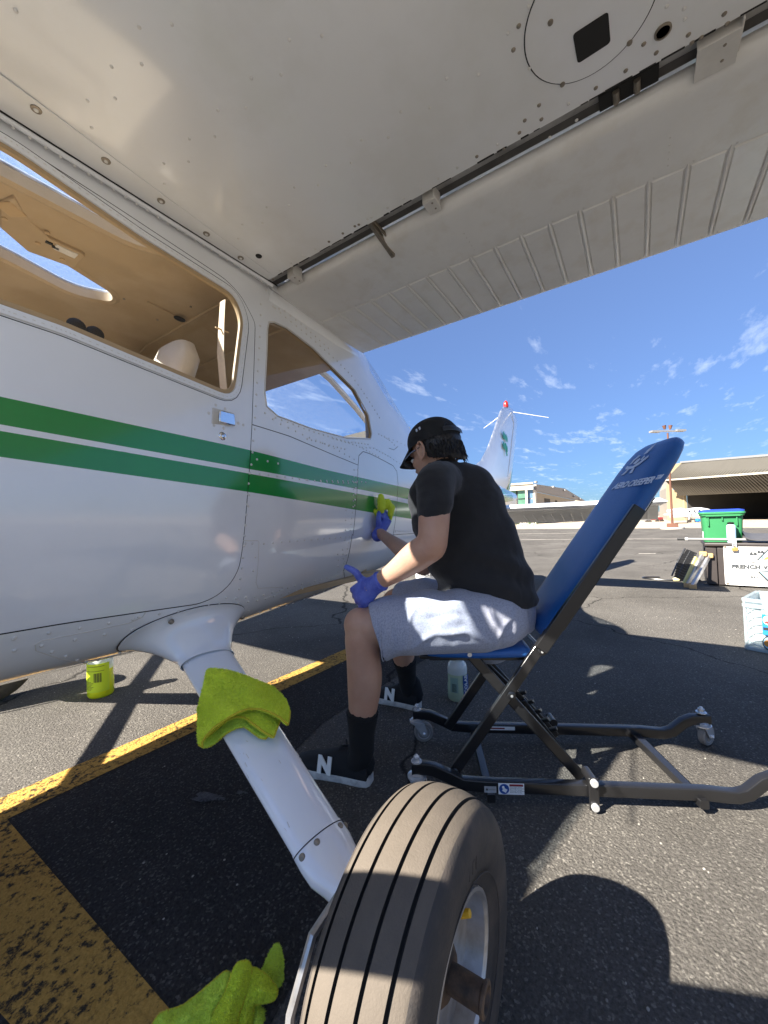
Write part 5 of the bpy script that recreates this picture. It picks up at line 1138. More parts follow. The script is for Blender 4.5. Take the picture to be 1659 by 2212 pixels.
def clothlayer(parent, nm, outer_px, lift, m, seed, grid_step=16, thick=.003, hem=True, cut=None, nf=16000):
    xs = [p[0] for p in outer_px]; ys_ = [p[1] for p in outer_px]
    gp = [(x + (grid_step / 2 if j % 2 else 0), y) for j, y in enumerate(np.arange(min(ys_), max(ys_), grid_step)) for x in np.arange(min(xs), max(xs), grid_step)]
    sh = sheet(outer_px, [], gp, grid_step * .7, lift)
    def md(o):
        s_ = o.modifiers.new('sub', 'SUBSURF'); s_.levels = s_.render_levels = 1
        so = o.modifiers.new('solid', 'SOLIDIFY'); so.thickness = thick; so.offset = -1
    o = sh.build(nm, m, parent, 0, mods=md, apply=True); o.data.shade_smooth()
    fz2 = MB(); off = root_off(parent); fuzz(fz2, o.data, nf * 2, .0045, seed); fz2.v = [v + off for v in fz2.v]; fz2.build('nap', m, o, 0, kind='stuff')
    return o
# towel folded over the gear leg
LAx = Vector((.09, .51, -.235)).normalized(); LN = (Zv - LAx * Zv.dot(LAx)).normalized(); LB = LAx.cross(LN)
if LB.x > 0: LB = -LB      # towards the tail (right in the picture)
LO = Vector((-.12, .67, .426))
def leg_h(q):
    """height of the leg surface above its axis plane at lateral offset b"""
    b = (q - LO).dot(LB); a = abs(b) / .066
    return .0265 * math.sqrt(max(0, 1 - a * a)) if a < .9 else .0265 * .436 - (a - .9) * .035
def zc4(x, y): return (400 + x * .4822) / 1.507, (1950 + y * .4822) / 1.507
def towel_lift(dh, droop=1., amp=.006, ph=0.):
    def f(p, off):
        q = onplane(p[0], p[1], LO + LN * .03, LN); h = leg_h(q); b = (q - LO).dot(LB); a = (q - LO).dot(LAx)
        w = amp * math.sin(55 * a + 28 * b + ph) * (.4 + min(1, abs(b) / .06)) + amp * .5 * math.sin(90 * b - 30 * a + ph * 2) + .006 * noise.noise(q * 22)
        ex = max(0, abs(b) - .06)
        hh = h + dh + w + .004 - droop * ex * .38 + .02 * max(0, a - .02) * 1.0
        # keep the pixel's ray: slide along the view ray so that the outline holds
        v = (q - CP).normalized(); k = (hh - .03) / v.dot(LN); return q + v * k
    return f
tw = thing('towel', LO + LN * .03, 'yellow-green microfibre towel draped over the landing gear leg', 'towel', None)
T1 = [zc4(*p) for p in ((565, 470), (620, 466), (720, 478), (830, 515), (940, 560), (1010, 585), (1060, 630), (1105, 680), (1128, 760), (1125, 800), (1115, 850), (1060, 800), (990, 765), (930, 745), (850, 742), (780, 765), (700, 810), (620, 865), (560, 925), (535, 970), (540, 998), (510, 985), (500, 930), (503, 800), (515, 680), (540, 590))]
T2 = [zc4(*p) for p in ((560, 800), (700, 740), (850, 720), (950, 730), (1058, 790), (1058, 830), (1035, 890), (1018, 935), (960, 905), (880, 845), (820, 800), (760, 795), (700, 820), (630, 880), (570, 930), (520, 975))]
T3 = [zc4(*p) for p in ((520, 900), (600, 830), (760, 760), (850, 770), (930, 850), (985, 920), (965, 945), (920, 935), (860, 890), (820, 862), (770, 870), (700, 905), (640, 960), (590, 995), (545, 1003), (515, 985))]
l1 = clothlayer(tw, 'folded_cloth', T1, towel_lift(.042, 1.), m_cloth, 1)
l2 = clothlayer(tw, 'under_fold', T2, towel_lift(.020, 1.2, .004, 1.5), m_cloth, 2, nf=7000)
l3 = clothlayer(tw, 'under_fold', T3, towel_lift(.002, 1.2, .003, 3.), m_cloth2, 3, nf=6000)
def hemline(par, px, lift, r_=.0022): mb = MB(); mb.tube([lift(p, 0) + Vector((0, 0, .0005)) for p in dens(px, 8, False)], r_, 7); return mb.build('hem', m_hem, par, 60)
hemline(l1, T1[8:22], towel_lift(.0415)); hemline(l2, T2[4:16], towel_lift(.0195, 1.2, .004, 1.5)); hemline(l3, T3[4:16], towel_lift(.0015, 1.2, .003, 3.))
# crumpled towel on the ground
gt_c = G(470, 2225)
gt = thing('towel', gt_c, 'crumpled lime green towel heaped on the asphalt in front of the tyre', 'towel')
HO = G(480, 2235, .0); HN = (Vector((CP.x - HO.x, CP.y - HO.y, 0)).normalized() * .85 + Zv * .52).normalized()
def heap_sheet(outl, dpt, bul, ph, m_, sd_, nm='crumpled_cloth', nf=9000):
    outl = rnd(outl, 9, 2); P2 = [Vector(p) for p in outl]
    def ed(p):
        q = Vector(p); d = 1e9
        for i in range(len(P2)):
            a, b = P2[i - 1], P2[i]; L2 = (b - a).length_squared
            if L2 < 1e-9: continue
            t = max(0, min(1, (q - a).dot(b - a) / L2)); d = min(d, (q - a.lerp(b, t)).length)
        return d
    def lift(p, off):
        q = onplane(p[0], p[1], HO + HN * dpt, HN); e = min(1, ed(p) / 26.)
        w = bul * math.sqrt(e) + .5 * bul * (1 - abs(math.sin(p[0] * .055 + p[1] * .028 + ph))) * e + .010 * noise.noise(Vector((p[0] * .03, p[1] * .03, ph * 5))) * e
        v = (q - CP).normalized(); return q + v * (w / v.dot(HN))
    gp = [(x + (3 if int(y) % 2 else 0), y) for y in range(int(min(p[1] for p in outl)), int(max(p[1] for p in outl)), 7) for x in range(int(min(p[0] for p in outl)), int(max(p[0] for p in outl)), 7)]
    sh = sheet(outl, [], gp, 7, lift)
    def md(o):
        so = o.modifiers.new('solid', 'SOLIDIFY'); so.thickness = .005; so.offset = -1
    o = sh.build(nm, m_, gt, 0, mods=md, apply=True); o.data.shade_smooth(); fz2 = MB(); fuzz(fz2, o.data, nf * 2, .0045, sd_); fz2.v = [v + root_off(gt) for v in fz2.v]; fz2.build('nap', m_, o, 0, kind='stuff')
    mb = MB(); mb.tube([lift(p, 0) + HN * .001 for p in outl + outl[:1]], .0022, 7); mb.build('hem', m_hem, o, 60)
heap_sheet([(545, 2200), (562, 2120), (580, 2072), (598, 2036), (608, 2078), (606, 2140), (600, 2200)], -.03, .012, 0, m_cloth2, 20, nf=5000)
heap_sheet([(300, 2290), (330, 2212), (343, 2191), (396, 2173), (440, 2138), (488, 2096), (501, 2106), (505, 2140), (480, 2190), (470, 2290)], -.0, .022, 1., m_cloth2, 21)
heap_sheet([(548, 2166), (576, 2182), (605, 2192), (640, 2240), (640, 2290), (520, 2290), (530, 2200)], -.01, .020, 2., m_cloth2, 22)
heap_sheet([(500, 2290), (515, 2170), (528, 2090), (546, 2090), (572, 2103), (601, 2138), (594, 2160), (546, 2169), (548, 2290)], .010, .020, 3., m_cloth, 23)
heap_sheet([(440, 2290), (455, 2200), (488, 2140), (510, 2081), (535, 2074), (545, 2092), (530, 2150), (512, 2200), (505, 2290)], .022, .020, 4.4, m_cloth, 24)
# cloth under the far hand
ct = thing('cloth', handR, 'yellow cloth held against the fuselage by a gloved hand', 'cloth')
yb_ = Vector((0, 1, 0)); dpt = (handR - CP).dot(cd)
mb = MB()
def hp_(px, py, dd=.0): return AT(px, py, dpt + dd)
mb.tube([hp_(823, 1069, .0), hp_(824, 1080, -.01), hp_(824, 1098, -.02), hp_(826, 1112, -.01)], [(.012, .014), (.018, .018), (.018, .018), (.006, .008)], 14, power=2.6)
mb.tube([hp_(800, 1108, .01), hp_(808, 1105, .0), hp_(816, 1112, .0), hp_(838, 1085, .01), hp_(846, 1096, .01), hp_(842, 1116, .015)], [.012, .019, .022, .018, .018, .013], 14)
mb.tube([hp_(798, 1106, .01), hp_(794, 1116, .0), hp_(800, 1134, .005), hp_(808, 1154, .01)], [(.014, .012), (.018, .011), (.016, .008), (.004, .004)], 14)
mb.tube([hp_(838, 1078, .01), hp_(847, 1098, .0), hp_(844, 1120, .01), hp_(836, 1145, .015)], [(.008, .008), (.014, .010), (.012, .008), (.003, .003)], 14)
hc_ = mb.build('crumpled_cloth', m_cloth, ct, 0, mods=remesh(.0035, 2, .4, [(.03, .010), (.012, .004)]), apply=True); fz2 = MB(); fuzz(fz2, hc_.data, 9000, .003, 4); fz2.v = [v + root_off(ct) for v in fz2.v]; fz2.build('nap', m_cloth, hc_, 0, kind='stuff')
# ------------------------------------------------------------------ distant buildings, pole and hills
m_tanw = mat('tan_cladding', (.34, .27, .165), .6, var=.06, vscale=1.5); m_tan_sh = mat('beige_fascia', (.30, .265, .215), .6, var=.05, vscale=.6)
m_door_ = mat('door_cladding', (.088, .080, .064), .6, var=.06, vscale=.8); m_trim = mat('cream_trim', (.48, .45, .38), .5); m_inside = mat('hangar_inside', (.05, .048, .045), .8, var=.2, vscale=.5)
m_gglass = mat('green_glass', (.10, .22, .15), .12, var=.3, vscale=.35, coat=.5); m_bglass = mat('blue_glass', (.10, .17, .26), .08, var=.3, vscale=.6, coat=.6); m_rustp = mat('rusty_pole', (.13, .055, .032), .7, var=.2, vscale=3)
m_conc2 = mat('footing_concrete', (.5, .46, .4), .9); m_blues = mat('sign_blue', (.02, .18, .5), .4); m_blk2 = mat('sign_black', (.02, .025, .04), .4); m_grey = mat('grey_metal', (.22, .22, .22), .5)
class VP:   # a vertical plane measured from two ground pixels
    def __init__(s, a, b):
        s.a = Vector(a); s.b = Vector(b); s.a.z = s.b.z = 0; s.d = (s.b - s.a).normalized(); s.n = Vector((-s.d.y, s.d.x, 0))
        if s.n.dot(CP - s.a) < 0: s.n = -s.n
    def p(s, px, py, out=0):
        q = onplane(px, py, s.a + s.n * out, s.n); return ((q - s.a).dot(s.d), q.z)
    def w(s, u_, z, out=0): return s.a + s.d * u_ + Vector((0, 0, z)) + s.n * out
    def slab(s, mb, pts, out, thick):
        f = [s.w(u_, z, out) for u_, z in pts]; b = [s.w(u_, z, out - thick) for u_, z in pts]; mb.loft([f, b])
c5 = lambda x, y: (1294 + x * .22, 862.6 + y * .22)
c4 = lambda x, y: (1061.7 + x * .14, 1035.2 + y * .14)
H1 = VP(G(1439, 1124.5), G(1659, 1123.5))
hg = thing('hangar', H1.w(8, 0, -8), 'tan hangar at right with its brown folding door raised open above a dark interior', 'hangar')
HX = 42.
wl = [H1.p(*c5(*q)) for q in ((660, 870), (722, 640), (812, 622), (848, 1200), (660, 1200))]; 
wl[0] = (wl[0][0], wl[0][1]); z0_ = 0
pts = [(wl[0][0], 0), (wl[0][0], wl[0][1]), (wl[1][0], wl[1][1]), (wl[2][0], wl[2][1]), (wl[3][0], 0)]
mb = MB(); H1.slab(mb, pts, 0, .3); wall_o = mb.build('wall', m_tanw, hg, 0)
for k in range(14):
    u_ = pts[0][0] + .2 + k * (pts[4][0] - pts[0][0] - .3) / 14; mb = MB(); zt_ = min(pts[1][1] + (pts[2][1] - pts[1][1]) * min(1, (u_ - pts[0][0]) / max(.1, pts[2][0] - pts[0][0])), pts[2][1]) - .1
    mb.box(H1.w(u_, zt_ / 2 + .05, .03), (.10, .06, zt_), Matrix((H1.d, H1.n, Zv)).transposed()); mb.build('cladding_rib', m_tanw, wall_o)
# gable flank going back
ga = [H1.p(*c5(*q)) for q in ((595, 905), (595, 1010))]
mb = MB(); hb = H1.w(wl[0][0], 0, 0); fl = [H1.w(wl[0][0], 0), H1.w(wl[0][0], wl[0][1]), H1.w(wl[1][0], wl[1][1])]; bk = [onplane(*c5(595, 1190), H1.w(0, 0, -22), H1.n), onplane(*c5(595, 905), H1.w(0, 0, -22), H1.n), onplane(*c5(640, 800), H1.w(0, 0, -22), H1.n)]; bk[0].z = 0
mb.loft([fl, bk], cap=False, closed=False); mb.build('wall', m_tan_sh, hg, 0)
tp = [H1.p(*c5(820, 625)), H1.p(*c5(1659, 560))]; fo_ = [H1.p(*c5(840, 780), 2.0), H1.p(*c5(1659, 720), 2.0)]; bt = [H1.p(*c5(850, 945), .5), H1.p(*c5(1659, 910), .5)]
def ext(a, b, u_): return a[1] + (b[1] - a[1]) * (u_ - a[0]) / (b[0] - a[0])
uL = tp[0][0]
def dpanel(z_a, z_b, oa, ob, nm):
    o_ = None
    mb = MB(); mb.loft([[H1.w(uL, z_a(uL), oa), H1.w(HX, z_a(HX), oa)], [H1.w(uL, z_b(uL), ob), H1.w(HX, z_b(HX), ob)]], cap=False, closed=False)
    mb.loft([[H1.w(uL, z_a(uL), oa - .12), H1.w(HX, z_a(HX), oa - .12)], [H1.w(uL, z_b(uL), ob - .12), H1.w(HX, z_b(HX), ob - .12)]], cap=False, closed=False); o_ = mb.build(nm, m_door_, hg, 0)
    rb = MB(); u_ = uL + .1
    while u_ < 24:
        a = H1.w(u_, z_a(u_) - .05, oa + .03); b = H1.w(u_, z_b(u_) + .05, ob + .03); rb.bar(a, b, .13, .08, up=H1.d.cross(b - a)); u_ += .36
    rb.build('door_ribs', m_door_, o_, 0, kind='stuff')
zt_f = lambda u_: ext(tp[0], tp[1], u_); zf_f = lambda u_: ext(fo_[0], fo_[1], u_); zb_f = lambda u_: ext(bt[0], bt[1], u_)
dpanel(zt_f, zf_f, .1, 2.0, 'folding_door_panel'); dpanel(zf_f, zb_f, 2.0, .5, 'folding_door_panel')
mb = MB(); mb.bar(H1.w(uL, zf_f(uL), 2.06), H1.w(HX, zf_f(HX), 2.06), .14, .16); mb.build('door_hinge_trim', m_trim, hg)
mb = MB(); mb.bar(H1.w(uL, zt_f(uL) + .1, .12), H1.w(HX, zt_f(HX) + .1, .12), .3, .2); mb.build('roof_edge', m_grey, hg)
mb = MB()  # shell
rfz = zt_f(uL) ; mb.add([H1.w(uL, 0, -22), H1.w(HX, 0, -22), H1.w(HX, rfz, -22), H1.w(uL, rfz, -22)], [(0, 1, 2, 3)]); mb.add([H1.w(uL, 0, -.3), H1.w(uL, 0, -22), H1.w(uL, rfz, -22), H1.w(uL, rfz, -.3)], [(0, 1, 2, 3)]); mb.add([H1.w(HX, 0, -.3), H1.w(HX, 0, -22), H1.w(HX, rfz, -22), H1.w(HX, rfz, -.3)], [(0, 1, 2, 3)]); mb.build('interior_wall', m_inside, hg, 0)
mb = MB(); mb.add([H1.w(wl[0][0], rfz, 0), H1.w(HX, zt_f(HX), 0), H1.w(HX, zt_f(HX), -22.2), H1.w(wl[0][0], rfz, -22.2)], [(0, 1, 2, 3)]); mb.build('roof', m_grey, hg, 0)
for z in (2.0, 3.3, 4.6):
    mb = MB(); mb.bar(H1.w(uL + .2, z, -14), H1.w(20, z, -14), .12, .16); mb.build('beam', m_grey, hg)
for u_ in (7, 14):
    mb = MB(); mb.bar(H1.w(u_, 0, -14.2), H1.w(u_, rfz - .5, -14.2), .2, .25, up=H1.d); mb.build('post', m_inside, hg)
m_fr, m_fw = mat('flag_red', (.22, .03, .03), .8), mat('flag_white', (.3, .3, .3), .8)
fa = H1.p(*c5(1465, 925), -13); fb = H1.p(*c5(1600, 965), -13)
for k in range(9):
    u_ = fa[0] + (fb[0] - fa[0]) * k / 9; mb = MB(); mb.box(H1.w(u_ + .1, (fa[1] + fb[1]) / 2, -13), ((fb[0] - fa[0]) / 9, .04, fa[1] - fb[1] + .3), Matrix((H1.d, H1.n, Zv)).transposed()); mb.build('flag_stripe', m_fr if k % 2 else m_fw, hg, 0)
# vehicles in the dark interior (a red tug and a white aircraft wing glimpsed behind the bin)
tug = thing('tug', H1.w(11, 0, -5), 'small red tug parked inside the dark hangar opening', 'tug')
mb = MB(); mb.box(H1.w(11, .65, -5), (2.6, 1.2, .7), Matrix((H1.d, H1.n, Zv)).transposed()); mb.build('body', m_fr, tug, bevel=.1); mb = MB(); mb.box(H1.w(10.4, 1.2, -5), (.9, 1.1, .6), Matrix((H1.d, H1.n, Zv)).transposed()); mb.build('seat', m_inside, tug, bevel=.1)
for du in (-.9, .9): mb = MB(); mb.cyl(H1.w(11 + du, .3, -4.6), H1.w(11 + du, .3, -4.35), .3); mb.build('wheel', m_tyre, tug)
sg_ = [H1.p(*c5(*q), .2) for q in ((738, 795), (828, 795), (828, 868), (738, 868), (828, 888), (738, 888))]
sgn_ = thing('wall_sign', H1.w(*sg_[0], .2), 'black and blue company sign high on the tan hangar wall', 'sign')
mb = MB(); H1.slab(mb, [sg_[3], sg_[2], sg_[1], sg_[0]], .35, .2); mb.build('upper_panel', m_blk2, sgn_, bevel=.03); mb = MB(); H1.slab(mb, [sg_[5], sg_[4], (sg_[2][0], sg_[2][1] + .25), (sg_[3][0], sg_[3][1] + .25)], .38, .2); mb.build('lower_panel', m_blues, sgn_, bevel=.03)
wd_ = sg_[1][0] - sg_[0][0]; text('CIRRUS', wd_ * .24, H1.w(sg_[3][0] + wd_ * .08, sg_[3][1] + wd_ * .30, .37), H1.d, Zv, m_lbl, sgn_, 'sign_lettering', ext=.01)
mb = MB(); cx_ = (sg_[0][0] + sg_[1][0]) / 2; cz_ = sg_[3][1] + (sg_[0][1] - sg_[3][1]) * .68
for a in (35, -35, 0): mb.box(H1.w(cx_ + a * .003, cz_, .37), (wd_ * .5, .02, wd_ * .12), Matrix((H1.d, H1.n, Zv)).transposed() @ Matrix.Rotation(R(a), 3, 'Y'))
mb.build('sign_emblem', m_lbl, sgn_)
q = H1.p(*c5(782, 925), .1); nb = thing('number_plate', H1.w(*q, .1), 'white number 31 plate on the tan hangar wall below the sign', 'sign'); mb = MB(); mb.box(H1.w(q[0] + .35, q[1] + .25, .08), (.9, .05, .7), Matrix((H1.d, H1.n, Zv)).transposed()); mb.build('plate', m_trim, nb); text('31', .62, H1.w(q[0] + .02, q[1] + .05, .12), H1.d, Zv, m_ink, nb, 'number', ext=.005)
q = H1.p(*c5(800, 742), .2); mb = MB(); mb.box(H1.w(*q, .2), (.4, .3, .3), Matrix((H1.d, H1.n, Zv)).transposed()); mb.build('wall_lamp', m_trim, hg, bevel=.05)
# second hangar, corner glazed
C0 = AT(*c4(670, 700), 56); C0.z = 0; C1 = AT(*c4(1418, 700), 86); C1.z = 0; Cm = AT(*c4(-300, 700), 60); Cm.z = 0
S1 = VP(C0, C1); F1 = VP(Cm, C0)
h2 = thing('hangar', C0, 'beige hangar with a green glazed corner and a row of dark doorways, beyond the tail', 'hangar')
gb = [S1.p(*c4(*q)) for q in ((660, 80), (1105, 145), (1418, 330), (1345, 330), (690, 190))]
mb = MB(); S1.slab(mb, [gb[0], gb[1], gb[2], (gb[2][0], gb[3][1] - .1), gb[3], gb[4], (gb[0][0], gb[4][1])], .3, .4); mb.build('gable_fascia', m_tan_sh, h2, 0)
mb = MB(); S1.slab(mb, [(0, 0), (gb[2][0], 0), (gb[2][0], gb[3][1] + .2), (0, gb[4][1] + .3)], -1.2, .3); mb.build('wall', m_tan_sh, h2, 0)
mb = MB(); S1.slab(mb, [(0, 0), (.8, 0), (.8, gb[4][1] + .2), (0, gb[4][1] + .2)], .2, 1.4); mb.build('corner_pier', m_trim, h2, 0)
mb = MB(); e_ = gb[2][0]; S1.slab(mb, [(e_ - 3.5, 0), (e_, 0), (e_, gb[3][1] + .2), (e_ - 3.5, gb[3][1] + .2)], .2, 1.4); mb.build('end_pier', m_tan_sh, h2, 0)
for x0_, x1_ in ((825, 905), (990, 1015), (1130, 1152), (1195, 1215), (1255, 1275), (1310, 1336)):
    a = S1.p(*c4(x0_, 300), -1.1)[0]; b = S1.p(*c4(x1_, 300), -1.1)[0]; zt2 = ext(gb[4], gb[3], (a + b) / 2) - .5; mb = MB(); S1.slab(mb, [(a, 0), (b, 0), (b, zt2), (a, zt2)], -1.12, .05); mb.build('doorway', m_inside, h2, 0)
for x0_ in (668, 935, 1112, 1252, 1345):
    q = S1.p(*c4(x0_, 0), .4)[0]; zz = ext(gb[4], gb[3], q) + (ext(gb[1], gb[2], q) - ext(gb[4], gb[3], q)) * .45 if q > gb[1][0] else ext(gb[4], gb[3], q) + 1.2; mb = MB(); mb.box(S1.w(q, zz, .5), (.5, .4, .3), Matrix((S1.d, S1.n, Zv)).transposed()); mb.build('wall_lamp', m_grey, h2, bevel=.05)
q0 = F1.p(*c4(660, 160)); q1 = F1.p(*c4(660, 75)); L1_ = (C0 - Cm).length
mb = MB(); F1.slab(mb, [(0, q0[1]), (L1_, q0[1]), (L1_, q1[1]), (0, q1[1])], .5, .5); mb.build('fascia', m_trim, h2, 0)
mb = MB(); F1.slab(mb, [(0, q1[1]), (L1_, q1[1]), (L1_, q1[1] + .25), (0, q1[1] + .25)], .7, .7); mb.build('roof_edge', m_trim, h2, 0)
k = 0; u_ = L1_ - .2
uu = [F1.p(*c4(x_, 300))[0] for x_ in (655, 545, 395, 250, 100, -50, -200)]
for i in range(len(uu) - 1):
    for z_a, z_b in ((.3, q0[1] * .22), (q0[1] * .25, q0[1] * .73), (q0[1] * .76, q0[1])):
        mb = MB(); F1.slab(mb, [(uu[i + 1] + .12, z_a), (uu[i] - .12, z_a), (uu[i] - .12, z_b), (uu[i + 1] + .12, z_b)], 0, .1); mb.build('glass_pane', m_bglass if i == 0 else m_gglass, h2, 0)
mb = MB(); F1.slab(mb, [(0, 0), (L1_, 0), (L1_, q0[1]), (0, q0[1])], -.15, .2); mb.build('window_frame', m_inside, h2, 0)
a = F1.p(*c4(545, 300))[0]; mb = MB(); mb.bar(F1.w(a, 0, .3), F1.w(a, q0[1], .3), .3, .3, up=F1.d); mb.build('downpipe', m_trim, h2)
gr0 = AT(*c4(380, 640), 50); gr0.z = 0
hd = thing('hedge', gr0, 'low green hedge at the foot of the glazed hangar corner', 'hedge'); rr_ = random.Random(8); mb = MB()
for k in range(400):
    p = gr0 + F1.d * rr_.uniform(-9, 3) + Vector((rr_.uniform(-.4, .4), rr_.uniform(-.4, .4), rr_.uniform(.05, .8))); d = Vector((rr_.uniform(-1, 1), rr_.uniform(-1, 1), rr_.uniform(-.3, 1))).normalized() * .16; mb.add([p - d, p + d, p + Vector((-d.y, d.x, d.z + .1))], [(0, 1, 2)])
mb.build('foliage', mat('hedge_green', (.06, .12, .045), .8, var=.3, vscale=3), hd, 0, kind='stuff')
for x_, y_, h_ in ((460, 725, .9), (532, 715, .4), (625, 718, .25), (500, 712, .4)):
    p = G(*c4(x_, y_)); b_ = thing('bollard', p, {460: 'tallest cream bollard near the foot of the glazed hangar', 532: 'short cream bollard between two others by the far hangar', 625: 'lowest cream bollard, rightmost of the row by the far hangar', 500: 'short cream bollard beside the tallest one at the far hangar'}[x_], 'bollard', 'cream bollards by the far hangar'); mb = MB(); mb.lathe([(.14, 0), (.14, h_ * .9), (.08, h_), (0, h_)], p, n=12); mb.build('post', m_trim, b_)
# lamp pole
pb_ = G(1453, 1142.5); lp = thing('lamp_pole', pb_, 'rusty light pole on a round concrete footing', 'lamp pole')
Dp = (pb_ - CP).dot(cd); hp2 = onplane(*c5(668, 330), pb_, (cd - Zv * cd.z)).z
mb = MB(); mb.tube([pb_, pb_ + Zv * hp2], [.062, .045], 10); mb.build('pole', m_rustp, lp)
mb = MB(); mb.lathe([(.55, 0), (.55, .09), (0, .09)], pb_, n=24); mb.build('footing', m_conc2, lp); mb = MB(); mb.box(pb_ + Zv * .2, (.5, .5, .22)); mb.build('base_plate', m_rustp, lp, bevel=.02)
for sgx in (-1, 1):
    mb = MB(); c_ = pb_ + Zv * (hp2 + .1); mb.bar(c_, c_ + cr * sgx * .5, .08, .08); mb.box(c_ + cr * sgx * .7 + Zv * .03 * sgx, (.5, .3, .10), Matrix((cr, cd, Zv)).transposed()); mb.build('lamp_head', m_grey, lp)
    mb = MB(); mb.cyl(c_ + cr * sgx * .15 + Zv * .1, c_ + cr * sgx * .18 + Zv * .32, .05, .10, 12); mb.build('floodlight', m_rustp, lp)
# hills
def ridge(name, D, pxs, c):
    mb = MB(); top = [AT(x, y, D) for x, y in pxs]; mb.loft([[Vector((p.x, p.y, -2)) for p in top], [p.lerp(Vector((p.x, p.y, 0)), .3) + (p - CP).normalized() * 20 for p in top], [p + (p - CP).normalized() * 60 for p in top]], cap=False, closed=False); mb.build(name, c, None, 0, kind='structure')
m_hill = mat('dry_hill', (.16, .14, .12), .9, var=.2, vscale=.02)
rr_ = random.Random(2); ridge('hills', 900, [(x, 1129 - (x - 829.5) * .0314 - 3 - 2.5 * math.sin(x * .021 + 2.6) - 1.5 * math.sin(x * .07 + 1)) for x in range(900, 1700, 12)], m_hill)
# parked white jet
jt = thing('jet_airplane', AT(1470, 1128, 36), 'small white jet with three dark oval cabin windows, parked before the open hangar', 'airplane')
JD = 35.
def J(x, y, dd=0): return AT(*c5(x, y), JD + dd)
px2m = .22 / FP * JD
def jr(x, yt, yb, w=1.): c_ = J(x, (yt + yb) / 2); h = (yb - yt) / 2 * px2m; return [c_ + Zv * h * math.sin(t) + cd * h * w * math.cos(t) for t in np.linspace(0, 2 * math.pi, 20, endpoint=False)]
mb = MB(); mb.loft([jr(652, 1128, 1136), jr(700, 1118, 1142), jr(780, 1098, 1152), jr(850, 1078, 1165), jr(920, 1064, 1180), jr(990, 1060, 1182), jr(1060, 1070, 1180), jr(1140, 1100, 1172), jr(1180, 1125, 1150)]); mb.build('fuselage', m_white, jt, 60)
mb = MB(); mb.loft([jr(672, 1085, 1108), jr(720, 1075, 1108), jr(800, 1066, 1098), jr(838, 1072, 1096)]); mb.build('engine', m_white, jt, 60)
mb = MB(); mb.bar(J(655, 1130, -2.), J(860, 1150, -2.), .5, .06, up=Zv); mb.bar(J(760, 1140, -.2), J(760, 1150, -3), .9, .08); mb.build('wing', m_white, jt)
for x, y in ((886, 1102), (935, 1096), (985, 1092)):
    mb = MB(); c_ = J(x, y, -.58); mb.ball(c_, (.11, .05, .09), Matrix((cr, cd, Zv)).transposed(), 14, 8); mb.build('cabin_window', m_ink, jt)
for x in (885, 960):
    p = J(x, 1195, -.3); mb = MB(); mb.cyl(p - cd * .08, p + cd * .08, .16); mb.build('wheel', m_tyre, jt); mb = MB(); mb.cyl(p, p + Zv * .5, .04); mb.build('gear_leg', m_white, jt)
ch = thing('wheel_chock_box', J(982, 1188, -1.5), 'small bright blue box under the white jet', 'box'); mb = MB(); mb.box(J(982, 1186, -1.5), (.42, .3, .24), Matrix((cr, cd, Zv)).transposed()); mb.build('box_body', m_blues, ch, bevel=.02)
for (x0_, x1_, y_, lab, m_, k) in ((535, 600, 1172, 'red low tug far away beyond the tail tip', m_fr, 0), (440, 478, 1180, 'dark equipment cart far away beyond the tail tip', m_grey, 1)):
    c_ = AT(*c5((x0_ + x1_) / 2, y_), 44); eq = thing('ground_cart', c_, lab, 'cart'); w_ = (x1_ - x0_) * .22 / FP * 44; mb = MB(); mb.box(c_, (w_, 1, .35), Matrix((cr, cd, Zv)).transposed()); mb.build('cart_body', m_, eq, bevel=.05)
    for s2 in (-1, 1): mb = MB(); p = c_ + cr * w_ * .35 * s2 - Zv * .25; mb.cyl(p - cd * .5, p - cd * .35, .2); mb.build('wheel', m_tyre, eq)
# tie-down hanging under the stabilizer tip
# ------------------------------------------------------------------ storage box and the things on and beside it
d6 = lambda x, y: (1393.5 + x * .2549, 895.8 + y * .2549)
bxA = G(*d6(540, 1446)); bxB = G(1659, 1271.5)
BX = VP(bxA, bxB); bz = BX.p(*d6(527, 1088))[1]
m_brown = mat('dark_resin', (.035, .028, .026), .5, var=.12, vscale=20); m_sign = mat('sign_face', (.74, .73, .70), .45, var=.03, vscale=8)
dbx = thing('deck_box', BX.w(.75, 0, -.3), 'dark brown plastic storage box with vertical grooves and a white banner', 'storage box')
Mb = Matrix((BX.d, BX.n, Zv)).transposed(); DW = .62; BL = 1.5
mb = MB(); mb.box(BX.w(BL / 2, bz * .46, -DW / 2 - .012), (BL, DW - .02, bz * .90), Mb); body_ = mb.build('box_body', m_brown, dbx, bevel=.008)
mb = MB(); mb.box(BX.w(BL / 2, bz * .965, -DW / 2), (BL + .05, DW + .05, bz * .085), Mb); mb.build('lid', m_brown, dbx, bevel=.012)
for k in range(14):
    mb = MB(); mb.box(BX.w(.035 + k * .105, bz * .46, -.004), (.096, .016, bz * .86), Mb); mb.build('front_board', m_brown, dbx, bevel=.003)
for k in range(6):
    mb = MB(); mb.box(BX.w(-.002, bz * .46, -.06 - k * .1), (.014, .092, bz * .86), Mb); mb.build('side_board', m_brown, dbx, bevel=.003)
q = BX.p(*d6(495, 1120)); mb = MB(); mb.box(BX.w(-.01, bz * .84, -.22), (.02, .16, .035), Mb); mb.build('handle_slot', m_ink, dbx, bevel=.004)
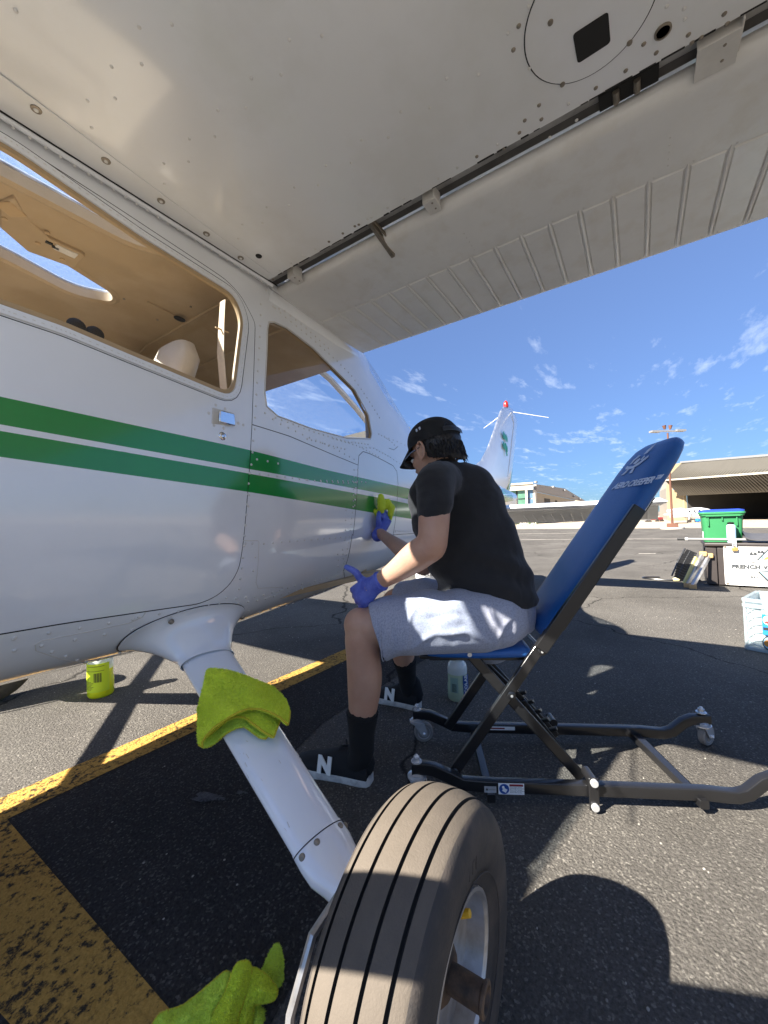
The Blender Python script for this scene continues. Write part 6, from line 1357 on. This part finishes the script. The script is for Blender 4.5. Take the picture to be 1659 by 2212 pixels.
# banner sign
s0 = BX.p(*d6(657, 1102), .02); s1 = BX.p(*d6(685, 1440), .02); sL = (s0[0] + s1[0]) / 2; sT = s0[1]; sB = max(.02, s1[1]); SW = 1.05
sn = thing('banner_sign', BX.w(sL, sB, .02), 'white banner sign reading FRENCH VALLEY with palm trees, fixed to the storage box', 'sign')
mb = MB(); mb.prism(rnd([(sL, sB), (sL + SW, sB), (sL + SW, sT), (sL, sT)], .02), BX.w(0, 0, .012), BX.d, Zv, .006 if BX.d.cross(Zv).dot(BX.n) > 0 else -.006); mb.build('banner_panel', m_sign, sn)
fo = .0205
tq = BX.p(*d6(735, 1300), fo); te_ = BX.p(*d6(1041, 1300), fo); hh_ = (BX.p(*d6(735, 1268), fo)[1] - tq[1])
m_charc = mat('charcoal_print', (.05, .055, .06), .5); m_pale = mat('pale_blue_print', (.30, .55, .68), .5); m_orange = mat('orange_print', (.80, .32, .06), .5)
text('FRENCH VALLEY', hh_ * 1.36, BX.w(tq[0], tq[1], fo), BX.d, Zv, m_charc, sn, 'banner_lettering', ext=.0008, space=1.10, offset=.004)
q = BX.p(*d6(897, 1384), fo); text('EST.', hh_ * .72, BX.w(q[0], q[1], fo), BX.d, Zv, m_charc, sn, 'banner_lettering', ext=.0008, space=1.4, offset=.002)
def bpoly(pts, m_, nm, o_=fo): 
    qs = [BX.p(*d6(*p_), o_) for p_ in pts]; mb = MB(); mb.loft([[BX.w(*a, o_) for a in qs], [BX.w(*a, o_ + .001) for a in qs]]); mb.build(nm, m_, sn, 0)
bpoly([(840, 1250), (1200, 1246), (1200, 1252), (840, 1256)], m_charc, 'print_line'); bpoly([(840, 1318), (1200, 1326), (1200, 1332), (840, 1322)], m_charc, 'print_line')
bpoly([(935, 1240), (1100, 1075), (1265, 1240)], m_charc, 'triangle_outline', fo - .0012); bpoly([(960, 1236), (1100, 1095), (1240, 1236)], m_pale, 'triangle'); bpoly([(950, 1330), (1250, 1330), (1100, 1480)], m_charc, 'triangle_outline', fo - .0012); bpoly([(975, 1334), (1225, 1334), (1100, 1450)], m_pale, 'triangle')
bpoly([(1100 + 100 * math.cos(t), 1246 - 58 * math.sin(t)) for t in np.linspace(0, math.pi, 16)], m_orange, 'sun_emblem', fo + .0012)
bpoly([(900, 1240), (1100, 1226), (1200, 1230), (1200, 1246), (930, 1250)], m_lbl, 'aircraft_emblem', fo + .003)
for cx_, cy_, s_ in ((916, 1185, 1.), (978, 1168, .9)):
    for k in range(7):
        t = R(-10 + k * 33); bpoly([(cx_, cy_), (cx_ + 22 * s_ * math.cos(t), cy_ - 10 - 20 * s_ * math.sin(t)), (cx_ + 38 * s_ * math.cos(t), cy_ - 24 * s_ * math.sin(t) + 4)], m_charc, 'palm_leaf', fo + .0045)
    bpoly([(cx_ - 1, cy_), (cx_ + 3, cy_), (cx_ + 26, cy_ + 60), (cx_ + 20, cy_ + 62)], m_charc, 'palm_trunk', fo + .0045)
for p_ in ((676, 1120), (700, 1428)):
    q = BX.p(*d6(*p_), .022); mb = MB(); mb.lathe([(.013, 0), (.011, .004), (0, .005)], BX.w(*q, .020), BX.n, 16); mb.build('fixing_screw', m_screw, sn)
# green bin
bn0 = BX.p(*d6(487, 1048), -.12); bn1 = BX.p(*d6(845, 1048), -.12); bw_ = bn1[0] - bn0[0]; bzt = BX.p(*d6(660, 800), -.12)[1]; lidz = bz * 1.0 + .008
m_bin = mat('green_plastic', (.03, .19, .07), .42, var=.06, vscale=8); m_lid = mat('blue_plastic', (.02, .06, .48), .4, var=.08, vscale=10)
bin_ = thing('storage_tote', BX.w(bn0[0] + bw_ / 2, lidz, -.3), 'green plastic tote with a blue lid on top of the storage box', 'tote')
bc_ = bn0[0] + bw_ / 2; bh = bzt - lidz
def brect(hw, hd, z, r_=.05): return [BX.w(bc_ + x, z, -.30 + y) for x, y in rnd([(-hw, -hd), (hw, -hd), (hw, hd), (-hw, hd)], r_, 4)]
mb = MB(); mb.loft([brect(bw_ * .46, .17, lidz), brect(bw_ * .50, .19, lidz + bh * .80), brect(bw_ * .53, .205, lidz + bh * .80), brect(bw_ * .535, .207, lidz + bh * .88)]); mb.build('tote_body', m_bin, bin_, 40)
mb = MB(); mb.loft([brect(bw_ * .56, .215, lidz + bh * .86), brect(bw_ * .56, .215, lidz + bh * .91), brect(bw_ * .53, .20, lidz + bh * .93)]); mb.build('rim', m_bin, bin_, 40)
mb = MB(); mb.loft([brect(bw_ * .54, .205, lidz + bh * .90), brect(bw_ * .545, .207, lidz + bh * .97), brect(bw_ * .42, .16, lidz + bh * 1.0)]); mb.build('lid', m_lid, bin_, 40)
for t in (-.34, 0, .34):
    mb = MB(); mb.box(BX.w(bc_ + t * bw_, lidz + bh * (.66 if t else .72), -.30 + .195), (.012, .02, bh * (.34 if t else .14)), Mb); mb.build('rib', m_bin, bin_, bevel=.002)
mb = MB(); mb.bar(BX.w(bc_ - .4 * bw_, lidz + bh * .80, -.09), BX.w(bc_ + .42 * bw_, lidz + bh * .80, -.09), .02, .012); mb.build('handle_bar', m_bin, bin_)
mb = MB(); mb.box(BX.w(bc_ - .475 * bw_, lidz + bh * .2, -.2), (.004, .1, .09), Mb); mb.build('paper_label', m_lbl, bin_)
# water bottle
wb = BX.p(*d6(734, 1066), -.03); wt = BX.p(*d6(734, 910), -.03); br_ = (BX.p(*d6(775, 1000), -.03)[0] - BX.p(*d6(693, 1000), -.03)[0]) / 2; wh = wt[1] - lidz
wbt = thing('water_bottle', BX.w(wb[0], lidz, -.03), 'pale blue insulated bottle with a black cap standing on the storage box', 'bottle')
mb = MB(); mb.lathe([(br_ * .95, 0), (br_, wh * .03), (br_, wh * .76), (br_ * .9, wh * .84), (br_ * .62, wh * .88), (br_ * .62, wh * .9), (0, wh * .9)], BX.w(wb[0], lidz, -.03), n=28); mb.build('bottle_body', mat('pale_blue_coat', (.50, .68, .78), .45, var=.08, vscale=20), wbt, 40)
mb = MB(); mb.lathe([(br_ * .72, wh * .885), (br_ * .72, wh * .98), (br_ * .5, wh), (0, wh)], BX.w(wb[0], lidz, -.03), n=24); mb.bar(BX.w(wb[0] - br_ * .8, lidz + wh * .93, -.03), BX.w(wb[0], lidz + wh * .99, -.03), .02, .015); mb.build('cap', m_blk, wbt, 40)
# pole lying on the box
r_a = BX.p(*d6(272, 1054), .0); r_b = BX.p(*d6(1041, 1056), .0)
rod = thing('tow_bar', BX.w(r_a[0], r_a[1], 0), 'grey metal tube with black tip lying across the storage box', 'tube')
zz_ = lidz + .016; mb = MB(); mb.cyl(BX.w(r_a[0] + .09, r_a[1], -.0), BX.w(BL, zz_, -.05), .0145, n=14); mb.build('tube', m_grey, rod); mb = MB(); mb.cyl(BX.w(r_a[0] + .075, r_a[1], -.0), BX.w(r_a[0] + .1, r_a[1], -.0), .0175, n=14); mb.build('collar', m_lbl, rod); mb = MB(); mb.cyl(BX.w(r_a[0], r_a[1], -.0), BX.w(r_a[0] + .08, r_a[1], -.0), .015, .016, n=14); mb.build('tip', m_ink, rod, bevel=.004)
# dark mat
q = BX.p(*d6(870, 1040), .0); mt_ = thing('rubber_mat', BX.w(1.0, lidz, 0), 'dark curled sheet lying over the right end of the storage box', 'mat')
qa = [BX.p(*d6(*p_), .0) for p_ in ((845, 1035), (880, 1050), (940, 1082), (1060, 1078))]; mb = MB(); fr_ = [BX.w(a[0], max(lidz + .035, a[1]), .05) for a in qa] + [BX.w(BL + .1, max(lidz + .03, qa[-1][1]), .05)]; bk_ = [p + Zv * .05 - BX.n * .5 for p in fr_]; mb.loft([fr_, [a.lerp(b, .5) + Zv * .035 for a, b in zip(fr_, bk_)], bk_, [p - Zv * .012 for p in bk_], [p - Zv * .012 for p in fr_], fr_], cap=False, closed=False); mb.build('sheet', mat('grey_rubber_sheet', (.07, .07, .075), .6, var=.2, vscale=12), mt_, 50)
# padlock
pk = BX.p(*d6(760, 1140), .04); pl_ = thing('padlock', BX.w(*pk, .04), 'brass padlock hanging from a hasp on the storage box', 'padlock')
pw = .018; mb = MB(); mb.box(BX.w(pk[0], pk[1], .045), (.052, .018, .040), Mb); mb.build('lock_body', mat('brass', (.62, .42, .14), .35, metal=.7, var=.15, vscale=60), pl_, bevel=.004)
mb = MB(); mb.tube([BX.w(pk[0] - .014, pk[1] + .015, .045), BX.w(pk[0] - .014, pk[1] + .055, .045), BX.w(pk[0] - .006, pk[1] + .068, .045), BX.w(pk[0] + .006, pk[1] + .068, .045), BX.w(pk[0] + .014, pk[1] + .055, .045), BX.w(pk[0] + .014, pk[1] + .015, .045)], .0045, 8); mb.build('shackle', m_zinc, pl_)
mb = MB(); mb.box(BX.w(pk[0], pk[1] + .07, .033), (.04, .006, .075), Mb); mb.build('hasp', m_zinc, pl_, bevel=.002)
# folded step platform leaning on the box
st_ = thing('step_platform', G(*d6(380, 1470)), 'folded aluminium work platform with tan rubber feet leaning on the storage box', 'step stool')
F0 = G(*d6(360, 1462)); F1_ = G(*d6(405, 1474)); T0 = BX.w(*BX.p(*d6(492, 1180), .05), .05); T1_ = BX.w(*BX.p(*d6(545, 1195), .02), .02)
for a, b in ((F0, T0), (F1_, T1_)):
    mb = MB(); mb.bar(a + Zv * .03, b, .028, .045); mb.build('side_rail', m_alu, st_, bevel=.004)
    for p_ in (a + Zv * .02, b):
        mb = MB(); mb.box(p_, (.07, .05, .055), Mb); mb.build('rubber_foot', mat('tan_rubber', (.48, .30, .13), .7, var=.1), st_, bevel=.01)
mb = MB(); mb.bar(F0.lerp(T0, .12) - BX.d * .05 + BX.n * .03, F0.lerp(T0, .9) - BX.d * .05 + BX.n * .03, .02, .03); mb.build('yellow_strip', mat('yellow_strip', (.62, .52, .2), .5), st_)
g0 = F0.lerp(T0, .1) - BX.d * .05 + Zv * .03; g1 = F0.lerp(T0, 1.02) - BX.d * .06; gd_ = (g1 - g0); side = (-BX.d * .9 + Zv * .45).normalized() * .13
for k in range(12):
    p_ = g0 + gd_ * (k + .5) / 12; mb = MB(); mb.bar(p_, p_ + side * (1 - .25 * abs(k - 6) / 6), .012, .03); mb.build('grating_slat', m_blk, st_)
for t in (.05, .5, .92):
    mb = MB(); mb.tube([g0 + side * t, g0 + gd_ * .5 + side * (t + .05), g1 + side * t], .009, 8); mb.build('grating_edge', m_blk, st_)
cb = thing('hose', G(*d6(200, 1400)), 'thin black hose coiled on the asphalt beside the folded platform', 'hose'); cc0 = G(*d6(215, 1397))
mb = MB(); mb.tube([cc0 + Vector((.13 * math.sin(t), .30 * math.cos(t) * -1, .010)) for t in np.linspace(-1.2, 4.6, 34)] , .008, 8); mb.build('hose_loop', m_blk, cb); mb = MB(); mb.tube([G(*d6(240, 1412)) + Zv * .02, G(*d6(275, 1414)) + Zv * .03, G(*d6(330, 1395)) + Zv * .03], [.02, .026, .012], 10); mb.build('fitting', mat('brass_fitting', (.55, .48, .25), .5), cb)
# translucent crate
cA = G(*d6(872, 1990)); cB = G(1659, 1411); CV = VP(cA, cB); cz = CV.p(*d6(840, 1562))[1]; sl = CV.p(*d6(840, 1562))[0]
m_trans = bpy.data.materials.new('translucent_plastic'); n, l, b = nodes(m_trans); b.inputs['Base Color'].default_value = (.45, .54, .57, 1); b.inputs['Roughness'].default_value = .3; b.inputs['Alpha'].default_value = .45
crt = thing('plastic_crate', CV.w(.2, 0, -.15), 'translucent lattice crate with colourful stickers, on the sunlit asphalt', 'crate')
Mc = Matrix((CV.d, CV.n, Zv)).transposed(); CW, CDp = .46, .34
def cside(o_, d_, n_, w_, nm):
    def P(x, z, out=0): k = z / cz; return o_ + d_ * (x + (sl * k if x < w_ / 2 else -sl * k)) + Zv * z + n_ * (out - sl * k * -.3)
    mb = MB(); mb.loft([[P(0, 0), P(w_, 0)], [P(0, cz), P(w_, cz)]], cap=False, closed=False); so = mb.build(nm, m_trans, crt, 0)
    for x, z0_, z1_ in ((0, 0, cz), (.08, .02, cz * .88), (w_ - .08, .02, cz * .88), (w_, 0, cz)):
        mb = MB(); mb.bar(P(x, z0_, .006), P(x, z1_, .006), .012, .012, up=d_); mb.build('crate_post', m_trans, so, bevel=.002)
    for z in (.012, cz * .88, cz * .99):
        mb = MB(); mb.bar(P(0, z, .008), P(w_, z, .008), .02, .02); mb.build('crate_band', m_trans, so, bevel=.003)
    for k in range(5):
        z0_ = cz * (.08 + .155 * k); mb = MB(); mb.tube([P(.0, z0_ + .05, .006), P(.04, z0_ + .012, .006), P(.08, z0_, .006)], .004, 6); mb.build('lattice_rib', m_trans, so); mb = MB(); mb.tube([P(.0, z0_, .006), P(.04, z0_ + .04, .006), P(.08, z0_ + .052, .006)], .004, 6); mb.build('lattice_rib', m_trans, so)
    return P, so
Pf, fo_s = cside(CV.w(0, 0), CV.d, CV.n, CW, 'crate_front'); cside(CV.w(0, 0, -CDp), -CV.n * -1, -CV.d, CDp, 'crate_side'); 
cside(CV.w(0, 0, -CDp), CV.d, -CV.n, CW, 'crate_back')
mb = MB(); mb.box(CV.w(CW / 2, .008, -CDp / 2), (CW, CDp, .01), Mc); mb.build('crate_floor', m_trans, crt)
mb = MB(); mb.ball(CV.w(CW * .5, cz * .42, -CDp / 2), (CW * .4, CDp * .4, cz * .36), Mc, 20, 12); 
bag = thing('plastic_bag', CV.w(CW / 2, .02, -CDp / 2), 'pale blue plastic bag bundled inside the translucent crate', 'bag'); mb.build('bag_body', mat('bag_blue', (.38, .58, .68), .35, var=.2, vscale=14, bump=.01, bscale=16), bag, 60)
ss = [CV.p(*d6(x, y), .02) for x, y in ((990, 1700), (990, 1890), (990, 1700 + 10))]
def stk(x0_, y0_, x1_, y1_, m_, nm, o_=.016, round_=False):
    a = CV.p(*d6(x0_, y0_), o_); b = CV.p(*d6(x1_, y1_), o_); mb = MB(); c_ = CV.w((a[0] + b[0]) / 2, (a[1] + b[1]) / 2, o_)
    if round_: mb.ball(c_, (abs(b[0] - a[0]) / 2, .0006, abs(a[1] - b[1]) / 2), Mc, 24, 12)
    else: mb.box(c_, (abs(b[0] - a[0]), .001, abs(a[1] - b[1])), Mc)
    return mb.build(nm, m_, fo_s, 0)
stk(988, 1690, 1110, 1880, m_blues, 'blue_sticker'); stk(996, 1700, 1090, 1790, m_lbl, 'round_sticker', .0175, True); stk(1010, 1745, 1080, 1780, mat('sticker_red', (.55, .05, .05), .4), 'round_sticker_band', .019, True); stk(1000, 1800, 1100, 1838, m_ink, 'sticker_print', .0175)
stk(990, 1872, 1120, 2010, m_ink, 'oval_sticker', .0175, True); stk(998, 1882, 1112, 2000, m_pale, 'oval_sticker', .0185, True); stk(1005, 1905, 1075, 1975, m_orange, 'oval_sticker_figure', .0195, True)
# ------------------------------------------------------------------ bottles
m_clear = bpy.data.materials.new('bottle_plastic'); n, l, b = nodes(m_clear); b.inputs['Base Color'].default_value = (.80, .86, .84, 1); b.inputs['Roughness'].default_value = .25; b.inputs['Alpha'].default_value = .8; b.inputs['Coat Weight'].default_value = .3
m_yl = mat('yellow_liquid', (.88, .98, .02), .25, var=.05, coat=.4); m_yl.node_tree.nodes['Principled BSDF'].inputs['Subsurface Weight'].default_value = .4; m_gl = mat('pale_green_liquid', (.52, .62, .42), .25, var=.04, coat=.4)
m_ylb = mat('lime_label', (.70, .90, .03), .5)
def bottle(c, h, r_, m_liq, fill, nm, lab, cat):
    o = thing(nm, c, lab, cat); Cx = Vector(c)
    mb = MB(); mb.lathe([(r_ * .9, .0), (r_, h * .03), (r_, h * .30), (r_ * .94, h * .34), (r_ * .94, h * fill)], Cx, n=32); mb.lathe([(r_ * .94, h * fill), (0, h * fill)], Cx, n=32); mb.build('liquid', m_liq, o, 40)
    mb = MB(); mb.lathe([(r_ * .945, h * fill - .001), (r_ * .95, h * .62), (r_ * .86, h * .70), (r_ * .62, h * .745), (r_ * .58, h * .76), (r_ * .62, h * .775), (r_ * .62, h * .86), (r_ * .55, h * .88), (r_ * .55, h * .92), (0, h * .92)], Cx, n=32); mb.build('bottle_shoulder', m_clear, o, 40); return o
yb2 = G(218, 1500); Dy = (yb2 - CP).dot(cd); ry = 24 / FP * Dy; hy_ = 95 / FP * Dy
yo = bottle(yb2, hy_ * 1.25, ry, m_yl, .48, 'spray_bottle', 'clear bottle half full of bright yellow liquid with a barcode label, under the fuselage', 'bottle')
vr = Vector((-cd.x, -cd.y, 0)).normalized(); tr_ = Vector((cr.x, cr.y, 0)).normalized()
def wraplabel(o, c, r_, z0_, z1_, a0_, a1_, m_, nm, k=1.012):
    mb = MB(); ang = np.linspace(a0_, a1_, 12); f = lambda a, z, q: Vector(c) + (vr * math.cos(a) + tr_ * math.sin(a)) * r_ * q + Zv * z
    mb.loft([[f(a, z0_, k) for a in ang], [f(a, z1_, k) for a in ang]], cap=False, closed=False); return mb.build(nm, m_, o, 60)
wraplabel(yo, yb2, ry, hy_ * .14, hy_ * .76, -1.1, 1.3, m_ylb, 'label')
for k in range(9): wraplabel(yo, yb2, ry, hy_ * .36, hy_ * .56, .12 + k * .065, .145 + k * .065 + (.018 if k % 3 else 0), m_ink, 'barcode_line', 1.02)
for k in range(7): wraplabel(yo, yb2, ry, hy_ * (.20 + k * .028), hy_ * (.208 + k * .028), -.95, -.1 + .1 * (k % 3), m_ink, 'label_line', 1.02)
for z in (.60, .70): wraplabel(yo, yb2, ry, hy_ * z, hy_ * (z + .008), -.6, .9, m_ink, 'label_line', 1.02)
eb = G(990, 1508); De = (eb - CP).dot(cd); re_ = 22 / FP * De; he_ = 98 / FP * De
eo2 = bottle(eb, he_ * 1.10, re_, m_gl, .52, 'spray_bottle', 'clear bottle of pale green liquid with dark blue trigger cap, under the creeper seat', 'bottle')
wraplabel(eo2, eb, re_, he_ * .10, he_ * .56, .35, 1.25, m_lblb, 'label'); wraplabel(eo2, eb, re_, he_ * .2, he_ * .52, -.95, -.15, mat('label_teal', (.30, .45, .38), .5), 'label')
for k in range(8): wraplabel(eo2, eb, re_, he_ * (.22 + k * .022), he_ * (.231 + k * .022), -.75, -.3, m_ink, 'barcode_line', 1.02)
a_ = .62; f_ = eb + (vr * math.cos(a_) + tr_ * math.sin(a_)) * re_ * 1.03; tt = (tr_ * math.cos(a_) - vr * math.sin(a_)); text('ECOLAB', re_ * .52, f_ + Zv * he_ * .13 + tt * re_ * .22, Zv, -tt, m_lbl, eo2, 'label_lettering', ext=.0003, offset=.0008)
mb = MB(); mb.lathe([(re_ * .62, he_ * .95), (re_ * .62, he_ * 1.04), (re_ * .4, he_ * 1.09), (0, he_ * 1.09)], eb, n=20); mb.box(eb + Zv * he_ * 1.13, (.03, .03, .03)); mb.bar(eb + Zv * he_ * 1.16 + tr_ * .03, eb + Zv * he_ * 1.16 - tr_ * .05, .022, .024); mb.build('trigger_cap', m_lblb, eo2, 40, bevel=.003)
# white bucket seen between arm and lap
bk0 = G(922, 1252); bk = thing('bucket', bk0, 'white plastic bucket marked GALLONS standing beyond the seated person', 'bucket')
Dk = (bk0 - CP).dot(cd); hb_ = 50 / FP * Dk; rb_ = 26 / FP * Dk
mb = MB(); mb.lathe([(rb_ * .88, 0), (rb_ * .9, .01), (rb_, hb_ * .92), (rb_ * 1.05, hb_ * .92), (rb_ * 1.05, hb_), (rb_ * .96, hb_), (rb_ * .9, hb_ * .95), (0, hb_ * .95)], bk0, n=32); mb.build('pail', m_lbl, bk, 40)
text('GALLONS', hb_ * .20, bk0 + vr * rb_ * 1.0 + Zv * hb_ * .22 - tr_ * rb_ * .75, tr_, Zv, m_ink, bk, 'bucket_lettering', ext=.001, offset=.001)
mb = MB(); mb.tube([bk0 + Zv * hb_ * .9 + tr_ * rb_ * 1.06 * math.cos(t) + vr * rb_ * .9 * math.sin(t) - Zv * hb_ * .35 * math.sin(t) for t in np.linspace(0, math.pi, 14)], .004, 6); mb.build('bail_handle', m_zinc, bk)
blk = thing('tool_bag', G(880, 1240), 'black bag lying on the asphalt beyond the white bucket', 'bag'); mb = MB(); c_ = G(885, 1238) + Zv * .12 - Vector((.5, 0, 0)); mb.box(c_, (.4, .7, .2)); mb.build('bag_body', m_sock, blk, bevel=.05)
# pebbles and scuffs on the asphalt
mb = MB(); rr_ = random.Random(12)
for k in range(700):
    x_, y_ = rr_.uniform(-4, .3), rr_.uniform(-1.5, 3.5); s_ = rr_.uniform(.0015, .004); mb.ball((x_, y_, s_ * .4), (s_, s_ * rr_.uniform(.6, 1), s_ * .6), n=6, m=4)
mb.build('pebbles', mat('pebble', (.30, .28, .25), .8, var=.5, vscale=5), None, 0, kind='stuff')
